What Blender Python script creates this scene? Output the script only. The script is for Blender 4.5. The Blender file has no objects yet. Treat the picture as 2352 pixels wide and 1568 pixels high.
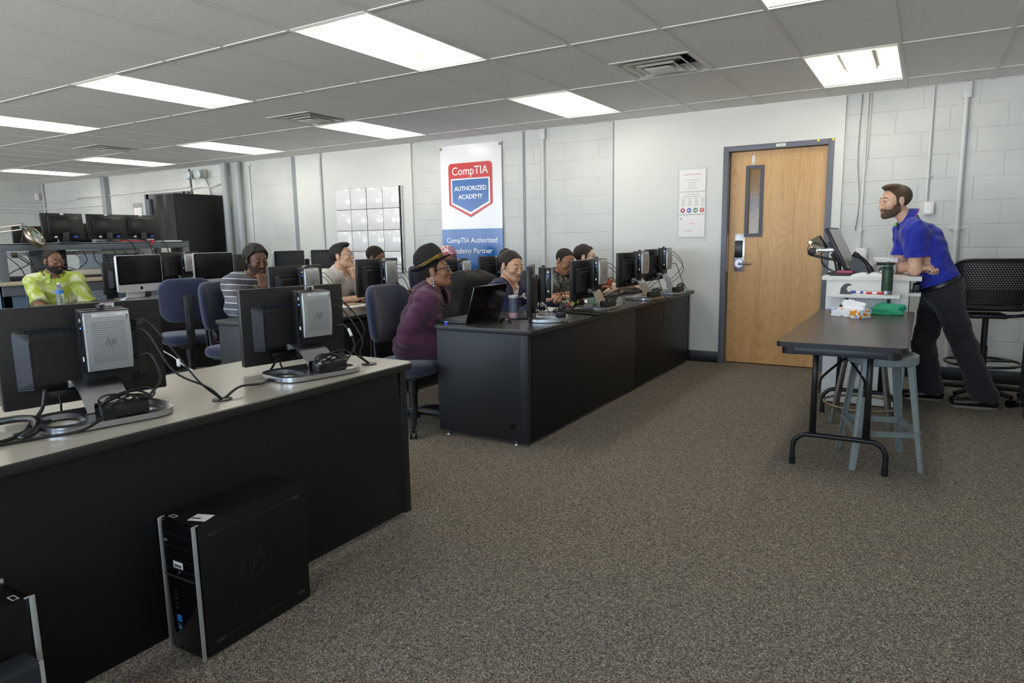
import bpy, bmesh, math, random
import numpy as np
from mathutils import Vector, Matrix, Euler
random.seed(7); PI = math.pi
scene = bpy.context.scene
COL = scene.collection
R = math.radians

# ------------------------------------------------------------------ helpers
def rotz(a): return Matrix.Rotation(a, 4, 'Z')
def T(x, y, z): return Matrix.Translation((x, y, z))
def frame(o, x, y, z):
    m = Matrix.Identity(4)
    for i, v in enumerate((x, y, z)):
        for j in range(3): m[j][i] = v[j]
    for j in range(3): m[j][3] = o[j]
    return m

class MB:
    """collects shapes into one mesh"""
    def __init__(s): s.v = []; s.f = []; s.mi = []
    def raw(s, vs, fs, M=None, mi=0):
        b = len(s.v)
        s.v += [tuple(M @ Vector(v)) if M is not None else tuple(v) for v in vs]
        s.f += [tuple(i + b for i in f) for f in fs]; s.mi += [mi] * len(fs)
        return s
    def bm(s, bm, M=None, mi=0):
        bm.verts.index_update()
        return s.raw([v.co[:] for v in bm.verts], [[v.index for v in f.verts] for f in bm.faces], M, mi)
    def box(s, x0, y0, z0, x1, y1, z1, bev=0, M=None, mi=0, seg=2):
        vs = [(x, y, z) for x in (x0, x1) for y in (y0, y1) for z in (z0, z1)]
        fs = [(0, 1, 3, 2), (4, 6, 7, 5), (0, 4, 5, 1), (2, 3, 7, 6), (0, 2, 6, 4), (1, 5, 7, 3)]
        if not bev: return s.raw(vs, fs, M, mi)
        b = bmesh.new(); bv = [b.verts.new(v) for v in vs]
        for f in fs: b.faces.new([bv[i] for i in f])
        bev = min(bev, .49 * min(abs(x1 - x0), abs(y1 - y0), abs(z1 - z0)))
        bmesh.ops.bevel(b, geom=list(b.edges), offset=bev, segments=seg, profile=.5, affect='EDGES')
        s.bm(b, M, mi); b.free(); return s
    def cbox(s, c, d, bev=0, M=None, mi=0):
        return s.box(c[0] - d[0] / 2, c[1] - d[1] / 2, c[2] - d[2] / 2, c[0] + d[0] / 2, c[1] + d[1] / 2, c[2] + d[2] / 2, bev, M, mi)
    def tube(s, pts, r, seg=8, M=None, mi=0, closed=False, caps=True):
        pts = [Vector(p) for p in pts]; n = len(pts)
        rr = r if isinstance(r, (list, tuple)) else [r] * n
        vs = []; fs = []; up = None
        for i, p in enumerate(pts):
            if closed: t = pts[(i + 1) % n] - pts[i - 1]
            else: t = pts[min(i + 1, n - 1)] - pts[max(i - 1, 0)]
            if t.length < 1e-9: t = Vector((0, 0, 1))
            t.normalize()
            if up is None:
                up = Vector((0, 0, 1)) if abs(t.z) < .9 else Vector((1, 0, 0))
            a = t.cross(up)
            if a.length < 1e-6: a = t.cross(Vector((.3, .8, .5)))
            a.normalize(); b = a.cross(t); up = b
            for k in range(seg):
                w = 2 * PI * k / seg
                vs.append(p + (a * math.cos(w) + b * math.sin(w)) * rr[i])
        m = n if closed else n - 1
        for i in range(m):
            j = (i + 1) % n
            for k in range(seg):
                l = (k + 1) % seg
                fs.append((i * seg + k, j * seg + k, j * seg + l, i * seg + l))
        if not closed and caps:
            fs.append(tuple(range(seg))[::1]); fs.append(tuple((n - 1) * seg + k for k in range(seg))[::-1])
        return s.raw(vs, fs, M, mi)
    def cyl(s, a, b, r0, r1=None, seg=16, M=None, mi=0):
        return s.tube([a, b], [r0, r0 if r1 is None else r1], seg, M, mi)
    def lathe(s, prof, seg=24, M=None, mi=0, sx=1, sy=1):
        vs = []; fs = []; n = len(prof)
        for r, z in prof:
            for k in range(seg):
                a = 2 * PI * k / seg; vs.append((r * math.cos(a) * sx, r * math.sin(a) * sy, z))
        for i in range(n - 1):
            for k in range(seg):
                l = (k + 1) % seg; fs.append((i * seg + k, i * seg + l, (i + 1) * seg + l, (i + 1) * seg + k))
        if prof[0][0] > 1e-6: fs.append(tuple(range(seg))[::-1])
        if prof[-1][0] > 1e-6: fs.append(tuple((n - 1) * seg + k for k in range(seg)))
        return s.raw(vs, fs, M, mi)
    def prism(s, poly, z0, z1, M=None, mi=0, holes=()):
        b = bmesh.new(); loops = [poly] + list(holes); ed = []
        for lp in loops:
            vv = [b.verts.new((x, y, 0)) for x, y in lp]
            ed += [b.edges.new((vv[i], vv[(i + 1) % len(vv)])) for i in range(len(vv))]
        if holes: bmesh.ops.triangle_fill(b, use_beauty=True, edges=ed)
        else: b.faces.new(b.verts)
        bmesh.ops.recalc_face_normals(b, faces=b.faces)
        if sum(f.normal.z for f in b.faces) < 0: bmesh.ops.reverse_faces(b, faces=b.faces)
        for v in b.verts: v.co.z = z1
        b.verts.index_update()
        top = [[v.index for v in f.verts] for f in b.faces]
        vt = [v.co[:] for v in b.verts]; n = len(vt)
        vb = [(x, y, z0) for x, y, z in vt]
        fs = list(top) + [[i + n for i in f][::-1] for f in top]
        o = 0
        for li, lp in enumerate(loops):
            m = len(lp)
            ar = sum(lp[i][0] * lp[(i + 1) % m][1] - lp[(i + 1) % m][0] * lp[i][1] for i in range(m))
            for i in range(m):
                j = (i + 1) % m; q = (o + i, o + i + n, o + j + n, o + j)
                fs.append(q if (ar > 0) == (li == 0) else q[::-1])
            o += m
        b.free()
        return s.raw(vt + vb, fs, M, mi)
    def sphere(s, c, r, M=None, mi=0, seg=12, sc=(1, 1, 1)):
        pr = [(r * math.sin(PI * i / seg), -r * math.cos(PI * i / seg)) for i in range(seg + 1)]
        mm = T(*c) @ Matrix.Diagonal((sc[0], sc[1], sc[2], 1))
        pr[0] = (1e-7, -r); pr[-1] = (1e-7, r)
        return s.lathe(pr, seg * 2, (M @ mm) if M is not None else mm, mi)

def rrect(w, h, r, n=4, cx=0, cy=0):
    out = []
    for sx, sy, a0 in ((1, 1, 0), (-1, 1, 90), (-1, -1, 180), (1, -1, 270)):
        for i in range(n + 1):
            a = R(a0 + 90 * i / n)
            out.append((cx + sx * (w / 2 - r) + r * math.cos(a), cy + sy * (h / 2 - r) + r * math.sin(a)))
    return out
def circ(r, n=24, cx=0, cy=0, a0=0): return [(cx + r * math.cos(a0 + 2 * PI * i / n), cy + r * math.sin(a0 + 2 * PI * i / n)) for i in range(n)]
def spline(pts, n=8):
    P = [Vector(p) for p in pts]; P = [2 * P[0] - P[1]] + P + [2 * P[-1] - P[-2]]; out = []
    for i in range(1, len(P) - 2):
        for k in range(n):
            t = k / n; a, b, c, d = P[i - 1:i + 3]
            out.append(.5 * ((2 * b) + (c - a) * t + (2 * a - 5 * b + 4 * c - d) * t * t + (3 * b - a - 3 * c + d) * t ** 3))
    out.append(P[-2]); return out

def tag(o, label=None, cat=None, group=None, kind=None):
    if label: o['label'] = label
    if cat: o['category'] = cat
    if group: o['group'] = group
    if kind: o['kind'] = kind
    return o
def obj(name, mb, mat, parent=None, loc=None, ang=35, smooth=True):
    me = bpy.data.meshes.new(name)
    if isinstance(mb, MB):
        me.from_pydata(mb.v, [], mb.f)
        for p, i in zip(me.polygons, mb.mi): p.material_index = i
    else:
        v, f = mb; me.from_pydata(v, [], f)
    for m in (mat if isinstance(mat, (list, tuple)) else [mat]): me.materials.append(m)
    if smooth:
        me.polygons.foreach_set('use_smooth', [True] * len(me.polygons))
        if ang: me.set_sharp_from_angle(angle=R(ang))
    me.update()
    o = bpy.data.objects.new(name, me); COL.objects.link(o)
    if parent is not None: o.parent = parent
    if loc is not None: o.location = loc
    return o
def empty(name, loc, rz=0, label=None, cat=None, group=None):
    o = bpy.data.objects.new(name, None); COL.objects.link(o)
    o.location = loc; o.rotation_euler = (0, 0, rz); o.empty_display_size = .1
    return tag(o, label, cat, group)
def copy_tree(o, parent=None):
    c = o.copy(); COL.objects.link(c); c.parent = parent
    for ch in KIDS(o): copy_tree(ch, c)
    return c
def KIDS(o): return [x for x in list(COL.objects) if x.parent == o]
def struct(name, mb, mat, **k): return tag(obj(name, mb, mat, **k), kind='structure')
def text_mb(mb, s, size, M, mi=0, depth=.0004, align='CENTER', bold=0, space=1.0):
    c = bpy.data.curves.new('t', 'FONT'); c.body = s; c.size = size; c.align_x = align; c.align_y = 'CENTER'
    c.extrude = depth; c.offset = bold; c.resolution_u = 3; c.space_character = space
    o = bpy.data.objects.new('t', c); COL.objects.link(o)
    dg = bpy.context.evaluated_depsgraph_get(); me = bpy.data.meshes.new_from_object(o.evaluated_get(dg))
    mb.raw([v.co[:] for v in me.vertices], [tuple(p.vertices) for p in me.polygons], M, mi)
    bpy.data.objects.remove(o); bpy.data.curves.remove(c); bpy.data.meshes.remove(me); return mb

# ------------------------------------------------------------------ materials
def srgb(c):
    if isinstance(c, str): c = tuple(int(c[i:i + 2], 16) / 255 for i in (0, 2, 4))
    return tuple(((x / 12.92) if x <= .04045 else ((x + .055) / 1.055) ** 2.4) for x in c) + (1,)
_M = {}
def mat(name, col, rough=.5, metal=0, bump=0, bscale=200, spec=.5, emit=0, var=0, vscale=20, trans=0, alpha=1, coat=0, sheen=0):
    if name in _M: return _M[name]
    m = bpy.data.materials.new(name); m.use_nodes = True; nt = m.node_tree
    b = nt.nodes['Principled BSDF']; c = srgb(col)
    b.inputs['Base Color'].default_value = c; b.inputs['Roughness'].default_value = rough
    b.inputs['Metallic'].default_value = metal; b.inputs['Specular IOR Level'].default_value = spec
    b.inputs['Transmission Weight'].default_value = trans; b.inputs['Alpha'].default_value = alpha
    b.inputs['Coat Weight'].default_value = coat; b.inputs['Sheen Weight'].default_value = sheen
    if emit:
        b.inputs['Emission Color'].default_value = c; b.inputs['Emission Strength'].default_value = emit
    tc = nt.nodes.new('ShaderNodeTexCoord')
    if bump:
        n = nt.nodes.new('ShaderNodeTexNoise'); n.inputs['Scale'].default_value = bscale; n.inputs['Detail'].default_value = 3
        nt.links.new(tc.outputs['Object'], n.inputs['Vector'])
        u = nt.nodes.new('ShaderNodeBump'); u.inputs['Strength'].default_value = bump; u.inputs['Distance'].default_value = .003
        nt.links.new(n.outputs['Fac'], u.inputs['Height']); nt.links.new(u.outputs['Normal'], b.inputs['Normal'])
    if var:
        n = nt.nodes.new('ShaderNodeTexNoise'); n.inputs['Scale'].default_value = vscale; n.inputs['Detail'].default_value = 4
        nt.links.new(tc.outputs['Object'], n.inputs['Vector'])
        rp = nt.nodes.new('ShaderNodeValToRGB'); lo = tuple(max(0, x * (1 - var)) for x in c[:3]) + (1,); hi = tuple(min(1, x * (1 + var)) for x in c[:3]) + (1,)
        rp.color_ramp.elements[0].color = lo; rp.color_ramp.elements[1].color = hi
        rp.color_ramp.elements[0].position = .3; rp.color_ramp.elements[1].position = .7
        nt.links.new(n.outputs['Fac'], rp.inputs['Fac']); nt.links.new(rp.outputs['Color'], b.inputs['Base Color'])
    _M[name] = m; return m
class NT:
    """small node-graph builder"""
    def __init__(s, name, rough=.5, **k):
        s.m = mat(name, k.pop('col', '808080'), rough, **k); s.t = s.m.node_tree; s.b = s.t.nodes['Principled BSDF']
    def n(s, typ, ins=None, **props):
        x = s.t.nodes.new('ShaderNode' + typ)
        for a, v in props.items(): setattr(x, a, v)
        for a, v in (ins or {}).items():
            if hasattr(v, 'links') or isinstance(v, bpy.types.NodeSocket): s.t.links.new(v, x.inputs[a])
            else: x.inputs[a].default_value = v
        return x
    def obj(s): return s.n('TexCoord').outputs['Object']
    def math(s, op, a, b=0, c=None):
        x = s.t.nodes.new('ShaderNodeMath'); x.operation = op
        for i, v in enumerate((a, b, c)):
            if v is None: continue
            if isinstance(v, bpy.types.NodeSocket): s.t.links.new(v, x.inputs[i])
            else: x.inputs[i].default_value = v
        return x.outputs[0]
    def ramp(s, fac, stops, interp='LINEAR'):
        x = s.t.nodes.new('ShaderNodeValToRGB'); cr = x.color_ramp; cr.interpolation = interp
        while len(cr.elements) < len(stops): cr.elements.new(.5)
        for e, (p, c) in zip(cr.elements, stops): e.position = p; e.color = srgb(c)
        s.t.links.new(fac, x.inputs['Fac']); return x.outputs['Color']
    def mix(s, fac, a, b, blend='MIX'):
        x = s.t.nodes.new('ShaderNodeMix'); x.data_type = 'RGBA'; x.blend_type = blend
        for i, v in ((0, fac), (6, a), (7, b)):
            if isinstance(v, bpy.types.NodeSocket): s.t.links.new(v, x.inputs[i])
            else: x.inputs[i].default_value = srgb(v) if isinstance(v, str) else v
        return x.outputs[2]
    def color(s, o): s.t.links.new(o, s.b.inputs['Base Color']); return s
    def bump(s, h, st=.3, dist=.002):
        u = s.n('Bump', {'Height': h, 'Strength': st, 'Distance': dist}); s.t.links.new(u.outputs['Normal'], s.b.inputs['Normal']); return s

def make_carpet():
    k = NT('carpet', .95, spec=.1); o = k.obj()
    v = k.n('TexVoronoi', {'Vector': o, 'Scale': 300.0}); v.feature = 'F1'
    w = k.n('TexNoise', {'Vector': o, 'Scale': 55.0, 'Detail': 3.0})
    sep = k.n('SeparateColor', {'Color': v.outputs['Color']})
    c = k.ramp(sep.outputs[0], [(0, '2f2c29'), (.3, '5a544d'), (.6, '80786d'), (.82, 'aa9f90'), (1, 'd8cdb8')])
    c = k.mix(.28, c, k.ramp(w.outputs['Fac'], [(.3, '443f3a'), (.7, '968d81')]))
    k.color(c).bump(v.outputs['Distance'], .8, .004); return k.m
def make_block(name, base):
    k = NT(name, .45, spec=.35); o = k.obj()
    s = k.n('SeparateXYZ', {'Vector': o}); cv = k.n('CombineXYZ', {'X': k.math('ADD', s.outputs[0], s.outputs[1]), 'Y': k.math('ADD', s.outputs[2], .04)})
    b = k.n('TexBrick', {'Vector': cv.outputs[0], 'Scale': 1.0, 'Brick Width': .406, 'Row Height': .2, 'Mortar Size': .007, 'Mortar Smooth': .6})
    n = k.n('TexNoise', {'Vector': o, 'Scale': 90.0, 'Detail': 6.0})
    n2 = k.n('TexNoise', {'Vector': o, 'Scale': 2.5, 'Detail': 2.0})
    c = k.ramp(n2.outputs['Fac'], [(.35, base[0]), (.65, base[1])])
    k.color(c)
    h = k.math('SUBTRACT', k.math('MULTIPLY', n.outputs['Fac'], .45), b.outputs['Fac'])
    k.bump(h, .55, .006); return k.m
def make_oak():
    k = NT('oak_veneer', .38, spec=.4); o = k.obj()
    mp = k.n('Mapping', {'Vector': o, 'Scale': (1.0, 1.0, .11), 'Location': (3.1, .0, 1.7)})
    n0 = k.n('TexNoise', {'Vector': mp.outputs[0], 'Scale': 4.6, 'Detail': 1.5, 'Distortion': .4})
    f = k.math('FRACT', k.math('MULTIPLY', n0.outputs['Fac'], 30.0))
    mp2 = k.n('Mapping', {'Vector': o, 'Scale': (1.0, 1.0, .025)})
    n1 = k.n('TexNoise', {'Vector': mp2.outputs[0], 'Scale': 130.0, 'Detail': 4.0})
    mp3 = k.n('Mapping', {'Vector': o, 'Scale': (1.0, 1.0, .01)})
    n2 = k.n('TexNoise', {'Vector': mp3.outputs[0], 'Scale': 7.0, 'Detail': 1.0})
    c = k.ramp(f, [(0, 'd0a268'), (.35, 'd4a86f'), (.75, 'c99b61'), (.93, 'b68850'), (1, 'd0a268')])
    c = k.mix(.28, c, k.ramp(n1.outputs['Fac'], [(.35, 'b5854c'), (.65, 'dcb780')]))
    c = k.mix(.3, c, k.ramp(n2.outputs['Fac'], [(.35, 'be9057'), (.65, 'dab37a')]))
    k.color(c).bump(n1.outputs['Fac'], .06, .001); return k.m
def make_speckle(name, a, b, scale=260, rough=.45, bump=.05, spec=.5, mid=None):
    k = NT(name, rough, spec=spec); o = k.obj()
    n = k.n('TexNoise', {'Vector': o, 'Scale': float(scale), 'Detail': 2.0})
    k.color(k.ramp(n.outputs['Fac'], [(.35, a), (.65, b)])).bump(n.outputs['Fac'], bump, .001); return k.m
def make_fabric(name, a, b, rough=.95, scale=420, bump=.4):
    k = NT(name, rough, spec=.15, sheen=.3); o = k.obj()
    v = k.n('TexVoronoi', {'Vector': o, 'Scale': float(scale)})
    sep = k.n('SeparateColor', {'Color': v.outputs['Color']})
    k.color(k.ramp(sep.outputs[0], [(0, a), (1, b)])).bump(v.outputs['Distance'], bump, .002); return k.m
def strand(m, scale=90):
    nt = m.node_tree; b = nt.nodes['Principled BSDF']; tc = nt.nodes.new('ShaderNodeTexCoord'); w = nt.nodes.new('ShaderNodeTexWave'); w.bands_direction = 'X'; w.inputs['Scale'].default_value = scale; w.inputs['Distortion'].default_value = 6; w.inputs['Detail'].default_value = 3
    nt.links.new(tc.outputs['Object'], w.inputs['Vector']); u = nt.nodes.new('ShaderNodeBump'); u.inputs['Strength'].default_value = .6; u.inputs['Distance'].default_value = .004
    nt.links.new(w.outputs['Fac'], u.inputs['Height']); nt.links.new(u.outputs['Normal'], b.inputs['Normal']); b.inputs['Roughness'].default_value = .5; return m
def make_ceiling():
    k = NT('ceiling_tile', .9, spec=.2); o = k.obj()
    n = k.n('TexNoise', {'Vector': o, 'Scale': 220.0, 'Detail': 4.0})
    k.color(k.ramp(n.outputs['Fac'], [(.3, 'e2e2e0'), (.6, 'f2f2f0')])).bump(n.outputs['Fac'], .35, .003); return k.m
M_carpet = make_carpet(); M_block = make_block('painted_block', ('c9cdca', 'd2d5d1'))
M_blockL = make_block('painted_block_left', ('b9bfc6', 'c4cad0'))
M_wall = mat('wall_paint', 'd8dbd6', .5, bump=.05, bscale=60, var=.015, vscale=3)
M_oak = make_oak(); M_ceil = make_ceiling()
M_grid = mat('ceiling_grid', 'dededc', .5)
M_frame = mat('grey_blue_steel', '6a6e7a', .45, spec=.4)
M_cove = mat('black_cove', '17181b', .4)
M_blackdesk = make_speckle('black_laminate', '100f0f', '161515', 500, .45, .04, .35)
M_tophi = make_speckle('grey_speckle_top', '8c867b', '9c968a', 420, .33, .02)
M_topdark = make_speckle('dark_grey_top', '3e3d3b', '4a4946', 420, .3, .02)
M_edge = mat('edge_band', '242320', .38)
M_blackpl = mat('black_plastic', '161617', .42, bump=.05, bscale=900)
M_blacksat = mat('black_satin', '121213', .3)
M_blackgl = mat('black_gloss', '0b0b0c', .12)
M_darkgrey = mat('dark_grey_plastic', '2b2d31', .4)
M_vent = mat('vent_grey', '4a4f57', .5)
M_silver = mat('silver_metal', 'b9bbbd', .28, 1.0)
M_silverpl = mat('silver_plastic', 'c3c5c6', .35, .5)
M_alu = mat('aluminium', 'c9cbcc', .32, .9)
M_steel = mat('steel', '9a9b9b', .3, 1.0)
M_white = mat('white_plastic', 'e8e8e6', .4)
M_paper = mat('paper', 'f2f1ee', .8)
M_label = mat('label_white', 'e6e6e4', .6)
M_ink = mat('ink_black', '1c1c1e', .7)
M_cable = mat('cable_black', '0e0e0f', .45)
M_cablew = mat('cable_white', 'd2d2cf', .5)
M_lam = mat('white_laminate', 'e4e3de', .42, var=.02)
M_bluefab = make_fabric('blue_chair_fabric', '1f2536', '363b52')
M_led = mat('blue_led', '2846ff', .3, emit=6)
M_orange = mat('orange_led', 'ff7a5a', .3, emit=1.5)
M_red = mat('red', 'd9363e', .5); M_blue = mat('blue', '2466b4', .45)
# ------------------------------------------------------------------ implicit surfaces for people and soft things
V3 = lambda *a: np.array(a, np.float32)
def nrm(v): v = np.asarray(v, np.float32); return v / max(1e-9, float(np.linalg.norm(v)))
class Field:
    BIG = .25
    def __init__(s, lo, hi, h):
        s.h = h; s.lo = np.floor(np.asarray(lo, float) / h) * h
        s.n = np.ceil((np.asarray(hi, float) - s.lo) / h).astype(int) + 1
        s.d = np.full(s.n, s.BIG, np.float32)
    def box(s, lo, hi, m):
        a = np.clip(np.floor((np.asarray(lo) - m - s.lo) / s.h).astype(int), 0, s.n); b = np.clip(np.ceil((np.asarray(hi) + m - s.lo) / s.h).astype(int) + 1, 0, s.n)
        if (b <= a).any(): return None, None
        g = np.stack(np.meshgrid(*[(s.lo[i] + s.h * np.arange(a[i], b[i])).astype(np.float32) for i in range(3)], indexing='ij'), -1)
        return tuple(slice(a[i], b[i]) for i in range(3)), g
    def add(s, prim, k=.0, grow=0):
        fn, lo, hi = prim; sl, P = s.box(lo, hi, k + grow + 4 * s.h)
        if sl is None: return s
        e = fn(P) - grow; d = s.d[sl]
        if k > 0:
            hh = np.clip(.5 + .5 * (d - e) / k, 0, 1); s.d[sl] = d + (e - d) * hh - k * hh * (1 - hh)
        else: s.d[sl] = np.minimum(d, e)
        return s
    def cut(s, prim, k=0):
        fn, lo, hi = prim; sl, P = s.box(lo, hi, k + 3 * s.h)
        if sl is None: return s
        e = -fn(P); d = s.d[sl]
        if k > 0: hh = np.clip(.5 + .5 * (e - d) / k, 0, 1); s.d[sl] = d + (e - d) * hh + k * hh * (1 - hh)
        else: s.d[sl] = np.maximum(d, e)
        return s
    def pts(s): return np.stack(np.meshgrid(*[(s.lo[i] + s.h * np.arange(s.n[i])).astype(np.float32) for i in range(3)], indexing='ij'), -1)
    def clip(s, fn): s.d = np.maximum(s.d, fn(s.pts())); return s
    def wrinkle(s, amp, f=30., seed=0):
        m = np.abs(s.d) < .03; P = s.pts()[m]; r = np.random.RandomState(seed); t = np.zeros(len(P), np.float32)
        for i in range(5):
            k = r.randn(3) * f * (.6 + .35 * i); ph = r.rand() * 6; w = np.sin(P @ (r.randn(3) * f * .5).astype(np.float32) + ph) * 1.2
            t += np.sin(P @ k.astype(np.float32) + w + ph) / (1 + .4 * i)
        s.d[m] += amp * t * .5; return s
    def mesh(s):
        d = s.d; n = np.array(d.shape); ins = d < 0
        c = np.zeros(n - 1, np.int8)
        sl = lambda o: tuple(slice(o[i], n[i] - 1 + o[i]) for i in range(3))
        cor = [(i, j, k) for i in (0, 1) for j in (0, 1) for k in (0, 1)]
        for o in cor: c += ins[sl(o)]
        act = (c > 0) & (c < 8); idx = np.argwhere(act); m = len(idx)
        vid = np.full(n - 1, -1, np.int64); vid[act] = np.arange(m)
        acc = np.zeros((m, 3)); cnt = np.zeros(m)
        for ax in range(3):
            for a in (0, 1):
                for b in (0, 1):
                    o0 = [0, 0, 0]; o1, o2 = (ax + 1) % 3, (ax + 2) % 3; o0[o1] = a; o0[o2] = b; o_1 = list(o0); o_1[ax] = 1
                    p = idx + o0; q = idx + o_1
                    dp = d[p[:, 0], p[:, 1], p[:, 2]]; dq = d[q[:, 0], q[:, 1], q[:, 2]]; x = (dp < 0) != (dq < 0)
                    t = np.where(x, dp / np.where(x, dp - dq, 1), 0); v = p.astype(float); v[:, ax] += t
                    acc[x] += v[x]; cnt[x] += 1
        vs = acc / cnt[:, None] * s.h + s.lo
        faces = []
        for ax in range(3):
            o1, o2 = (ax + 1) % 3, (ax + 2) % 3
            a = [slice(None)] * 3; b = [slice(None)] * 3; a[ax] = slice(0, n[ax] - 1); b[ax] = slice(1, n[ax])
            A = ins[tuple(a)]; B = ins[tuple(b)]; x = A != B
            e = np.argwhere(x); fl = A[x]
            ok = (e[:, o1] > 0) & (e[:, o2] > 0) & (e[:, o1] < n[o1] - 1) & (e[:, o2] < n[o2] - 1); e = e[ok]; fl = fl[ok]
            def g(i, j): q = e.copy(); q[:, o1] -= i; q[:, o2] -= j; return vid[q[:, 0], q[:, 1], q[:, 2]]
            f = np.stack([g(1, 1), g(0, 1), g(0, 0), g(1, 0)], 1); f[~fl] = f[~fl][:, ::-1]; faces.append(f)
        return vs, np.concatenate(faces)
def fobj(name, F, m, parent=None, origin=None, matfn=None):
    vs, fs = F.mesh(); 
    if origin is not None: vs = vs - np.asarray(origin)
    me = bpy.data.meshes.new(name); me.vertices.add(len(vs)); me.vertices.foreach_set('co', vs.astype(np.float32).ravel())
    me.loops.add(len(fs) * 4); me.loops.foreach_set('vertex_index', fs.astype(np.int32).ravel()); me.polygons.add(len(fs))
    me.polygons.foreach_set('loop_start', np.arange(0, len(fs) * 4, 4, dtype=np.int32)); me.polygons.foreach_set('loop_total', np.full(len(fs), 4, np.int32))
    for x in (m if isinstance(m, (list, tuple)) else [m]): me.materials.append(x)
    if matfn is not None: me.polygons.foreach_set('material_index', matfn(vs[fs].mean(1) + (0 if origin is None else np.asarray(origin))).astype(np.int32))
    me.polygons.foreach_set('use_smooth', np.ones(len(fs), bool)); me.update(calc_edges=True); me.validate()
    o = bpy.data.objects.new(name, me); COL.objects.link(o)
    if parent is not None: o.parent = parent
    return o
def caps(a, b, ra, rb=None):
    a, b = V3(*a), V3(*b); rb = ra if rb is None else rb; ab = b - a; L = max(1e-9, float(ab @ ab)); r = max(ra, rb)
    def fn(P):
        t = np.clip((P - a) @ ab / L, 0, 1); return np.linalg.norm(P - a - t[..., None] * ab, axis=-1) - (ra + (rb - ra) * t)
    return fn, np.minimum(a, b) - r, np.maximum(a, b) + r
def ell(c, Rm, rad):
    c = V3(*c); Rm = np.asarray(Rm, np.float32); rad = V3(*rad); r = float(rad.max())
    def fn(P):
        q = (P - c) @ Rm.T; k0 = np.linalg.norm(q / rad, axis=-1); k1 = np.linalg.norm(q / (rad * rad), axis=-1); return k0 * (k0 - 1) / np.maximum(k1, 1e-6)
    return fn, c - r, c + r
def rbox(c, Rm, half, r):
    c = V3(*c); Rm = np.asarray(Rm, np.float32); hf = V3(*half) - r; R_ = float(np.linalg.norm(half))
    def fn(P):
        q = np.abs((P - c) @ Rm.T) - hf; return np.linalg.norm(np.maximum(q, 0), axis=-1) + np.minimum(q.max(-1), 0) - r
    return fn, c - R_, c + R_
def basis(yaw, pitch=0, roll=0):
    """rows: right, forward, up.  yaw = world angle the face looks at, pitch>0 looks down"""
    f = np.array([math.cos(yaw) * math.cos(pitch), math.sin(yaw) * math.cos(pitch), -math.sin(pitch)]); r = np.array([math.sin(yaw), -math.cos(yaw), 0.]); u = np.cross(r, f)
    c, s = math.cos(roll), math.sin(roll); return np.array([r * c + u * s, f, u * c - r * s], np.float32)
def ik(a, b, l1, l2, hint):
    a, b, hint = np.asarray(a, float), np.asarray(b, float), np.asarray(hint, float); d = b - a; L = np.linalg.norm(d); n = d / L
    if L > (l1 + l2) * .995: L = (l1 + l2) * .995; b = a + n * L
    x = (l1 * l1 - l2 * l2 + L * L) / (2 * L); h = math.sqrt(max(0, l1 * l1 - x * x)); w = hint - n * (hint @ n); w = w / np.linalg.norm(w); return a + n * x + w * h, b
SKIN = {}
def skin_mat(name, col, lip):
    if name not in SKIN: SKIN[name] = [mat('skin_' + name, col, .42, bump=.06, bscale=500, spec=.4, var=.1, vscale=25), mat('lips_' + name, lip, .38)]
    return SKIN[name]
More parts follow.
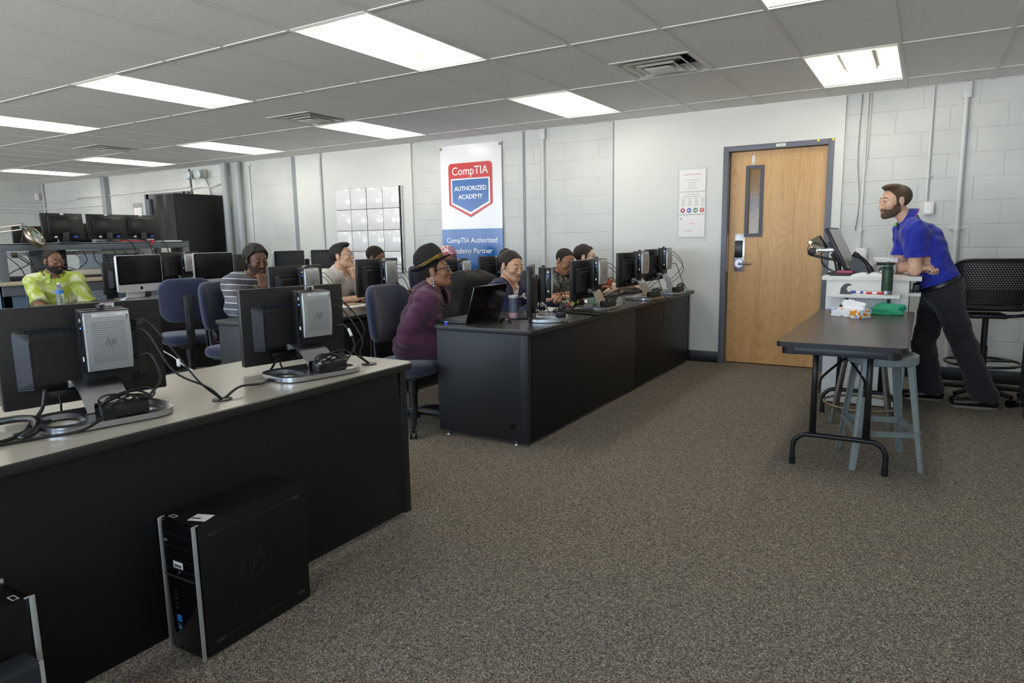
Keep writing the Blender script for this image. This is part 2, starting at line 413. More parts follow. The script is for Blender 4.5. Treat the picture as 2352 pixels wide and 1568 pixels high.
class Head:
    def __init__(s, c, yaw, pitch=0, roll=0, w=1.0, sc=1.0, jaw=1.0, nose=1.0, lid=0):
        s.lid = lid
        s.c = V3(*c); s.B = basis(yaw, pitch, roll); s.sc = sc; s.w = w; s.jaw = jaw; s.nose = nose
    def p(s, x, y, z): return s.c + (V3(x * s.w, y, z) * s.sc) @ s.B
    def loc(s, P): return ((P - s.c) @ s.B.T) / s.sc
    def e(s, x, y, z, rx, ry, rz): return ell(s.p(x, y, z), s.B, (rx * s.sc * s.w, ry * s.sc, rz * s.sc))
    def cp(s, a, b, ra, rb): return caps(s.p(*a), s.p(*b), ra * s.sc, rb * s.sc)
    def skull(s, F, grow=0):
        F.add(s.e(0, -.018, .042, .075, .094, .08), .0, grow); F.add(s.e(0, .03, .01, .066, .066, .085), .02, grow); F.add(s.e(0, .034, -.055, .05 * s.jaw, .05, .05), .03, grow)
        for q in (-1, 1): F.add(s.cp((q * .05 * s.jaw, -.005, -.05), (q * .02, .072, -.088), .016, .018), .03, grow)
        F.add(s.e(0, .078, -.088, .02, .016, .016), .02, grow); return F
    def face(s, F):
        s.skull(F); n = s.nose
        F.add(s.cp((-.035, .079, .03), (.035, .079, .03), .0105, .0105), .018)
        for q in (-1, 1):
            F.cut(s.e(q * .031, .104, .014, .017, .017, .0115), .012); F.add(s.e(q * .043, .068, -.018, .02, .02, .018), .02)
        F.add(s.cp((0, .09, .026), (0, .108 * (1 + .06 * (n - 1)), -.02), .007, .011 * n), .01); F.add(s.e(0, .111, -.026, .011 * n, .01, .0095), .006)
        for q in (-1, 1): F.add(s.e(q * .012 * n, .1, -.029, .008 * n, .01, .0075), .006)
        F.add(s.e(0, .093, -.052, .024, .011, .0065), .006); F.add(s.e(0, .09, -.064, .02, .011, .0075), .006); F.cut(s.e(0, .108, -.0575, .026, .012, .0018), .003)
        for q in (-1, 1):
            F.add(s.e(q * .031, .0885 + .0015 * s.lid, .0225 - .006 * s.lid, .0165, .0095, .006 + .0045 * s.lid), .004); F.add(s.e(q * .031, .0875, .006, .015, .008, .004), .004)
            F.add(s.e(q * .077, -.008, .004, .008, .019, .031), .008); F.cut(s.e(q * .087, -.004, .005, .006, .01, .018), .005)
        return F
    def lipfn(s):
        def fn(P):
            q = s.loc(P); return ((np.abs(q[..., 0] / s.w) < .024) & (q[..., 1] > .084) & (q[..., 2] < -.046) & (q[..., 2] > -.071) & (np.abs(q[..., 0]) / .024 + np.abs(q[..., 2] + .0585) / .0135 < 1.25)).astype(int)
        return fn
def hand(F, w, d, n, side, curl=.5, spread=.12, L=.185, k=.006, thumb=.5, sc=1.0):
    """w wrist point, d pointing direction, n palm normal (towards what is held); side +1: thumb on +(d x n)"""
    d = nrm(d); n = nrm(np.asarray(n) - d * float(np.dot(n, d))); t = np.cross(d, n) * side
    B = np.array([t, d, n], np.float32); w = np.asarray(w, float); s = L / .185
    F.add(rbox(w + d * .048 * s, B, (.041 * s, .05 * s, .0145 * s), .0135 * s), .02); F.add(ell(w + d * .03 * s + t * .026 * s + n * .006, B, (.018 * s, .032 * s, .016 * s)), .012)
    tips = []
    for i, (o, ln) in enumerate(((.029, .072), (.010, .08), (-.0095, .074), (-.028, .058))):
        base = w + t * o * s + d * (.092 - .004 * abs(i - 1.2)) * s; a = curl * (.9 + .12 * i); dir_ = nrm(d + t * spread * (1 - i * .7)); p = base; ang = 0; r = .0088 * s
        for j, (fr, ca) in enumerate(((.45, .75), (.31, 1.0), (.24, .7))):
            ang += a * ca; q = p + (dir_ * math.cos(ang) + n * math.sin(ang)) * ln * fr * s; F.add(caps(p, q, r, r - .0007), .004 if j else .007); p = q; r -= .0007
        tips.append(p)
    b = w + d * .028 * s + t * .032 * s; q = b + (d * .6 + t * .75 + n * .25) * .038 * s; F.add(caps(b, q, .0135 * s, .011 * s), .01); q2 = q + (d * .9 + t * (.3 - thumb * .5) + n * thumb) / 1.05 * .032 * s; F.add(caps(q, q2, .0105 * s, .0085 * s), .004)
    F.add(caps(q2, q2 + (d * .9 + n * thumb * .7) * .02 * s, .009 * s, .0075 * s), .004); return tips
class Body:
    """joints -> skin, clothes.  All points in world space."""
    def __init__(s, head, fwd, pelvis, chest, neck, sh, el, wr, hip, kn, an, sc=1.0, fat=1.0, bust=0):
        s.h = head; s.f = nrm(fwd); s.pelvis, s.chest, s.neck = [np.asarray(x, float) for x in (pelvis, chest, neck)]; s.sh, s.el, s.wr, s.hip, s.kn, s.an = sh, el, wr, hip, kn, an; s.sc = sc; s.fat = fat; s.bust = bust
        s.parts = {}
    def torso(s, F, g=0, k=.05, low=0):
        ax = nrm(s.neck - s.pelvis); rt = nrm(np.asarray(s.sh[1]) - np.asarray(s.sh[0])); fw = nrm(np.cross(ax, rt)); 
        if fw @ s.f < 0: fw = -fw
        B = np.array([rt, fw, np.cross(rt, fw)], np.float32); s.TB = B; a = s.sc; w = s.fat
        F.add(ell(s.chest, B, (.162 * a, .108 * a * w, .2 * a)), 0, g); F.add(ell((s.chest * .45 + s.pelvis * .55), B, (.148 * a * w, .108 * a * w, .17 * a)), k, g); F.add(ell(s.pelvis, B, (.165 * a * w, .118 * a * w, .12 * a)), k, g)
        sm = (np.asarray(s.sh[0]) + np.asarray(s.sh[1])) / 2
        F.add(caps(np.asarray(s.sh[0]), np.asarray(s.sh[1]), .058 * a, .058 * a), k, g)
        for q in s.sh: F.add(caps(s.neck + (np.asarray(q) - s.neck) * .15, q, .05 * a, .05 * a), .04, g)
        if s.bust:
            for q in (-1, 1): F.add(ell(s.chest + rt * .07 * q + fw * .075 - ax * .02, B, (.068, .06, .066)), .03, g)
        return F
    def arm(s, F, i, g=0, t0=0, t1=2, k=.03, fl=0):
        a = s.sc; S, E, W = [np.asarray(x[i], float) for x in (s.sh, s.el, s.wr)]
        if t1 <= 1: F.add(caps(S, S + (E - S) * t1, .053 * a, (.053 - .011 * t1) * a + fl), k, g)
        else: F.add(caps(S, E, .053 * a, .042 * a), k, g); e = min(1, t1 - 1); F.add(caps(E, E + (W - E) * e, .041 * a, (.041 - .0145 * e) * a + fl), .02, g)
        return F
    def leg(s, F, i, g=0, k=.04, flare=0):
        a = s.sc; Hh, K, A = [np.asarray(x[i], float) for x in (s.hip, s.kn, s.an)]; F.add(caps(Hh, K, .085 * a, .058 * a), k, g); F.add(caps(K, A, .058 * a, .04 * a + flare), .03, g); return F
    def foot(s, F, i, g=0, L=.2):
        A = np.asarray(s.an[i], float); d = s.ft[i]; F.add(caps(A - d * .05 + V3(0, 0, -.045), A + d * (L - .06) + V3(0, 0, -.055), .034, .03), .03, g); return F
    def bounds(s, m=.14):
        P = np.array([s.h.p(0, 0, .15), s.h.p(0, .1, -.1), s.h.p(0, -.1, 0), s.pelvis, *s.sh, *s.el, *s.wr, *s.hip, *s.kn, *s.an]); return P.min(0) - m - .03, P.max(0) + m
    def build(s, name, label, skin, h=.005, hands=(), bare_feet=True):
        lo, hi = s.bounds(.2); F = Field(lo, hi, h)
        s.torso(F)
        for i in (0, 1): s.arm(F, i); s.leg(F, i)
        s.ft = getattr(s, 'ft', [s.f, s.f])
        for i in (0, 1): s.foot(F, i)
        hb = s.h.p(0, -.025, -.055); F.add(caps(s.neck + V3(0, 0, -.02), hb, .056 * s.sc, .05 * s.sc), .03)
        G = Field(s.h.c - .17, s.h.c + .17, h); 
        G2 = Field(lo, hi, h); s.h.face(G2); 
        kk = .02; hh = np.clip(.5 + .5 * (F.d - G2.d) / kk, 0, 1); F.d = F.d + (G2.d - F.d) * hh - kk * hh * (1 - hh)
        for hd in hands: hand(F, **hd)
        s.origin = np.array([s.pelvis[0], s.pelvis[1], 0.])
        o = fobj(name, F, skin, None, s.origin, s.h.lipfn()); o.location = s.origin; s.o = o; tag(o, label, 'person')
        s.eyes(); return o
    def part(s, name, F, m, matfn=None, parent=None): return fobj(name, F, m, parent or s.o, s.origin, matfn)
    def mpart(s, name, mb, m, parent=None, ang=40):
        mb.v = [tuple(np.asarray(v) - s.origin) for v in mb.v]; return obj(name, mb, m, parent or s.o, ang=ang)
    def eyes(s, closed=False):
        for q in (-1, 1):
            mb = MB(); c = s.h.p(q * .031, .0835, .0145); M = frame(c, s.h.B[0], s.h.B[1], s.h.B[2]); mb.sphere((0, 0, 0), .0115, M, 0, 8)
            mb.lathe([(1e-6, .0119), (.003, .0117)], 10, M @ Matrix.Rotation(R(-90 + 6), 4, 'X'), 1); mb.lathe([(.0028, .0118), (.0056, .0109)], 12, M @ Matrix.Rotation(R(-90 + 6), 4, 'X'), 2)
            s.mpart('eye', mb, [mat('eye_white', 'b9b1a8', .25), mat('pupil', '0c0a09', .15), mat('iris', '3a2416', .2)])
            b = MB(); b.tube([Vector(s.h.p(q * x, y, z)) for x, y, z in ((.014, .093, .037), (.028, .0925, .0415), (.042, .083, .04), (.05, .074, .034))], [.0025, .0034, .003, .0015], 6); s.mpart('eyebrow', b, s.browm, ang=0)
            if s.h.lid:
                b = MB(); b.tube([Vector(s.h.p(q * x, y, z)) for x, y, z in ((.017, .0945, .0115), (.024, .0975, .009), (.032, .098, .0078), (.04, .094, .009), (.046, .087, .0115))], [.0008, .0014, .0016, .0014, .0008], 5); s.mpart('eyelash', b, s.browm, ang=0)
    browm = mat('brow_dark', '1c1410', .8)
    def hair(s, th, region, m, name='hair', wr=.0, f=60, k=.006, extra=(), h=.004):
        lo, hi = s.h.c - .19, s.h.c + .19; F = Field(lo, hi, h); s.h.skull(F, th)
        sl = F.pts(); q = s.h.loc(sl); F.d = np.maximum(F.d, region(q[..., 0] / s.h.w, q[..., 1], q[..., 2]))
        for e, kk in extra: F.add(e, kk)
        if wr: F.wrinkle(wr, f, 3)
        return s.part(name, F, m)
    def beard(s, th, m, top=-.03, back=-.005, mous=True):
        F = Field(s.h.c - .17, s.h.c + .17, .004); s.h.skull(F, th); F.add(s.h.e(0, .09, -.05, .03, .013, .02), .01, th * .6)
        q = s.h.loc(F.pts()); x, y, z = np.abs(q[..., 0]), q[..., 1], q[..., 2]
        line = np.where(y < .055, top + (.055 - y) * .75, -.04 + (x > .02) * .0); line = np.minimum(line, .012)
        reg = np.maximum(z - line, back - y); reg = np.maximum(reg, -(z + .135)); F.d = np.maximum(F.d, reg)
        F.cut(s.h.e(0, .11, -.059, .025, .03, .011), .004); F.cut(s.h.e(0, .125, -.02, .02, .03, .022), .003); 
        return s.part('beard', F, m)
    def glasses(s, m, r=.0012, w=.025, hgt=.016, lens=None):
        fr = MB()
        for q in (-1, 1):
            pts = [s.h.p(q * .033 + a, .108 - abs(a + q * .033) * .12, .013 + b) for a, b in rrect(2 * w, 2 * hgt, hgt * .6, 4)]
            fr.tube([Vector(p) for p in pts], r, 6, closed=True); fr.tube([Vector(s.h.p(q * (.033 + w), .101, .02)), Vector(s.h.p(q * .073, .07, .02)), Vector(s.h.p(q * .08, .0, .016)), Vector(s.h.p(q * .078, -.025, -.002))], r * 1.2, 6)
        fr.tube([Vector(s.h.p(x, .111 - abs(x) * .1, .018)) for x in (-.009, 0, .009)], r, 6); g = s.mpart('glasses', fr, m, ang=0)
        ln = MB()
        for q in (-1, 1):
            pts = [s.h.p(q * .033 + a, .108 - abs(a + q * .033) * .12, .013 + b) for a, b in rrect(2 * w, 2 * hgt, hgt * .6, 4)]; ln.raw(pts, [tuple(range(len(pts)))])
        s.mpart('lens', ln, mat('lens_clear', 'd7e0e4', .04, alpha=.16, spec=.7), g); return g
    def top_garment(s, name, m, g=.014, sleeve=2, wr=.003, h=.005, neckcut=.075, cuts=(), hem=-.12, fl=.004, neckz=.0, f=32, seed=1, tilt=.35):
        lo, hi = s.bounds(.16); F = Field(lo, hi, h); s.torso(F, g)
        for i in (0, 1): s.arm(F, i, g, 0, sleeve, fl=fl)
        ax = nrm(s.neck - s.pelvis); hb = np.asarray(s.h.p(0, -.02, -.08))
        if wr: F.wrinkle(wr, f, seed)
        P = F.pts(); na = nrm(hb - s.neck); B = s.TB
        cutp = s.neck + na * (.012 + neckz); nn = nrm(na + B[1] * tilt * .6)
        near = np.linalg.norm(P - s.neck, axis=-1) - neckcut * 1.4
        F.d = np.maximum(F.d, np.minimum((P - cutp) @ nn.astype(np.float32), 1) - np.maximum(near, 0) * 3)
        hc = (s.pelvis + ax * hem - P) @ ax.astype(np.float32); da = np.full(P.shape[:3], 9, np.float32)
        if sleeve > 1:
            for i in (0, 1):
                da = np.minimum(da, caps(s.el[i], s.wr[i], .075)[0](P)); da = np.minimum(da, caps(np.asarray(s.sh[i]) * .4 + np.asarray(s.el[i]) * .6, s.el[i], .085)[0](P))
        F.d = np.maximum(F.d, np.where(da < 0, -1, hc))
        for i in (0, 1):
            S, E, W = [np.asarray(x[i], float) for x in (s.sh, s.el, s.wr)]
            a, b, t = (S, E, sleeve) if sleeve <= 1 else (E, W, sleeve - 1); d = nrm(b - a); c = a + (b - a) * t; rad = .1
            q = (P - c); along = q @ d.astype(np.float32); perp = np.linalg.norm(q - along[..., None] * d.astype(np.float32), axis=-1)
            F.d = np.maximum(F.d, np.where((perp < rad) & (along > -.001) & (along < .12), along, -1))
        for c in cuts: F.cut(*c)
        return s.part(name, F, m)
    def trousers(s, name, m, g=.014, wr=.003, h=.006, top=.06, flare=.02, seed=5, ankle=.0):
        lo, hi = s.bounds(.2); F = Field(lo, hi, h); s.torso(F, g)
        for i in (0, 1): s.leg(F, i, g, flare=flare)
        ax = nrm(s.neck - s.pelvis)
        if wr: F.wrinkle(wr, 28, seed)
        P = F.pts(); tc_ = (P - (s.pelvis + ax * top)) @ ax.astype(np.float32)
        if abs(s.kn[0][2] - s.hip[0][2]) < .2:
            for i in (0, 1): Hh, K = np.asarray(s.hip[i], float), np.asarray(s.kn[i], float); tc_ = np.where(caps(Hh + (K - Hh) * .12, K, .115)[0](P) < 0, -1, tc_)
        F.d = np.maximum(F.d, tc_)
        for i in (0, 1):
            A = np.asarray(s.an[i], float); F.d = np.maximum(F.d, np.where(np.linalg.norm(P - A, axis=-1) < .16, (A[2] - .055 + ankle) - P[..., 2], -1))
        return s.part(name, F, m)
    def shoes(s, m, sole, L=.24):
        for i in (0, 1):
            A = np.asarray(s.an[i], float); d = nrm([s.ft[i][0], s.ft[i][1], 0]); lo = A - .3; hi = A + .3; lo[2] = -.02; F = Field(lo, hi, .005); z = A[2] - .05
            F.add(caps(A - d * .045 + [0, 0, -.04], A + [0, 0, -.01], .042, .045), 0); F.add(caps([*(A - d * .045)[:2], .042], [*(A + d * (L - .09))[:2], .034], .04, .034), .03); F.add(caps([*(A + d * .05)[:2], .045], [*(A + d * (L - .1))[:2], .034], .042, .03), .02)
            F.clip(lambda P: np.maximum(.014 - P[..., 2], P[..., 2] - (A[2] + .005))); sh = s.part('shoe', F, m)
            q = MB(); r_ = np.array([-d[1], d[0], 0]); ol = [(-.088, 0), (-.08, .03), (-.04, .04), (.05, .045), (L - .12, .045), (L - .075, .035), (L - .054, .0)]; ol = ol + [(a, -b) for a, b in ol[-2:0:-1]]
            q.prism([((A + d * a + r_ * b)[0], (A + d * a + r_ * b)[1]) for a, b in ol], .001, .018); s.mpart('sole', q, sole, sh)
    def collar(s, m, r=.062, hgt=.04, open_=.5, flare=.02, th=.003, up=.004, name='collar', wid=None, drop=.0, dip=.018, stripe=None):
        B = s.TB; hb = np.asarray(s.h.p(0, -.02, -.08)); na = nrm(hb - s.neck); rt = B[0].astype(float); fw = nrm(np.cross(na, rt)); 
        if fw @ s.f < 0: fw = -fw
        c = s.neck + na * (.018 + up); vs = []; fs = []; n = 26
        for i in range(n + 1):
            a = open_ + (2 * PI - 2 * open_) * i / n; d_ = fw * math.cos(a) + rt * math.sin(a); fr = .5 + .5 * math.cos(a)
            base = c + d_ * r - na * (.0 + dip * fr) ; top = base + na * hgt * (.75 + .25 * (1 - fr)) - d_ * .006; out = top + d_ * .012 - na * .002; fold = base + d_ * (.018 + flare) - na * (.012 + drop * fr)
            for p in (base, top, out, fold): vs.append(p)
        for i in range(n):
            for k in range(3): fs.append((4 * i + k, 4 * i + 4 + k, 4 * i + 5 + k, 4 * i + 1 + k))
        mb = MB().raw(vs, fs); o = s.mpart(name, mb, m, ang=60)
        if stripe: s.mpart('collar_stripe', MB().tube([Vector(v) for v in vs[3::4]], .0028, 5), stripe, o, ang=0)
        return o
def seated(name, label, head, yaw, pitch=0, roll=0, body=None, lean=.14, wr=(None, None), hints=(None, None), sk=None, seat=.47, hs={}, side=0, sc=1.0, fat=1.0, bust=0, hands=(), h=.005, headkw={}, shw=.175, up=.115, palms=None):
    """head centre; body yaw; wr = left, right wrists in world space"""
    H_ = Head(head, yaw, pitch, roll, **headkw); by = yaw if body is None else body; f = V3(math.cos(by), math.sin(by), 0); r = V3(math.sin(by), -math.cos(by), 0)
    nb = H_.p(0, -.03, -.085); neck = np.asarray(nb) * .5 + np.asarray(V3(*head) - f * .04 - V3(0, 0, .17)) * .5; neck = neck - V3(0, 0, .02)
    pel = V3(head[0], head[1], 0) - f * lean + r * side; pel[2] = seat + .1; chest = pel + (neck - pel) * .64 - f * .015
    s0 = neck - r * shw * sc - V3(0, 0, .045 + .02 * (up < .1)) + f * .0; s1 = neck + r * shw * sc - V3(0, 0, .045)
    l1, l2 = .285 * sc, .25 * sc; el = []; w2 = []
    for i, s_ in enumerate((s0, s1)):
        q = (-1, 1)[i]; w_ = wr[i] if wr[i] is not None else s_ + f * .30 + r * q * -.02 + V3(0, 0, -.33); hn = hints[i] if hints[i] is not None else (r * q * .5 + V3(0, 0, -1) - f * .3); e, w_ = ik(s_, w_, l1, l2, hn); el.append(e); w2.append(w_)
    hip = [pel - r * .09 + V3(0, 0, -.02), pel + r * .09 + V3(0, 0, -.02)]; kn = [x + f * .4 + V3(0, 0, .0) for x in hip]; an = [np.array([*(k + f * .04)[:2], .09]) for k in kn]
    B = Body(H_, f, pel, chest, neck, (s0, s1), el, w2, hip, kn, an, sc, fat, bust); B.r = r
    hh = []
    for i in (0, 1):
        d = nrm(w2[i] - el[i]); o = dict(w=w2[i], d=d, n=V3(0, 0, -1) + .01 * f, side=(-1, 1)[i], curl=.45)
        if hands and hands[i]: o.update(hands[i])
        hh.append(o)
    B.build(name, label, sk, h, hh); return B
# ------------------------------------------------------------------ camera
def make_camera():
    cam = bpy.data.cameras.new('camera'); cam.sensor_width = 36; cam.lens = 23.984; cam.clip_start = .05
    o = bpy.data.objects.new('camera', cam); COL.objects.link(o)
    a, b, c = -0.544465739, -0.14917583, -0.0172953704
    ca, sa, cb, sb, cc, sc = math.cos(a), math.sin(a), math.cos(b), math.sin(b), math.cos(c), math.sin(c)
    fwd = Vector((sa * cb, ca * cb, sb)); right = Vector((ca, -sa, 0)); up = right.cross(fwd)
    r2 = right * cc + up * sc; u2 = -right * sc + up * cc
    o.matrix_world = frame((2.675, -2.967, 1.305), r2, u2, -fwd)
    scene.camera = o
make_camera()
X0, X1, Y0, Y1, H = -12.46, 4.25, -6.2, 4.12, 2.535
TW, TL = .6096, 1.2192
# ------------------------------------------------------------------ shell
struct('floor', MB().box(X0 - .3, Y0 - .3, -.1, X1 + .3, Y1 + .4, 0), M_carpet, smooth=False)
LIGHTS = [(i, r) for r in (2, 0) for i in (3, -1, -5, -9, -13, -17)] + [(i, -2) for i in (-5, -9, -13)]
VENTS = [(1, 1), (-5, 1), (-11, 1)]
def ceiling():
    mb = MB(); z = H + .004
    for i in range(-21, 8):
        for r in range(-6, 4):
            x0, x1 = max(i * TW, X0), min((i + 1) * TW, X1); y0, y1 = max(r * TL, Y0), min((r + 1) * TL, Y1)
            if x1 <= x0 or y1 <= y0 or (i, r) in LIGHTS: continue
            if (i, r) in VENTS: y1 = (r + .5) * TL
            mb.raw([(x0, y0, z), (x1, y0, z), (x1, y1, z), (x0, y1, z)], [(0, 3, 2, 1)])
    struct('ceiling', mb, M_ceil, smooth=False)
    g = MB(); w = .012
    for i in range(-20, 7): g.box(i * TW - w, Y0, H, i * TW + w, Y1, H + .012)
    for r in range(-5, 4): g.box(X0, r * TL - w, H - .0004, X1, r * TL + w, H + .011)
    for i, r in VENTS: g.box(i * TW, (r + .5) * TL - w, H - .0004, (i + 1) * TW, (r + .5) * TL + w, H + .011)
    g.box(X0, Y1 - .022, H - .0008, X1, Y1, H + .01); g.box(X0, Y0, H - .001, X0 + .022, Y1, H + .01)
    struct('trim_1', g, M_grid, smooth=False)
    struct('light_block_cover', MB().box(X0 - .3, Y0 - .3, H + .35, X1 + .3, Y1 + .4, H + .45), M_wall, smooth=False)  # unseen cover added above the tiles to keep world light out
ceiling()
DX0, DX1, DZ = .945, 1.841, 2.118
wb = MB()
wb.box(X0 - .2, Y1, 0, .92, Y1 + .2, H + .35); wb.box(1.866, Y1, 0, X1 + .2, Y1 + .2, H + .35); wb.box(.92, Y1, 2.14, 1.866, Y1 + .2, H + .35)
struct('wall_back', wb, M_block, smooth=False)
struct('wall_left', MB().box(X0 - .2, Y0 - .2, 0, X0, Y1, H + .35), M_block, smooth=False)
struct('wall_right', MB().box(X1, Y0 - .2, 0, X1 + .2, Y1, H + .35), M_block, smooth=False)
wf = MB(); xs = [X0, -11.5, -9.3, -8.3, -6.1, -5.1, -2.9, -1.9, .3, 1.2, 3.4, X1]
for i in range(0, len(xs) - 1, 2): wf.box(xs[i], Y0 - .2, 0, xs[i + 1], Y0, H + .35)
for i in range(1, len(xs) - 1, 2):
    wf.box(xs[i], Y0 - .2, 0, xs[i + 1], Y0, .95); wf.box(xs[i], Y0 - .2, 2.35, xs[i + 1], Y0, H + .35)
struct('wall_front', wf, M_block, smooth=False)
for n, i in enumerate(range(1, len(xs) - 1, 2)):
    f = MB(); a, b = xs[i], xs[i + 1]
    f.box(a, Y0 - .12, .95, a + .05, Y0 - .06, 2.35); f.box(b - .05, Y0 - .12, .95, b, Y0 - .06, 2.35)
    f.box(a, Y0 - .12, .95, b, Y0 - .06, 1.0); f.box(a, Y0 - .12, 2.3, b, Y0 - .06, 2.35); f.box((a + b) / 2 - .02, Y0 - .12, 1, (a + b) / 2 + .02, Y0 - .06, 2.3)
    struct('window_%d' % (n + 1), f, M_frame, smooth=False)
    L = bpy.data.lights.new('portal', 'AREA'); L.shape = 'RECTANGLE'; L.size = b - a; L.size_y = 1.4; L.cycles.is_portal = True
    lo = bpy.data.objects.new('window_portal', L); COL.objects.link(lo); lo.location = ((a + b) / 2, Y0 - .02, 1.65); lo.rotation_euler = (R(90), 0, 0)
PF = 4.09                                                   # face of the smooth wall boards
pan = MB(); pan.box(-.27, PF, 0, .92, Y1 - .001, H); pan.box(1.866, PF, 0, 1.973, Y1 - .001, H); pan.box(.92, PF, 2.14, 1.866, Y1 - .001, H)
struct('wall_board_right', pan, M_wall, smooth=False)
struct('wall_board_left', MB().box(-5.2, PF, 0, -3.07, Y1, H), M_wall, smooth=False)
M_shadowgap = mat('joint_shade_grey', '8e9498', .6)  # grey strips put in for the shade of recessed wall joints
struct('trim_2', MB().box(-5.29, 4.095, 0, -5.2, Y1, H), M_shadowgap, smooth=False)
struct('trim_3', MB().box(-10.23, 4.03, 0, -10.1, Y1, H), M_shadowgap, smooth=False)
struct('trim_4', MB().box(-1.425, 4.112, 0, -1.395, Y1, H), M_shadowgap, smooth=False)
struct('trim_5', MB().box(-.292, 4.1, 0, -.27, Y1, H), M_shadowgap, smooth=False)
bb = MB()
for a, b, y in ((X0, -5.2, Y1), (-5.2, -3.07, PF), (-3.07, -.27, Y1), (-.27, .893, PF), (1.893, 1.973, PF), (1.973, X1, Y1)):
    bb.box(a, y - .008, 0, b, y, .115, .003)
struct('baseboard_back', bb, M_cove)
struct('baseboard_left', MB().box(X0, Y0, 0, X0 + .008, Y1 - .01, .115), M_cove)

# ------------------------------------------------------------------ ceiling lights and vents
M_house = mat('light_reflector', 'f4f3ee', .5)
M_lens = mat('light_diffuser', 'fff9ec', .4, emit=7.2)
def make_light():
    t = empty('ceiling_light', (0, 0, 0))
    w, l, d = TW / 2 - .012, TL / 2 - .012, .1
    h = MB(); n = 8
    prof = [(w - (w - .08) * math.sin(k / n * PI / 2) * 1.0, d * (1 - math.cos(k / n * PI / 2))) for k in range(n + 1)]
    prof = [(w - (w - .09) * (k / n) ** 1.6, d * math.sin(k / n * PI / 2)) for k in range(n + 1)]
    full = [(x, z) for x, z in prof] + [(-x, z) for x, z in prof[::-1]]
    vs = []; fs = []
    for x, z in full: vs += [(x, -l, z), (x, l, z)]
    for i in range(len(full) - 1): fs.append((2 * i, 2 * i + 1, 2 * i + 3, 2 * i + 2))
    h.raw(vs, fs)
    for s in (-1, 1):
        e = [(w, 0), (w, d + .02), (-w, d + .02), (-w, 0)]
        h.raw([(x, s * l, z) for x, z in e], [(0, 1, 2, 3) if s < 0 else (3, 2, 1, 0)])
        h.box(-w, s * (l - .06) - .002, 0, w, s * (l - .06) + .002, .012)
    h.box(-w, -l, d + .02, w, l, d + .03)
    obj('reflector_housing', h, M_house, t)
    f = MB(); q = .014
    for a in ((-w - q + .004, -l - q + .004, w + q - .004, -l + .004), (-w - q + .004, l - .004, w + q - .004, l + q - .004), (-w - q + .004, -l, -w + .004, l), (w - .004, -l, w + q - .004, l)):
        f.box(a[0], a[1], -.002, a[2], a[3], .006)
    obj('frame', f, M_house, t)
    b = MB(); n = 10; L2 = l - .1; vs = []; fs = []
    ys = [-L2] + [-L2 + .1 * (1 - math.cos(k / 5 * PI / 2)) + 0 * k for k in range(1, 6)]
    prof = []
    for k in range(6): prof.append((-L2 + .09 * (1 - math.cos(k / 5 * PI / 2)), math.sin(k / 5 * PI / 2)))
    prof += [(-y, s) for y, s in prof[::-1]]
    for y, s in prof:
        for k in range(n + 1):
            a = PI * k / n; vs.append((.105 * math.cos(a) * (.55 + .45 * s), y, .1 - .082 * math.sin(a) * s))
    m = n + 1
    for i in range(len(prof) - 1):
        for k in range(n): fs.append((i * m + k, i * m + k + 1, (i + 1) * m + k + 1, (i + 1) * m + k))
    b.raw(vs, fs); obj('diffuser_basket', b, M_lens, t, ang=60)
    q = MB()
    for s in (-1, 1): q.box(s * .106 - .006, -L2 + .03, .082, s * .106 + .006, L2 - .03, .1)
    obj('basket_edge_shade', q, mat('basket_edge_shade', '5d5b52', .6), t, smooth=False)  # dark strips added to draw the shaded line along the basket's edge
    return t
def make_vent():
    t = empty('ceiling_vent', (0, 0, 0)); s = TW / 2 - .01
    f = MB()
    def ring(a, z0, b, z1, mi=0):
        va = [(-a, -a, z0), (a, -a, z0), (a, a, z0), (-a, a, z0)]; vb = [(-b, -b, z1), (b, -b, z1), (b, b, z1), (-b, b, z1)]
        f.raw(va + vb, [(i, (i + 1) % 4, (i + 1) % 4 + 4, i + 4) for i in range(4)], None, mi)
    ring(s, 0, s - .012, 0); ring(s - .012, 0, s - .09, .055)
    obj('frame', f, M_vent2, t, ang=20)
    for nm, a, z, c in (('louvre_ring', s - .075, -.004, .06), ('louvre_ring', s - .15, -.012, .05)):
        f = MB(); ring(a, z, a - .012, z); ring(a - .012, z, a - .012 - c, z + .045); ring(a, z + .004, a - c, z + .049)
        obj(nm, f, M_vent2, t, ang=20)
    f = MB(); a = s - .2; f.box(-a, -a, -.02, a, a, -.016, .002); obj('centre_plate', f, M_vent2, t)
    f = MB(); f.box(-s, -s, .14, s, s, .15); f.cyl((0, 0, .13), (0, 0, .06), .13, .15, 24)
    for q in (-s, s): f.box(q - .004, -s, .03, q + .004, s, .15); f.box(-s, q - .004, .03, s, q + .004, .15)
    obj('duct_collar', f, M_ductin, t)
    f = MB()
    for q in (-1, 1): f.tube([(q * .1, 0, -.014), (q * .13, .03, .12)], .004, 6)
    obj('hanger_wire', f, M_steel, t)
    return t
M_vent2 = mat('vent_enamel', 'dededa', .45); M_ductin = mat('duct_galvanised', '7c828c', .4, .6)
lp = make_light(); first = True
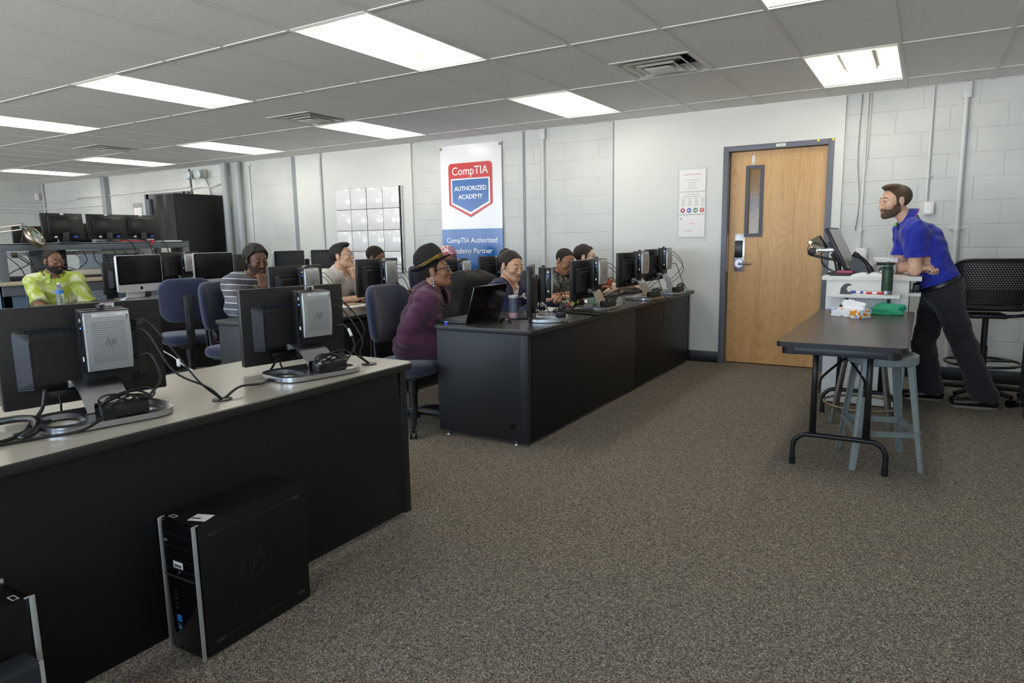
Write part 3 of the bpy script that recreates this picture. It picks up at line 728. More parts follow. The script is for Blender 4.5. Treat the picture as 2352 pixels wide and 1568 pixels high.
where = {(3, 2): 'ceiling light fixture nearest above the grey door frame', (3, 0): 'ceiling light fixture cut by the top right edge of the photo',
 (-1, 0): 'largest nearest ceiling light fixture at top centre', (-1, 2): 'ceiling light fixture just in front of the wall above the banner\'s right',
 (-5, 0): 'long ceiling light fixture at upper left, in front of the middle vent', (-5, 2): 'ceiling light fixture beside the middle ceiling vent',
 (-9, 0): 'ceiling light fixture cut by the left edge, second row from camera', (-9, 2): 'ceiling light fixture left of the middle vent and above the emergency lamp',
 (-13, 2): 'thin far ceiling light fixture right below the farthest vent', (-17, 2): 'farthest ceiling light fixture at left edge above the far corner',
 (-13, 0): 'ceiling light fixture far left outside the frame, front of far corner', (-17, 0): 'ceiling light fixture farthest left outside the frame'}
for (i, r) in LIGHTS:
    o = lp if first else copy_tree(lp); first = False
    o.location = ((i + .5) * TW, (r + .5) * TL, H)
    lab = where.get((i, r)) or 'ceiling light fixture outside the frame above the nearest desk row, %s from the right' % ('first', 'second', 'third')[[-5, -9, -13].index(i)]
    tag(o, lab, 'ceiling light', 'recessed ceiling lights')
vp = make_vent()
for n, (i, r) in enumerate(VENTS):
    o = vp if n == 0 else copy_tree(vp); o.location = ((i + .5) * TW, (r + .75) * TL, H)
    tag(o, ('square stepped ceiling vent nearest the door', 'square stepped ceiling vent in the middle between two lights', 'small far ceiling vent near the left corner')[n], 'vent', 'ceiling air vents')

# ------------------------------------------------------------------ door
dr = MB(); dr.box(.893, PF - .012, 0, .945, Y1 + .12, 2.168, .004); dr.box(1.841, PF - .012, 0, 1.893, Y1 + .12, 2.168, .004); dr.box(.944, PF - .0115, DZ, 1.842, Y1 + .119, 2.1675, .002)
dr.box(.945, 4.21, 0, .962, Y1 + .12, DZ); dr.box(1.824, 4.21, 0, 1.841, Y1 + .12, DZ); dr.box(.945, 4.21, DZ - .017, 1.841, Y1 + .12, DZ)
d1 = tag(obj('door_1', dr, M_frame), kind='structure')
LF = 4.165
def door_panel():
    mb = MB(); out = [(.949, .012), (1.837, .012), (1.837, DZ - .004), (.949, DZ - .004)]
    hole = [(1.128, 1.315), (1.24, 1.315), (1.24, 1.948), (1.128, 1.948)]
    Mx = frame((0, LF, 0), (1, 0, 0), (0, 0, 1), (0, -1, 0))
    mb.prism(out, -.044, 0, Mx, 0, [hole[::-1]]); return mb
obj('door_leaf', door_panel(), M_oak, d1, smooth=False)
wl = MB(); Mx = frame((0, LF, 0), (1, 0, 0), (0, 0, 1), (0, -1, 0))
wl.prism([(1.098, 1.284), (1.27, 1.284), (1.27, 1.978), (1.098, 1.978)], 0, .009, Mx, 0, [[(1.132, 1.318), (1.132, 1.945), (1.236, 1.945), (1.236, 1.318)]])
vf = obj('vision_frame', wl, mat('vision_frame_steel', '41454d', .45), d1)
sc = MB()
for z in (1.31, 1.525, 1.74, 1.95):
    for x in (1.113, 1.255): sc.sphere((x, LF - .01, z), .0045, None, 0, 6)
obj('screw', sc, M_steel, vf)
M_glass = mat('wire_glass', 'd9d2b8', .08, trans=.0, alpha=.38)
g = NT('wired_pane', .1, col='8a7a58', spec=.5); o_ = g.obj(); sp = g.n('SeparateXYZ', {'Vector': o_})
def lines(axis, f):
    a = g.math('FRACT', g.math('MULTIPLY', sp.outputs[axis], f)); return g.math('LESS_THAN', a, .16)
wl_ = g.math('MAXIMUM', lines(0, 80.0), lines(2, 80.0)); g.color(g.mix(wl_, '8c7a56', '4f4636'))
g.t.links.new(g.math('ADD', g.math('MULTIPLY', wl_, .55), .3), g.b.inputs['Alpha'])
obj('wired_glass', MB().box(1.12, LF + .018, 1.31, 1.25, LF + .023, 1.955), g.m, d1, smooth=False)
lk = MB(); lk.box(1.008, LF - .006, .941, 1.11, LF, 1.318, .002); pl = obj('lock_plate', lk, M_alu, d1)
lk = MB(); lk.box(1.014, LF - .03, 1.078, 1.09, LF - .005, 1.25, .008); obj('keypad', lk, M_blacksat, pl)
lk = MB(); lk.cyl((1.062, LF - .005, 1.02), (1.062, LF - .03, 1.02), .044, .04, 24); lk.cyl((1.062, LF - .03, 1.02), (1.062, LF - .05, 1.02), .022, .02, 16)
lk.tube(spline([(1.062, LF - .045, 1.02), (1.09, LF - .056, 1.02), (1.13, LF - .058, 1.018), (1.175, LF - .055, 1.016)], 4), .011, 10); obj('lever_handle', lk, M_silver, d1)
hk = MB(); hk.box(1.152, LF - .004, 1.98, 1.18, LF, 2.075, .004); hk.tube(spline([(1.166, LF - .004, 2.0), (1.166, LF - .03, 1.985), (1.166, LF - .034, 2.005)], 4), .005, 8); obj('coat_hook', hk, M_white, d1)
st = MB(); st.box(.945, LF - .05, .94, .9475, LF + .02, 1.31); obj('strike_plate', st, M_alu, d1)
np_ = MB(); Mw = frame((0, PF - .0125, 0), (1, 0, 0), (0, 0, 1), (0, -1, 0))
np_.box(1.387, PF - .0165, 2.129, 1.473, PF - .012, 2.157, .001); n_ = obj('room_number_plate', np_, M_label, d1)
obj('number', text_mb(MB(), '113', .024, frame((1.43, PF - .017, 2.143), (1, 0, 0), (0, 0, 1), (0, -1, 0)), depth=.0003), M_ink, n_, smooth=False)
for k, x in enumerate((1.756, 1.882)):
    dt = MB(); dt.cyl((x, PF - .012, 2.156), (x, PF - .015, 2.156), .011, seg=12)
    tag(obj('sticker_dot', dt, mat('yellow', 'e6dc2a', .5)), ('yellow sticker dot near the right end of the door head, left one of two', 'yellow sticker dot on the right top corner of the door frame')[k], 'sticker', 'yellow dots on the door frame')
hall = MB(); hall.box(.2, 5.6, -.1, 2.6, 5.7, 2.6); hall.box(.2, 4.32, -.1, 2.6, 5.7, 0); hall.box(.2, 4.32, 2.4, 2.6, 5.7, 2.5); hall.box(.1, 4.32, 0, .2, 5.7, 2.5); hall.box(2.6, 4.32, 0, 2.7, 5.7, 2.5)
struct('wall_corridor', hall, mat('corridor_paint', 'b8a478', .6), smooth=False)
hl = MB(); hl.box(1.0, 4.8, 2.37, 1.6, 5.3, 2.39); tag(obj('corridor_light', hl, mat('corridor_lamp', 'ffe7b8', .5, emit=5), smooth=False), 'warm light panel on the corridor ceiling behind the oak door', 'ceiling light')
hw = MB(); hw.box(.3, 5.5, 1.72, 2.5, 5.6, 1.78); struct('trim_6', hw, mat('corridor_rail', '9c7440', .5), smooth=False)

# far doorway behind the black cabinet
d2 = MB(); d2.box(-8.95, 4.06, 0, -8.83, Y1, 2.17, .004); d2.box(-7.85, 4.06, 0, -7.73, Y1, 2.17, .004); d2.box(-8.9, 4.06, 2.08, -7.8, Y1, 2.17, .004)
d2 = tag(obj('door_2', d2, M_frame), kind='structure')
obj('door_leaf', MB().box(-8.83, 4.1, 0.01, -7.85, Y1, 2.08), mat('dark_door', '1d2026', .35), d2)

# ------------------------------------------------------------------ conduits, boxes, cables on the walls
M_cond = mat('conduit_paint', 'd3d6d4', .4)
def conduit(x, r, z0, z1, label, y=4.12, extra=(), top=None, m=None):
    t = empty('conduit', (x, y - r, z0), 0, label, 'conduit', 'painted conduits on the back wall')
    obj('pipe', MB().cyl((0, 0, 0), (0, 0, z1 - z0), r, seg=12), m or M_cond, t)
    for z in extra:
        c = MB(); c.cyl((0, 0, z - z0 - .02), (0, 0, z - z0 + .02), r * 1.35, seg=12); c.box(-r * 2.6, -r * .2, z - z0 - .008, r * 2.6, r, z - z0 + .008, .002)
        obj('coupling', c, m or M_cond, t)
    if top: obj('entry_fitting', MB().box(-top[0], -r, z1 - z0 - top[1], top[0], r, z1 - z0, .004), m or M_cond, t)
    return t
conduit(2.885, .021, .12, H, 'broad white raceway to the right of the leaning man', extra=(1.33,), top=(.033, .13))
conduit(2.645, .0125, 1.56, H, 'thin grey conduit running down to the small wall box', extra=(1.78,))
conduit(2.145, .011, 1.16, H, 'thin conduit between the door and the leaning man', extra=(1.33,))
conduit(-1.15, .022, .12, H, 'white raceway just right of the banner', extra=(), top=(.036, .12))
conduit(-4.69, .02, .12, H, 'white raceway left of the framed grid panel', y=4.09, top=(.032, .06))
conduit(-6.24, .014, .12, 2.5, 'thin conduit right of the thick wall pipes', top=(.05, .03))
M_pipe = mat('pipe_paint', 'aeb4b8', .45)
conduit(-6.42, .05, .12, H, 'thick painted pipe, right of a pair', y=4.09, m=M_pipe)
conduit(-6.72, .055, .12, H, 'thick painted pipe, left of a pair beside the cabinet', y=4.09, m=M_pipe)
conduit(-6.58, .02, .12, H, 'thin pipe between the two thick painted pipes', m=M_pipe)
def cable(name, pts, r, label, m=None, n=6, cat='cable', group=None, seg=6):
    p0 = Vector(pts[0]); q = spline([Vector(p) - p0 for p in pts], n)
    return tag(obj(name, MB().tube(q, r, seg), m or M_cable, loc=p0, ang=0), label, cat, group)
cable('wall_cable', [(2.10, 4.11, 2.53), (2.09, 4.105, 2.0), (2.12, 4.105, 1.6), (2.1, 4.11, 1.33)], .005, 'dark cable hanging beside the thin conduit right of the door', mat('cable_grey', '9a9c9c', .5))
cable('wall_cable', [(2.175, 4.11, 2.53), (2.165, 4.105, 2.0), (2.14, 4.105, 1.7), (2.13, 4.105, 1.33), (2.17, 4.1, 1.2), (2.235, 4.09, 1.1), (2.25, 4.05, .99)], .005, 'pale cable looping past the white junction box by the door', M_cablew)
jb = empty('junction_box', (2.155, 4.12, 1.11), 0, 'white junction box on the wall behind the desk phone', 'wall box')
obj('box_body', MB().box(-.055, -.045, -.058, .055, 0, .058, .006), M_white, jb)
s_ = MB()
for x in (-.042, .042):
    for z in (-.046, .046): s_.sphere((x, -.046, z), .005, None, 0, 6)
obj('screw', s_, M_steel, jb)
tb = empty('thermostat', (2.67, 4.12, 1.505), 0, 'small white wall box at the end of the thin conduit', 'wall box')
obj('box_body', MB().box(-.038, -.04, -.055, .038, 0, .058, .006), M_white, tb)
obj('front_cover', MB().box(-.026, -.046, -.045, .026, -.038, -.012, .004), mat('pale_plastic', 'f2f3f5', .3), tb)
# horizontal raceways on the far walls
def raceway(pts, label, r=.012):
    return tag(obj('cable_raceway', MB().tube(pts, r, 8), M_cond, ang=0), label, 'raceway', 'horizontal raceways on the far wall')
raceway([(-10.3, 4.105, 2.05), (-12.3, 4.105, 2.045), (-12.44, 4.0, 2.045), (-12.44, 2.5, 2.05)], 'lower white raceway turning the far left corner')
raceway([(-7.75, 4.105, 2.235), (-10.05, 4.105, 2.21), (-11.2, 4.105, 2.2)], 'upper white raceway above the dark far doorway')
raceway([(-11.2, 4.105, 2.2), (-11.8, 4.1, 2.16), (-12.3, 4.1, 2.19), (-12.44, 3.9, 2.195), (-12.44, 2.5, 2.21)], 'sagging white cable run in the far left corner', .01)
tag(obj('corner_raceway', MB().cyl((-12.43, 4.09, .1), (-12.43, 4.09, H), .025, seg=8), M_cond, ang=0), 'vertical white raceway in the far left room corner', 'raceway')
tag(obj('motion_sensor', MB().box(-12.46, 3.95, 2.22, -12.41, 4.01, 2.35, .01), M_white), 'small white sensor near the far left corner', 'sensor')
em = empty('emergency_lamp', (-7.45, 4.12, 2.42), 0, 'white emergency lamp high on the wall above the black cabinet', 'lamp')
e = MB(); e.box(-.14, -.08, -.07, .2, 0, .07, .03); obj('lamp_body', e, mat('beige_plastic', 'd8d5cc', .45), em)
for x in (-.12, .15):
    e = MB(); e.cyl((x, -.08, .0), (x + .03, -.17, -.02), .05, .075, 16); e.sphere((x + .03, -.165, -.02), .07, None, 0, 8, (1, .3, 1)); obj('lamp_head', e, mat('lamp_clear', 'b9c4c8', .15), em)
cable('wall_cable', [(-7.3, 4.1, 2.36), (-7.2, 4.09, 2.2), (-7.16, 4.09, 2.05), (-7.1, 4.1, 1.8)], .008, 'grey cable hanging below the emergency lamp', mat('cable_mid', '7d8388', .5))
cable('wall_cable', [(-7.72, 4.1, 2.2), (-7.4, 4.09, 2.22), (-7.1, 4.09, 2.21), (-6.8, 4.09, 2.28)], .01, 'white cable sagging along wall above the black cabinet', M_cablew)
cable('wall_cable', [(-7.7, 4.1, 2.52), (-7.68, 4.1, 2.2), (-7.66, 4.1, 1.9)], .012, 'dark vertical cable left of the emergency lamp', mat('cable_dk', '4b5055', .5))

# ------------------------------------------------------------------ banner, signs, grid panel
def wallM(x, y, z): return frame((x, y, z), (1, 0, 0), (0, 0, 1), (0, -1, 0))
def text_fit(mb, s, width, M, mi=0, bold=.0, depth=.0003, hscale=1.0):
    t = text_mb(MB(), s, 1.0, None, depth=depth, bold=bold)
    xs_ = [v[0] for v in t.v]; w = max(xs_) - min(xs_); cx = (max(xs_) + min(xs_)) / 2; k = width / w
    return mb.raw([((x - cx) * k, y * k * hscale, z) for x, y, z in t.v], t.f, M, mi)
bx0, bx1, bz0, bz1 = -2.63, -1.73, .922, 2.452; by = 4.098
def cloth_panel(z0, z1, nx=18, nz=12):
    mb = MB(); vs = []; fs = []
    for j in range(nz + 1):
        for i in range(nx + 1):
            x = bx0 + (bx1 - bx0) * i / nx; z = z0 + (z1 - z0) * j / nz
            k = (z - bz0) / (bz1 - bz0)
            y = .0025 * math.sin(x * 21) * k ** 3 + .002 * math.sin(x * 9 + z * 2)
            vs.append((x + .026, by + y + .0 - .0045, z)); 
    for j in range(nz):
        for i in range(nx): a = j * (nx + 1) + i; fs.append((a, a + 1, a + nx + 2, a + nx + 1))
    n = len(vs); vs += [(x, y + .0015, z) for x, y, z in vs]; fs += [tuple(i + n for i in f[::-1]) for f in fs]
    return mb.raw(vs, fs)
ban = empty('banner', ((bx0 + bx1) / 2 + .026, by, bz0), 0, 'tall white and blue hanging banner with a red and blue shield', 'banner')
def bpart(name, mb, m, par=None):
    o = obj(name, mb, m, par or ban, smooth=True); L_ = ban.location
    for v in o.data.vertices: v.co -= L_
    return o
M_banw = mat('banner_white_vinyl', 'e9ebef', .22, spec=.6); M_banb = mat('banner_blue_vinyl', '1160ab', .22, spec=.6)
bpart('white_sheet', cloth_panel(1.435, bz1), M_banw); bpart('blue_sheet', cloth_panel(bz0, 1.437, 18, 8), M_banb)
cx = -2.158; fy = by - .0098
def shield(w, zt, zs, zb, r):
    p = [(w / 2, zs), (w / 2, zt - r)]
    p += [(w / 2 - r + r * math.cos(R(a)), zt - r + r * math.sin(R(a))) for a in range(0, 91, 15)]
    p += [(-x, z) for x, z in p[::-1]]; p += [(0, zb)]; return p
Mb = wallM(cx, fy, 0)
sh = bpart('shield', MB().prism(shield(.645, 2.235, 1.735, 1.578, .05), -.0015, 0, Mb), mat('banner_red', 'c62c30', .25))
bpart('shield_border', MB().prism(shield(.575, 2.05, 1.745, 1.612, .012), 0, .0006, Mb), M_banw, sh).location = (0, 0, 0)
bpart('shield_field', MB().prism(shield(.535, 2.034, 1.762, 1.64, .008), .0006, .0012, Mb), M_banb, sh)
M_print = mat('print_white', 'f4f5f7', .3)
def btext(s, w, z, dy, x=cx, bold=.012, name='lettering', h=1.0): bpart(name, text_fit(MB(), s, w, wallM(x, fy - dy, z), bold=bold, hscale=h), M_print)
btext('CompTIA', .53, 2.135, .0004, bold=.0, h=1.05); btext('AUTHORIZED', .475, 1.925, .0016); btext('ACADEMY', .36, 1.825, .0016)
btext('CompTIA Authorized', .755, 1.295, -.0032, cx - .0); btext('Academy Partner', .65, 1.165, -.0032, cx - .02)
gl = MB(); Mg = wallM(cx + .155, fy + .003, .975); gl.prism(circ(.045, 24), 0, .0004, Mg, 0, [circ(.041, 24)[::-1]]); 
for a in (-.5, 0, .5): gl.prism([(a * .05 - .006, -.03), (a * .05 + .006, -.03), (a * .07 + .008, .03), (a * .07 - .008, .03)], 0, .0004, Mg)
bpart('globe_print', gl, mat('banner_lightblue', '6fa3d4', .3))
for x in (bx0 + .045, bx1 + .008):
    gm = MB(); gm.tube([(x + .013 * math.cos(a), by - .0105, bz1 - .03 + .013 * math.sin(a)) for a in np.linspace(0, 2 * PI, 17)[:-1]], .004, 6, closed=True); bpart('grommet', gm, mat('brass', 'b8a060', .3, 1.0))

sg = empty('emergency_sign', (.59, PF, 1.62), 0, 'clear sign holder with three printed emergency notices beside the door', 'sign')
def spart(name, mb, m, par=None): return obj(name, mb, m, par or sg, smooth=False)
O = lambda x, z, d: frame((x - .59, -d, z - 1.62), (1, 0, 0), (0, 0, 1), (0, -1, 0))
M_acr = mat('clear_acrylic', 'eef2f0', .08, alpha=.05, spec=.4)
spart('acrylic_holder', MB().box(-.16, -.006, -.375, .16, 0, .374), M_acr)
for x in (-.148, .148):
    for z in (-.36, .36): spart('screw', MB().cyl((x, -.006, z), (x, -.01, z), .004, seg=8), M_steel)
M_tiny = mat('print_grey', '8f8f90', .7); M_rp = mat('print_red', 'd46a70', .6)
def page(z0, z1): return spart('notice_page', MB().box(-.135, -.0085, z0 - 1.62, .134, -.0065, z1 - 1.62), M_paper)
p1 = page(1.755, 1.97); p2 = page(1.525, 1.745); p3 = page(1.293, 1.515)
spart('heading', text_fit(MB(), 'EMERGENCY INFORMATION', .19, O(.59, 1.922, .0088)), mat('print_crimson', 'b23a48', .6), p1)
b_ = MB()
for s, z, w in (('YOU ARE LOCATED IN', 1.867, .145), ('WEST QUAD', 1.84, .08), ('ROOM 113', 1.813, .075), ('710 ALTON WAY', 1.786, .11)): text_fit(b_, s, w, O(.59, z, .0088))
spart('body_text', b_, M_tiny, p1)
b_ = MB(); text_fit(b_, 'IN AN EMERGENCY', .135, O(.595, 1.722, .0088)); text_fit(b_, 'WHEN YOU HEAR IT. DO IT.', .2, O(.592, 1.7, .0088))
for c, s in enumerate(('LOCKOUT', 'LOCKDOWN', 'EVACUATE', 'SHELTER')):
    x = .48 + c * .067; text_fit(b_, s, .036, O(x + .018, 1.683, .0088))
    for k in range(7): b_.box(x - .59, -.0089, 1.672 - k * .011 - 1.62, x - .59 + .03 + .016 * ((k * 7 + c * 3) % 3) / 2, -.0086, 1.6745 - k * .011 - 1.62)
spart('body_text', b_, M_tiny, p2)
for c, col in enumerate(('b33a52', '2f62b0', '2f7d57', 'dd5a4e')):
    x = .494 + c * .066
    d = MB().prism(circ(.024, 24), 0, .0003, O(x, 1.563, .0087)); ic = spart('safety_icon', d, mat('icon%d' % c, col, .5), p2)
    q = MB(); Mi = O(x, 1.563, .0091)
    if c == 0: q.box(-.008, -.008, 0, .008, .004, .0002, M=Mi); q.prism([(.006 * math.cos(a), .004 + .009 * math.sin(a)) for a in np.linspace(0, PI, 9)], 0, .0002, Mi)
    elif c == 1: q.box(-.014, -.009, 0, -.003, .009, .0002, M=Mi); q.prism([(.014, -.009), (.014, .009), (.001, 0)], 0, .0002, Mi)
    elif c == 2:
        for k in (-1, 0, 1): q.box(k * .01 - .003, -.012, 0, k * .01 + .003, .004, .0002, M=Mi); q.prism(circ(.0035, 10, k * .01, .009), 0, .0002, Mi)
    else: q.box(-.003, -.013, 0, .003, .006, .0002, M=Mi); q.prism([(-.01, .004), (.01, .004), (0, .015)], 0, .0002, Mi)
    spart('pictogram', q, M_print, ic)
b_ = MB()
for k in range(9):
    for j in range(3): b_.box(-.12 + j * .085 + (k % 2) * .01, -.0089, -.31 + k * .019, -.12 + j * .085 + .05 + (k * j % 3) * .01, -.0086, -.3092 + k * .019)
spart('floor_plan_lines', b_, mat('print_pale', 'd9d4d4', .7), p3)
b_ = MB(); b_.box(-.022, -.009, -.193, .035, -.0086, -.189); b_.box(-.07, -.009, -.268, .0, -.0086, -.264); b_.prism(circ(.008, 12), 0, .0003, O(.475, 1.48, .0087)); b_.prism(circ(.003, 8), 0, .0003, O(.55, 1.455, .0087))
spart('route_marks', b_, M_rp, p3)

gp = empty('grid_panel', (-3.82, PF, .88), 0, 'white glossy panel of sixteen tiles with black joints on the back wall', 'wall panel')
obj('backing_frame', MB().box(-.575, -.03, 0, .6, 0, 1.14, .002), mat('pale_frame', 'c9cbca', .4), gp)
obj('joint_backing', MB().box(-.572, -.05, .004, .58, -.03, 1.136), M_ink, gp, smooth=False)
for i in range(4):
    for j in range(4):
        t = MB(); x = -.57 + i * .286; z = .006 + j * .283; g_ = .009 if i == 2 else .0045
        t.box(x + g_, -.056, z + .003, x + .2825, -.049, z + .279, .0008); obj('panel_tile', t, mat('gloss_tile', 'ececec', .07, spec=.6), gp)
for j in range(4):
    for dz in (.08, .16): obj('edge_clip', MB().box(.58, -.052, j * .283 + dz, .588, -.036, j * .283 + dz + .02), M_ink, gp, smooth=False)
pn = empty('posted_notice', (-9.27, 4.12, 1.9), 0, 'small white notice in a clear sleeve left of the dark far doorway', 'sign')
obj('sleeve', MB().box(-.15, -.005, -.12, .15, 0, .14), M_acr, pn, smooth=False)
obj('page', MB().box(-.12, -.007, -.14, .12, -.004, .06), M_paper, pn, smooth=False)
# ------------------------------------------------------------------ desks
M_top1 = make_speckle('reflection_paled_top', 'a39c8e', 'b0a99b', 420, .24, .02)  # reflected light on this desktop is put into its pale base colour
M_top2 = make_speckle('charcoal_top', '35332f', '403e3a', 420, .3, .02)
def make_desk(x0, x1, y0, y1, top, label, join=(), near=True, grp='black laminate computer desks', r=.06):
    t = empty('computer_desk', ((x0 + x1) / 2, (y0 + y1) / 2, 0), 0, label, 'desk', grp)
    w, l = (x1 - x0) / 2, (y1 - y0) / 2
    d = MB(); d.prism(rrect(2 * w, 2 * l, r, 5), .722, .75); obj('desktop', d, top, t, ang=30)
    e = MB(); q = rrect(2 * w, 2 * l, r, 5); n = len(q); pf = [(0, .718), (.006, .721), (.008, .735), (.006, .747), (0, .7505)]; vs = []; fs = []
    q2 = [rrect(2 * w + 2 * o, 2 * l + 2 * o, r + o, 5) for o, z in pf]
    for k, (o, z) in enumerate(pf): vs += [(x, y, z) for x, y in q2[k]]
    for k in range(len(pf) - 1):
        for i in range(n): j = (i + 1) % n; fs.append((k * n + i, k * n + j, (k + 1) * n + j, (k + 1) * n + i))
    e.raw(vs, fs); obj('edge_band', e, M_edge, t)
    p = MB(); fx = w - .05; cuts = [-l + .045] + [c - (y0 + y1) / 2 for c in join] + [l - .045]
    for a, b in zip(cuts[:-1], cuts[1:]): obj('front_panel', MB().box(fx - .02, a + .024, .03, fx, b - .024, .715, .0015), M_blackdesk, t)
    obj('rail', MB().box(fx - .03, -l + .06, .6, fx - .021, l - .06, .7), M_blacksat, t)
    for s in (-1, 1):
        y = s * (l - .035)
        obj('end_panel', MB().box(-w + .03, y - .012, .03, fx - .055, y + .012, .715, .0015), M_endp, t)
        obj('corner_post', MB().box(fx - .053, y - .02, .02, fx + .002, y + .02, .716, .002), M_endp, t)
        if s < 0: obj('cable_hole', MB().cyl((fx - .12, y - .0125, .12), (fx - .12, y - .014, .12), .024, seg=20), M_blackgl, t)
        for x in (-w + .1, fx - .1): 
            g = MB(); g.cyl((x, y, .008), (x, y, .03), .006, seg=8); g.cyl((x, y, 0), (x, y, .009), .016, .013, 14); obj('foot', g, M_steel, t)
    for c in join:
        c -= (y0 + y1) / 2
        obj('joint_post', MB().box(fx - .028, c - .018, .02, fx - .004, c + .018, .72), M_blacksat, t)
    return t
M_endp = make_speckle('daylit_laminate', '191a1c', '202225', 500, .45, .04, .4)  # bluish daylight on the end panels is mixed into this black laminate
make_desk(-.1, .674, -3.6, -.53, M_top1, 'nearest long black desk with top coloured pale for reflected light at lower left')
make_desk(-.13, .655, .62, 4.03, M_top2, 'long black desk in the middle running to the wall, end panel facing the aisle', join=(2.47,))
make_desk(-1.8, -1.03, .17, 4.03, M_top2, 'second desk row behind the middle desk, where the striped jumper man leans', join=(2.1,))
make_desk(-4.66, -3.75, .27, 4.03, M_top2, 'farthest desk row carrying the white all-in-one computers', join=(2.1,))
def grommet(x, y, label):
    t = empty('desk_grommet', (x, y, .7505), 0, label, 'grommet', 'cable grommets in the desktops')
    g = MB(); g.lathe([(.028, 0), (.034, .0), (.034, .004), (.028, .005)], 20); g.raw([(x_, y_, .002) for x_, y_ in circ(.029, 20)], [tuple(range(20))]); obj('ring', g, M_blackpl, t)
grommet(.536, -1.456, 'black cable grommet between the two nearest monitors'); grommet(.524, -.679, 'black cable grommet near the right end of the nearest desk')
grommet(.42, 2.28, 'cable grommet on the middle desk before the joint'); grommet(.45, 3.9, 'cable grommet on the middle desk by the wall')

# ------------------------------------------------------------------ monitor with thin client
M_rib = mat('vent_rib_plastic', '282c33', .4)
g = NT('perforated_silver', .38, col='b4b6b6', metal=.55); o_ = g.obj(); sp = g.n('SeparateXYZ', {'Vector': o_})
u = g.math('MULTIPLY', sp.outputs[1], 170.0); v = g.math('MULTIPLY', sp.outputs[2], 150.0)
row = g.math('FLOOR', v); uu = g.math('ADD', u, g.math('MULTIPLY', g.math('FRACT', g.math('MULTIPLY', row, .5)), 1.0))
du = g.math('SUBTRACT', g.math('FRACT', uu), .5); dv = g.math('SUBTRACT', g.math('FRACT', v), .5)
rr = g.math('ADD', g.math('MULTIPLY', du, du), g.math('MULTIPLY', dv, dv)); dot = g.math('LESS_THAN', rr, .1)
ay = g.math('LESS_THAN', g.math('ABSOLUTE', sp.outputs[1]), .052); az = g.math('LESS_THAN', g.math('ABSOLUTE', g.math('SUBTRACT', sp.outputs[2], .238)), .07)
dk = g.math('ADD', .3, g.math('MULTIPLY', g.math('MULTIPLY', ay, az), .45))
g.color(g.mix(g.math('MULTIPLY', dot, dk), 'bcbebe', '303132')); M_perf = g.m
def barcode(mb, w, h, M, n=18, mi=0):
    rnd = random.Random(3); x = -w / 2
    while x < w / 2: a = rnd.choice((.0012, .002, .003)) * w / .05; mb.box(x, -h / 2, 0, x + a, h / 2, .0003, M=M, mi=mi); x += a + rnd.choice((.0012, .002)) * w / .05
    return mb
def outM(x, y, z): return frame((x, y, z), (0, 1, 0), (0, 0, 1), (1, 0, 0))        # marks facing +x
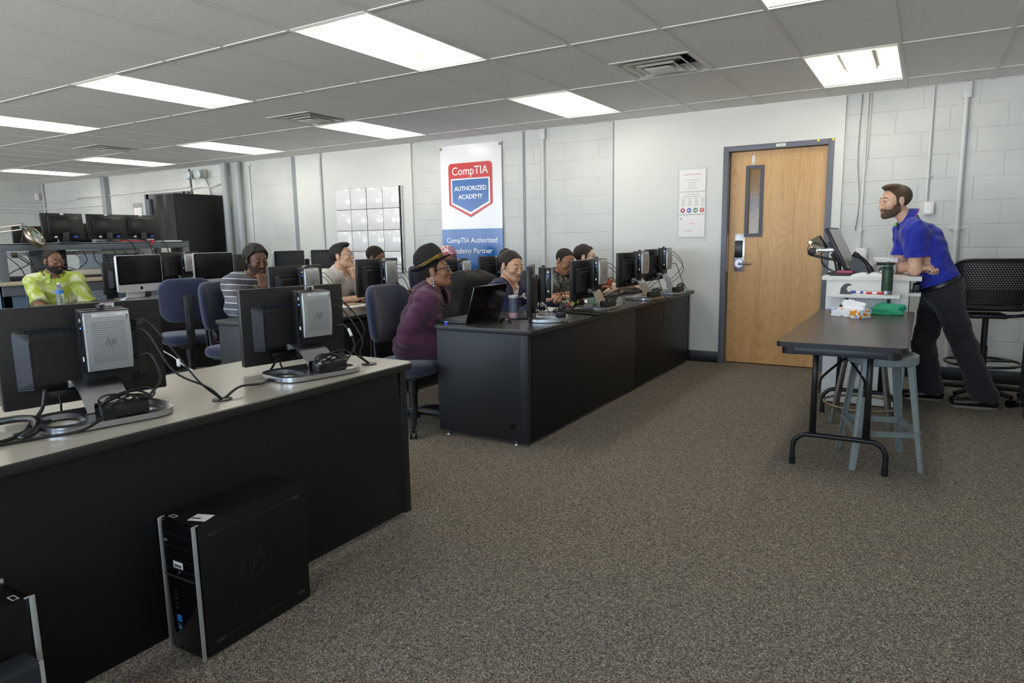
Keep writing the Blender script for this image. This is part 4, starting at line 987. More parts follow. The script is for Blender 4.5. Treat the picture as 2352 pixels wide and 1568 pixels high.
def make_ws(n=0):
    t = empty('monitor_workstation', (0, 0, 0)); px = -.2
    s = obj('screen_casing', MB().box(px - .03, -.2525, .025, px, .2525, .36, .006), M_blackpl, t)
    obj('screen', MB().box(px - .0315, -.238, .045, px - .029, .238, .344), M_blackgl, s, smooth=False)
    hp = MB(); a = rrect(.40, .215, .02, 4, -.01, .185); b = rrect(.325, .155, .018, 4, -.01, .18); m = len(a); vs = []; fs = []
    for q, x in ((a, px), (a, px + .006), (b, px + .034)): vs += [(x, y, z) for y, z in q]
    for k in range(2):
        for i in range(m): j = (i + 1) % m; fs.append((k * m + i, k * m + j, (k + 1) * m + j, (k + 1) * m + i))
    hp.raw(vs, fs); c = rrect(.31, .14, .015, 4, -.01, .18)
    hp.prism(c, px + .03, px + .038, Matrix(((0, 0, 1, 0), (1, 0, 0, 0), (0, 1, 0, 0), (0, 0, 0, 1))))
    hp.raw([(px + .034, y, z) for y, z in b], [tuple(range(m))])
    bk = obj('back_housing', hp, M_blackpl, t)
    rb = MB()
    for i in range(34):
        z = .09 + i * .0055; rb.raw([(px + .0075, -.2085, z), (px + .0345, -.171, z), (px + .0345, -.171, z + .0026), (px + .0075, -.2085, z + .0026), (px + .009, -.2085, z), (px + .036, -.171, z), (px + .036, -.171, z + .0026), (px + .009, -.2085, z + .0026)], [(0, 1, 2, 3), (4, 7, 6, 5), (0, 4, 5, 1), (3, 2, 6, 7)])
        rb.raw([(px + .0075, .1885, z), (px + .0345, .151, z), (px + .0345, .151, z + .0026), (px + .0075, .1885, z + .0026), (px + .009, .1885, z), (px + .036, .151, z), (px + .036, .151, z + .0026), (px + .009, .1885, z + .0026)], [(0, 3, 2, 1), (4, 5, 6, 7), (0, 1, 5, 4), (3, 7, 6, 2)])
    for i in range(62):
        y = -.18 + i * .0055; rb.box(px + .012, y, .262, px + .026, y + .0026, .288)
    obj('vent_ribs', rb, M_rib, bk, smooth=False)
    lb = MB().box(px, .055, .336, px + .0008, .1, .357); l_ = obj('asset_label', lb, M_label, s, smooth=False)
    b_ = MB(); barcode(b_, .03, .009, outM(px + .0009, .0775, .343)); text_fit(b_, 'PROPERTY OF C.C.A.', .034, outM(px + .0009, .0775, .3525)); obj('label_print', b_, M_ink, l_, smooth=False)
    cn = MB(); cn.box(px, -.13, .045, px + .02, .06, .075, .003); obj('connector_panel', cn, M_blacksat, bk)
    b_ = MB(); text_fit(b_, 'CE  FC  UL  E  R', .05, outM(px + .0206, .015, .06)); obj('regulatory_marks', b_, mat('print_white_small', 'c9c9c9', .6), bk, smooth=False)
    col = MB(); col.box(px + .04, -.072, .05, px + .085, .072, .345, .006); col.box(px + .0, -.05, .14, px + .05, .05, .25, .004); cl = obj('stand_column', col, M_blackpl, t)
    k = MB(); k.cyl((px + .07, -.0, .345), (px + .07, -.0, .353), .011, .009, 14); k.cyl((px + .07, 0, .353), (px + .07, 0, .357), .014, seg=14); obj('locking_knob', k, M_darkgrey, cl)
    tc = MB(); tc.box(px + 0.0840, -.074, .135, px + 0.1260, .074, .342, .005); tcb = obj('thin_client', tc, M_blacksat, t)
    cv = MB(); q = []; n_ = 10
    for i in range(n_ + 1):
        z = .141 + .197 * i / n_; x = px + 0.1270 + .010 * math.sin(PI * i / n_) ** .7; q.append((x, z))
    vs = []; fs = []
    for x, z in q: vs += [(x, -.068, z), (x, .068, z), (px + 0.1240, -.071, z), (px + 0.1240, .071, z)]
    for i in range(n_): b0 = 4 * i; fs += [(b0, b0 + 1, b0 + 5, b0 + 4), (b0 + 2, b0, b0 + 4, b0 + 6), (b0 + 1, b0 + 3, b0 + 7, b0 + 5)]
    fs += [(0, 2, 3, 1), (4 * n_, 4 * n_ + 1, 4 * n_ + 3, 4 * n_ + 2)]
    cv.raw(vs, fs); sv = obj('silver_cover', cv, M_perf, tcb)
    lg = MB(); X = px + 0.1375; Mo = outM(X, 0, .236); lg.prism(circ(.025, 28), -.002, .0006, Mo); ld = obj('round_logo', lg, mat('logo_disc', 'a2a4a5', .4, .5), sv, ang=40)
    lg = MB()
    for dx, hgt in ((-.009, (-.012, .018)), (.0, (-.012, .006)), (.008, (-.02, .01)), (.0165, (-.005, .009))):
        z0, z1 = hgt; lg.prism([(dx + z0 * .3 - .0016, z0), (dx + z0 * .3 + .0016, z0), (dx + z1 * .3 + .0016, z1), (dx + z1 * .3 - .0016, z1)], 0, .0012, Mo)
    for dx, zz in ((-.003, .006), (.014, .009), (.0115, -.006)): lg.box(dx - .004, zz - .0015, 0, dx + .0035, zz + .0015, .0012, M=Mo)
    obj('logo_letters', lg, mat('logo_grey', '7c7e80', .4, .5), ld, smooth=False)
    lb = MB(); lb.box(px + 0.1295, -.045, .322, px + 0.1305, .052, .333); lt = obj('name_label', lb, M_label, sv, smooth=False)
    b_ = MB(); text_fit(b_, 'CCALTC05011133', .055, outM(px + 0.1307, .0, .3275)); obj('label_print', b_, mat('ink_grey', '77777a', .7), lt, smooth=False)
    lb = MB(); lb.box(px + 0.1305, 0.053, .275, px + 0.1315, 0.066, .333); lt = obj('barcode_label', lb, M_label, sv, smooth=False)
    b_ = MB(); barcode(b_, .045, .006, frame((px + 0.1317, .0605, .304), (0, 0, 1), (0, -1, 0), (1, 0, 0))); obj('label_print', b_, M_ink, lt, smooth=False)
    # front edge of the client with buttons (faces -y)
    sd = MB(); sd.cyl((px + 0.1050, -.0735, .312), (px + 0.1050, -.0752, .312), .008, seg=16); obj('power_button', sd, M_silverpl, tcb)
    sd = MB(); sd.cyl((px + 0.1050, -.0735, .286), (px + 0.1050, -.0752, .286), .003, seg=10); obj('status_led', sd, M_led, tcb)
    for z, r_ in ((.255, .006), (.238, .006)): sd = MB(); sd.cyl((px + 0.1050, -.0735, z), (px + 0.1050, -.075, z), r_, seg=12); obj('audio_jack', sd, M_blackgl, tcb)
    for z in (.215, .2): obj('usb_port', MB().box(px + 0.1000, -.075, z, px + 0.1100, -.0735, z + .009), M_darkgrey, tcb, smooth=False)
    obj('port_sticker', MB().box(px + 0.0990, -.0748, .175, px + 0.1110, -.0738, .19), M_label, tcb, smooth=False)
    # stand
    ar = MB(); pts = [(px + .06, .108), (px + .08, .107), (px + .11, .1), (px + .15, .084), (px + .185, .06), (px + .21, .038), (px + .225, .02)]
    vs = []; fs = []; q = spline([(a_, 0, b_) for a_, b_ in pts], 3)
    for p in q: vs += [(p.x, -.066, p.z), (p.x, .066, p.z), (p.x + .004, .066, p.z + .005), (p.x + .004, -.066, p.z + .005)]
    for i in range(len(q) - 1):
        b0 = 4 * i
        for k_ in range(4): l = (k_ + 1) % 4; fs.append((b0 + k_, b0 + 4 + k_, b0 + 4 + l, b0 + l))
    ar.raw(vs, fs); arm = obj('stand_arm', ar, M_silver, t, ang=50)
    hg = MB(); hg.cyl((px + .062, -.07, .1), (px + .062, .07, .1), .012, seg=18); obj('hinge_barrel', hg, M_silverpl, t)
    hg = MB(); hg.cyl((px + .062, -.0715, .1), (px + .062, -.07, .1), .0085, seg=18); obj('hinge_cap', hg, M_darkgrey, t)
    ba = MB(); hole = lambda s: rrect(.175, .105, .045, 5, .035, s * .118)
    ba.prism(rrect(.265, .38, .085, 7, .035, 0), .004, .022, None, 0, [hole(-1)[::-1], hole(1)[::-1]]); bs = obj('stand_base', ba, M_silver, t, ang=40)
    obj('base_pad', MB().prism(rrect(.25, .36, .08, 7, .035, 0), 0, .005, None, 0, [hole(-1)[::-1], hole(1)[::-1]]), M_blacksat, bs)
    obj('base_slot', MB().box(.0, -.05, .0222, .005, .045, .0226), M_blackgl, bs, smooth=False)
    pb = MB(); pb.box(.085, -.03, .0, .165, .1, .05, .006) if 0 else pb.box(.085, -.03, .023, .152, .1, .062, .006); p_ = obj('power_brick', pb, M_blackpl, t)
    sb = MB(); pr_ = [(.08, .022), (.076, .05), (.085, .066), (.14, .066), (.157, .055), (.157, .022)]; vs = []; fs = []
    for x, z in pr_: vs += [(x, -.038, z), (x, -.002, z)]
    for i in range(len(pr_) - 1): fs.append((2 * i, 2 * i + 1, 2 * i + 3, 2 * i + 2))
    sb.raw(vs, fs); obj('velcro_strap', sb, M_blacksat, p_)
    cc = MB()
    for k_ in range(4):
        rr_ = .045 + .006 * k_; cc.tube([(.125 + .022 * math.cos(a_) + .005 * k_, .04 + rr_ * math.sin(a_) * 1.3, .068 + .006 * k_ + .014 * math.sin(a_ * 2 + k_)) for a_ in np.linspace(0, 2 * PI, 25)[:-1]], .0032, 6, closed=True)
    obj('cable_coil', cc, M_cable, p_, ang=0)
    return t
WSP = make_ws(); WSN = [0]
def place_ws(px_, py_, deg, zb, label):
    """panel centre px_,py_; zb = height of the panel's bottom edge"""
    o = WSP if WSN[0] == 0 else copy_tree(WSP); WSN[0] += 1
    a = R(deg); o.location = (px_ + .2 * math.cos(a), py_ + .2 * math.sin(a), .7505); o.rotation_euler = (0, 0, a)
    tag(o, label, 'computer monitor', 'monitors with thin clients'); WS.append((o, zb)); return o
WS = []
place_ws(.2, -1.73, -12, .775, 'nearest monitor back with silver thin client, at left edge of the nearest desk')
place_ws(.247, -.846, -12, .775, 'second monitor on the nearest desk, near the desk\'s right end')
place_ws(-1.45, .677, -2, .796, 'monitor on the second row in front of the striped jumper man')
place_ws(-1.557, 1.712, -3, .815, 'monitor on the second row hiding the face of a man behind it')
place_ws(-1.5, 2.806, 2, .777, 'monitor on the second row in front of the headscarf woman')
place_ws(-1.5, 3.538, 0, .785, 'monitor on the second row against the banner, last before the wall')
place_ws(.372, 1.13, 26, .79, 'monitor on the middle desk seen almost edge-on, before the navy cardigan woman')
place_ws(.35, 2.05, -4, .82, 'monitor on the middle desk before the writing man in patterned shirt')
place_ws(.36, 2.98, -6, .855, 'third monitor on the middle desk, beside the joint of the panels')
place_ws(.37, 3.62, -2, .872, 'last monitor on the middle desk, nearest to the door')
place_ws(-4.6, 1.78, 4, .888, 'far monitor back between two white all-in-one computers')
place_ws(-4.62, 1.17, 2, .80, 'far dark monitor half hidden behind the left white all-in-one computer')
BSH = {6: -.13, 7: -.1, 8: -.06, 9: -.06, 2: -.06, 3: -.06, 4: -.06, 5: -.06}
for wi_, (o, zb) in enumerate(WS):
    lift = zb - .775
    for c in KIDS(o):
        nm_ = c.name.split('.')[0]
        if nm_ in ('screen_casing', 'back_housing') and zb in (.82, .855, .872): c.scale = (1, .9, .92); c.location.z += .002
        if c.name.split('.')[0] in ('screen_casing', 'back_housing', 'stand_column', 'thin_client'): c.location.z += lift
        if nm_ in ('stand_column', 'thin_client'): c.location.y += .036
        if nm_ in ('stand_base', 'power_brick'): c.location.x += BSH.get(wi_, 0); c.location.y -= (.07 if wi_ not in (0, 6) else (.03 if wi_ == 0 else .02))
        if nm_ in ('stand_arm', 'hinge_barrel', 'hinge_cap'): c.location.y -= .01
        if nm_ == 'stand_arm' and wi_ in BSH: c.scale.x = 1 + BSH[wi_] * 5.5; c.location.x += (c.scale.x - 1) * .14
        if c.name.split('.')[0] in ('stand_arm', 'hinge_barrel', 'hinge_cap') and lift > 0:
            c.scale.z = (.1 + lift * .8) / .1

# ------------------------------------------------------------------ white all-in-one computers
M_imac = mat('silver_aluminium_body', 'd4d5d3', .35, .6)
g = NT('dark_glossy_screen', .12, col='1a191b', spec=.6); M_scr = g.m
def make_aio():
    t = empty('all_in_one_computer', (0, 0, 0))
    b = MB(); Mo = outM(0, 0, 0); b.prism(rrect(.485, .37, .022, 6, 0, .275), -.03, 0, Mo); b_ = obj('body', b, M_imac, t, ang=40)
    b = MB(); b.prism(rrect(.474, .285, .015, 5, 0, .311), 0, .0012, Mo); obj('bezel', b, M_blackgl, b_, ang=40)
    b = MB(); b.box(.0012, -.217, .185, .0018, .217, .437); obj('screen', b, M_scr, b_, smooth=False)
    b = MB(); s_ = .017; ap = []
    for k in range(28):
        a = 2 * PI * k / 28; rad = s_ * (1 - .12 * abs(math.sin(a)) ** 8 - .16 * math.exp(-((a - PI / 2) / .3) ** 2) - .06 * math.exp(-((a - 3 * PI / 2) / .25) ** 2)); x, y = rad * .92 * math.cos(a), rad * math.sin(a)
        bd = math.hypot(x - s_ * 1.05, y - .001)
        if bd < s_ * .42: x -= (s_ * .42 - bd) * 1.0
        ap.append((x, y))
    Ml = outM(.0004, 0, .127); b.prism(ap, 0, .0006, Ml); b.prism([(0, .0185), (.001, .024), (.006, .0285), (.007, .023), (.004, .0195)], 0, .0006, Ml); obj('fruit_logo', b, M_blackgl, b_, smooth=False)
    f = MB(); pr_ = [(-.16, .0), (.06, .0), (.06, .006), (-.14, .008), (-.105, .03), (-.06, .3), (-.066, .3), (-.115, .03)]
    f.prism(pr_, -.1, .1, frame((0, 0, 0), (1, 0, 0), (0, 0, 1), (0, -1, 0))); f.box(-.07, -.08, .22, -.028, .08, .34, .004); obj('stand_foot', f, M_imac, t, ang=40)
    return t
AIO = make_aio()
for k, (x, y, d, tilt, lab) in enumerate(((-4.13, 1.03, 4, 0, 'white all-in-one computer with dark screen, leftmost in the far row'), (-4.2, 1.93, -3, 0, 'white all-in-one computer with striped screen reflection behind the striped jumper man'),
        (-4.18, 2.99, 0, 0, 'white all-in-one computer between the striped man and the white polo man, left of a pair'), (-4.18, 3.58, 0, 0, 'white all-in-one computer partly behind the head of the white polo man'))):
    o = AIO if k == 0 else copy_tree(AIO); o.location = (x, y, .7505); o.rotation_euler = (0, 0, R(d)); tag(o, lab, 'computer', 'white all-in-one computers')

# ------------------------------------------------------------------ task chairs
def cushion(w, h, r, t, bend=0, n=6):
    """rounded pad in local (u,v,n); returns verts, faces"""
    prof = [(r * .75, .0), (.02, .004), (.006, .015), (0, t * .5), (.006, t - .018), (.022, t - .004), (r * .8, t)]
    vs = []; fs = []; m = None
    for o, d in prof:
        q = rrect(w - 2 * o, h - 2 * o, max(r - o, .012), n); m = len(q)
        for x, y in q: vs.append((x, y, d + bend * (x * x) * 4))
    for k in range(len(prof) - 1):
        for i in range(m): j = (i + 1) % m; fs.append((k * m + i, k * m + j, (k + 1) * m + j, (k + 1) * m + i))
    a = len(vs); vs += [(0, 0, prof[0][1] - .002), (0, 0, t + .006)]
    L_ = (len(prof) - 1) * m
    for i in range(m): j = (i + 1) % m; fs += [(j, i, a), (L_ + i, L_ + j, a + 1)]
    return vs, fs
def make_chair():
    t = empty('task_chair', (0, 0, 0))
    s = MB(); v, f = cushion(.49, .47, .13, .085); s.raw(v, f, T(0, 0, .405)); st = obj('seat', s, M_bluefab, t, ang=60)
    s = MB(); s.prism(rrect(.4, .38, .1, 5), .39, .41); obj('seat_pan', s, M_blackpl, st)
    b = MB(); v, f = cushion(.46, .40, .12, .075, bend=.35); Mx = T(-.27, 0, .80) @ Matrix.Rotation(R(-6), 4, 'Y') @ frame((0, 0, 0), (0, 1, 0), (0, 0, 1), (1, 0, 0)); b.raw(v, f, Mx); bk = obj('backrest', b, M_bluefab, t, ang=60)
    q = rrect(.452, .392, .116, 8); pp = []
    for x, y in q: pp.append(Mx @ Vector((x, y, .03 + .35 * x * x * 4)))
    obj('piping', MB().tube(pp, .004, 6, closed=True), mat('piping_blue', '4c5780', .8), bk, ang=0)
    j = MB(); j.tube(spline([(-.05, 0, .39), (-.2, 0, .37), (-.3, 0, .42), (-.325, 0, .6), (-.315, 0, .8)], 5), .018, 8); j.box(-.34, -.035, .42, -.325, .035, .86, .004); obj('back_upright', j, M_blackpl, t)
    g_ = MB(); g_.box(-.12, -.09, .35, .1, .09, .392, .01); g_.cyl((0, 0, .12), (0, 0, .36), .03, .028, 16); g_.cyl((0, 0, .25), (0, 0, .37), .036, .034, 16); obj('gas_column', g_, M_blackpl, t)
    g_ = MB(); g_.tube([(0, -.08, .375), (.02, -.27, .37)], .006, 8); g_.sphere((.02, -.27, .37), .012, None, 0, 6); obj('height_lever', g_, M_darkgrey, t)
    h = MB(); h.cyl((0, 0, .07), (0, 0, .15), .045, .038, 16)
    for k in range(5):
        a = 2 * PI * k / 5 + .3; c, s_ = math.cos(a), math.sin(a); h.tube(spline([(c * .03, s_ * .03, .115), (c * .16, s_ * .16, .105), (c * .3, s_ * .3, .075)], 4), [.026] * 4 + [.022] * 4 + [.016], 8)
    obj('star_base', h, M_darkgrey, t)
    for k in range(5):
        a = 2 * PI * k / 5 + .3; c, s_ = math.cos(a) * .3, math.sin(a) * .3; w = MB(); w.cyl((c, s_, .04), (c, s_, .085), .008, seg=8)
        for q in (-1, 1): w.cyl((c - math.sin(a) * q * .008, s_ + math.cos(a) * q * .008, .0265), (c - math.sin(a) * q * .024, s_ + math.cos(a) * q * .024, .0265), .0265, seg=16)
        obj('caster', w, M_blackpl, t)
    return t
CH = make_chair()
CHAIRS = [(-.36, .69, 3, 'blue fabric task chair under the purple jacket woman'), (-3.22, .9, 150, 'empty blue task chair turned away, facing the left white all-in-one computer'),
 (-2.08, .62, 12, 'blue task chair under the striped jumper man'), (-5.08, .7, 5, 'blue task chair under the man in lime green shirt'), (-2.25, 1.98, 12, 'blue task chair under the white polo shirt man'),
 (-2.3, 2.72, 8, 'blue task chair of the man hidden behind a second row monitor'), (-2.35, 3.55, 0, 'blue task chair of the woman wearing a headscarf'), (-.42, 1.88, 5, 'blue task chair of the woman in navy cardigan'),
 (-.45, 2.72, 5, 'blue task chair of the man writing with a blue pen'), (-.45, 3.45, 5, 'blue task chair of the young man wearing glasses at the end')]
for k, (x, y, d, lab) in enumerate(CHAIRS):
    o = CH if k == 0 else copy_tree(CH); o.location = (x, y, 0); o.rotation_euler = (0, 0, R(d)); tag(o, lab, 'chair', 'blue fabric task chairs')

# ------------------------------------------------------------------ tower computers by the near desk
M_trim = mat('trim_silver', 'b4b6b6', .4, .5)
def make_tower():
    t = empty('tower_computer', (0, 0, 0))                        # front faces -y; x 0..0.177, y 0..0.445
    obj('case_body', MB().box(.003, .012, .006, .174, .445, .448, .004), M_tower, t)
    f = MB(); f.box(.012, -.004, .008, .165, .014, .446, .008); fr = obj('front_bezel', f, M_blackgl, t)
    for x in (0, .166):
        tr = MB(); tr.box(x + .003, -.008, .002, x + .0085, .006, .45, .002); tr.box(x + .003, .0, .446, x + .0085, .016, .451, .002); obj('silver_trim', tr, M_trim, t)
    for z in (.405, .365, .325, .29): obj('drive_seam', MB().box(.016, -.0046, z, .161, -.0035, z + .0012), M_darkgrey, fr, smooth=False)
    obj('ledge', MB().box(.013, -.007, .262, .164, -.003, .268, .002), M_darkgrey, fr)
    k = MB(); k.cyl((.085, -.004, .281), (.085, -.0065, .281), .006, seg=14); obj('power_button', k, M_silver, fr)
    l = MB(); l.box(.062, -.0052, .296, .108, -.004, .318); l_ = obj('asset_label', l, M_label, fr, smooth=False)
    b_ = MB(); barcode(b_, .036, .01, frame((.085, -.0053, .304), (1, 0, 0), (0, 0, 1), (0, -1, 0))); obj('label_print', b_, M_ink, l_, smooth=False)
    for z in (.215, .2, .185, .17, .155): obj('front_port', MB().box(.055, -.0052, z, .066, -.004, z + .006), M_darkgrey, fr, smooth=False)
    obj('blue_sticker', MB().box(.056, -.0052, .112, .078, -.004, .134), mat('sticker_blue', '2a7fd0', .3), fr, smooth=False)
    w = MB(); st = obj('colour_sticker', MB().box(.058, -.0052, .084, .076, -.004, .104), mat('sticker_navy', '15497f', .3), fr, smooth=False)
    for i, c in enumerate(('d9502e', '7fb23a', '3d8fd6', 'e8b92e')): obj('sticker_pane', MB().box(.0615 + .0055 * (i % 2), -.0056, .0935 - .005 * (i // 2), .0663 + .0055 * (i % 2), -.005, .098 - .005 * (i // 2)), mat('pane%d' % i, c, .3), st, smooth=False)
    obj('disc_mark', MB().box(.025, -.0052, .378, .04, -.004, .386), mat('mark_grey', '6c6d6f', .4), fr, smooth=False)
    tl = MB(); tl.raw([(.105, .025, .4485), (.165, .045, .4485), (.15, .095, .4485), (.09, .075, .4485)], [(0, 1, 2, 3)]); tl_ = obj('top_label', tl, M_label, t, smooth=False)
    b_ = MB(); barcode(b_, .032, .01, frame((.118, .05, .4487), (.95, .3, 0), (-.3, .95, 0), (0, 0, 1))); obj('label_print', b_, M_ink, tl_, smooth=False)
    tl = MB(); tl.prism([(.02, .02), (.05, .02), (.05, .035), (.02, .035)], .4482, .4486, None, 0, [[(.022, .022), (.022, .033), (.048, .033), (.048, .022)]]); obj('certification_mark', tl, M_label, t, smooth=False)
    for z, ln in ((.405, 1), (.045, 1)):
        s = MB(); s.prism(rrect(.035, .012, .0055, 4, .06, z), 0, .0015, frame((.174, 0, 0), (0, 1, 0), (0, 0, 1), (1, 0, 0))); s.prism(rrect(.035, .012, .0055, 4, .40, z), 0, .0015, frame((.174, 0, 0), (0, 1, 0), (0, 0, 1), (1, 0, 0))); s.box(.174, .08, z - .001, .1745, .385, z + .001); obj('side_grip', s, M_darkgrey, t)
    lg = MB(); Mo = frame((.174, .2, .24), (0, 1, 0), (0, 0, 1), (1, 0, 0))
    lg.tube([Mo @ Vector((.05 * math.cos(a), .05 * math.sin(a), .0003)) for a in np.linspace(-1.35, 1.1, 16)], .0007, 4)
    for p in ([(-.045, -.035), (-.03, .045)], [(-.015, -.03), (-.005, .02), (-.022, .02)], [(-.002, -.05), (.012, .03), (.03, .03), (.022, -.012), (.006, -.012)]): lg.tube([Mo @ Vector((a, b, .0003)) for a, b in p], .0007, 4)
    obj('embossed_logo', lg, mat('emboss', '2c2c2e', .4), t, ang=0)
    return t
M_tower = mat('tower_black', '0e0e0e', .5, bump=.05, bscale=700, var=.25, vscale=6, spec=.3)
tw = make_tower(); tw.location = (.632, -1.785, 0); tw.rotation_euler = (0, 0, R(1.5)); tag(tw, 'black tower computer with silver edge trim standing on carpet before the nearest desk', 'tower computer', 'black tower computers')
t2 = copy_tree(tw); t2.location = (.828, -2.235, 0); t2.rotation_euler = (0, 0, R(180)); tag(t2, 'black tower computer in the bottom left corner, cut by the frame', 'tower computer', 'black tower computers')
sp_ = empty('small_computer', (.885, -2.46, 0), 0, 'dark slim computer in the extreme bottom left corner with a slot on top', 'computer')
obj('case_body', MB().box(-.045, -.2, .004, .04, .19, .325, .004), mat('slate_case', '22262c', .45), sp_); obj('vent_slot', MB().box(-.012, -.15, .3252, -.002, .12, .3262), M_silverpl, sp_, smooth=False); obj('silver_edge', MB().box(.036, .183, .004, .0415, .192, .327), M_silverpl, sp_)

# ------------------------------------------------------------------ folding table
ft = empty('folding_table', (2.32, 1.78, 0), 0, 'dark brown folding table with black tubular legs in front of the lectern', 'table')
d = MB(); d.prism(rrect(.61, 1.83, .03, 5), .715, .738); tt = obj('tabletop', d, make_speckle('brown_laminate', '403933', '4c443d', 420, .3, .02), ft)
d = MB(); q = rrect(.616, 1.836, .033, 5); d.prism(q, .711, .7365, None, 0, [rrect(.606, 1.826, .03, 5)[::-1]]); obj('edge_band', d, M_blackpl, tt)
a = MB(); a.box(-.22, -.895, .672, .22, -.87, .711, .003); a.box(-.22, .87, .672, .22, .895, .711, .003); a.box(-.285, -.8, .672, -.262, .8, .711, .003); a.box(.262, -.8, .672, .285, .8, .711, .003); obj('apron', a, M_darkgrey, ft)
for sx in (-1, 1):
    for sy in (-1, 1):
        c = MB(); c.prism(rrect(.1, .12, .045, 5, sx * .235, sy * .835), .67, .711); obj('corner_block', c, M_blackpl, ft)
for sy in (-1, 1):
    y = -.675 if sy < 0 else .64
    lg = MB()
    for x in (-.135, .135): lg.tube([(x, y, .7), (x, y, .5), (x, y, .19)], [.0155, .0155, .019], 12); 
    lg.tube(spline([(-.235, y, .012), (-.235, y, .1), (-.225, y, .14), (-.185, y, .175), (-.13, y, .18), (0, y, .18), (.13, y, .18), (.185, y, .175), (.225, y, .14), (.235, y, .1), (.235, y, .012)], 5), .0145, 12); ll = obj('leg_frame', lg, M_blackpl, ft, ang=0)
    for x in (-.235, .235): obj('foot_cap', MB().cyl((x, y, 0), (x, y, .04), .018, .0165, 14), M_blacksat, ll)
br = MB(); y = -.675
for s in (-1, 1): br.tube(spline([(s * .11, y + .02, .42), (s * .112, y + .03, .47), (s * .1, y + .08, .51), (.0, y + .25, .6)], 5), .007, 8)
br.tube([(0, y + .25, .6), (0, y + .5, .7)], .011, 8); br.box(-.018, y + .24, .575, .018, y + .29, .64, .004); obj('leg_brace', br, M_blackpl, ft)

# ------------------------------------------------------------------ stools
M_stool = mat('grey_enamel', '7d8785', .35, spec=.5, var=.08, vscale=30)
s1 = empty('metal_stool', (2.5, 1.37, 0), 0, 'grey enamelled metal stool with round seat at the table\'s near right corner', 'stool')
st = MB(); st.lathe([(.001, .632), (.09, .63), (.1, .625), (.12, .625), (.135, .634), (.165, .636), (.178, .63), (.18, .618), (.18, .585), (.172, .58), (.168, .585), (.168, .61), (.001, .61)], 40); obj('seat', st, M_stool, s1, ang=40)
ft_xy = [(-.215, .14), (-.107, -.235), (.22, -.116), (.107, .215)]
for x, y in ft_xy:
    l = MB(); k = .62; d_ = Vector((x, y, 0)).normalized(); n_ = Vector((-d_.y, d_.x, 0)); top = Vector((x * k, y * k, .6)); bot = Vector((x, y, 0)); vs = []
    for p, w in ((top, .034), (top * .9 + bot * .1, .03), (bot, .02)):
        for a, b in ((0, -1), (1, -.35), (1, .35), (0, 1), (-.12, .8), (.75, .25), (.75, -.25), (-.12, -.8)): vs.append(p + d_ * (a * w * .7) + n_ * (b * w))
    fs = []
    for i in range(2):
        for j in range(8): q = (j + 1) % 8; fs.append((i * 8 + j, i * 8 + q, i * 8 + 8 + q, i * 8 + 8 + j))
    fs += [tuple(range(7, -1, -1)), tuple(range(16, 24))]
    l.raw(vs, fs); obj('leg', l, M_stool, s1, ang=30)
cr = MB()
for i in range(4):
    a, b = Vector(ft_xy[i] + (0,)), Vector(ft_xy[(i + 1) % 4] + (0,)); k = .9; z = .205
    d_ = (b - a).normalized(); n_ = Vector((-d_.y, d_.x, 0)); m = frame(a * k + Vector((0, 0, z)), d_, n_, (0, 0, 1)); cr.box(0, -.003, -.016, ((b - a) * k).length, .003, .016, M=m); cr.box(0, -.003, .012, ((b - a) * k).length, -.022, .016, M=m)
obj('crossbar', cr, M_stool, s1, smooth=False)
s2 = empty('round_stool', (2.35, 2.31, 0), 0, 'stool with tan tubular legs and a foot ring under the table\'s far end', 'stool')
M_tan = mat('tan_metal', '6f6a62', .35, .5)
st = MB(); st.lathe([(.001, .62), (.15, .62), (.17, .61), (.172, .59), (.16, .58), (.001, .58)], 32); obj('seat', st, M_tan, s2)
for x, y in ((-.175, -.175), (.175, -.165), (.175, .175), (-.175, .175)):
    l = MB(); l.tube([(x * .55, y * .55, .59), (x, y, .02)], .0125, 10); le = obj('leg', l, M_tan, s2); obj('foot_cap', MB().cyl((x * .96, y * .96, .055), (x * 1.02, y * 1.02, 0), .015, .018, 12), mat('grey_rubber', '62625f', .7), le)
st = MB(); st.tube([(.245 * math.cos(a), .245 * math.sin(a), .12) for a in np.linspace(0, 2 * PI, 41)[:-1]], .008, 8, closed=True); obj('foot_ring', st, mat('ring_metal', 'a29478', .3, .9), s2, ang=0)

# ------------------------------------------------------------------ lectern
lc = empty('lectern', (2.32, 3.0, 0), 0, 'white laminate lectern with overhanging top and side shelf', 'lectern')
o_ = lambda x0, y0, z0, x1, y1, z1, b=.002: MB().box(x0 - 2.32, y0 - 3.0, z0, x1 - 2.32, y1 - 3.0, z1, b)
obj('top', o_(2.005, 2.72, .955, 2.66, 3.38, .985), M_lam, lc)
obj('front_panel', o_(2.035, 2.745, .012, 2.585, 2.765, .955), M_lam, lc)
obj('rear_panel', o_(2.035, 3.3, .012, 2.585, 3.32, .955), M_lam, lc); obj('left_panel', o_(2.035, 2.766, .012, 2.055, 3.3, .955), M_lam, lc)
obj('inner_shelf', o_(2.056, 2.767, .84, 2.66, 3.2, .865), M_lam, lc); 
sh = obj('side_shelf', o_(2.065, 2.49, .843, 2.535, 2.744, .865), M_lam, lc)
bk_ = MB(); bk_.box(.13, -.28, .78, .15, -.256, .842, .002); bk_.box(.13, -.4, .832, .15, -.256, .842, .002); bk_.box(-.15, -.28, .78, -.13, -.256, .842, .002); bk_.box(-.15, -.4, .832, -.13, -.256, .842, .002); obj('shelf_bracket', bk_, M_blackpl, sh)
bl = MB(); bl.box(2.6 - 2.32, 2.766 - 3, .848, 2.655 - 2.32, 2.7665 - 3, .862); obj('shelf_strip', bl, M_label, lc, smooth=False)
tag(obj('black_device', MB().box(2.605, 2.85, .8655, 2.65, 3.05, .925, .006), M_blackpl), 'small black device on the lectern\'s inner shelf beside the man', 'device')
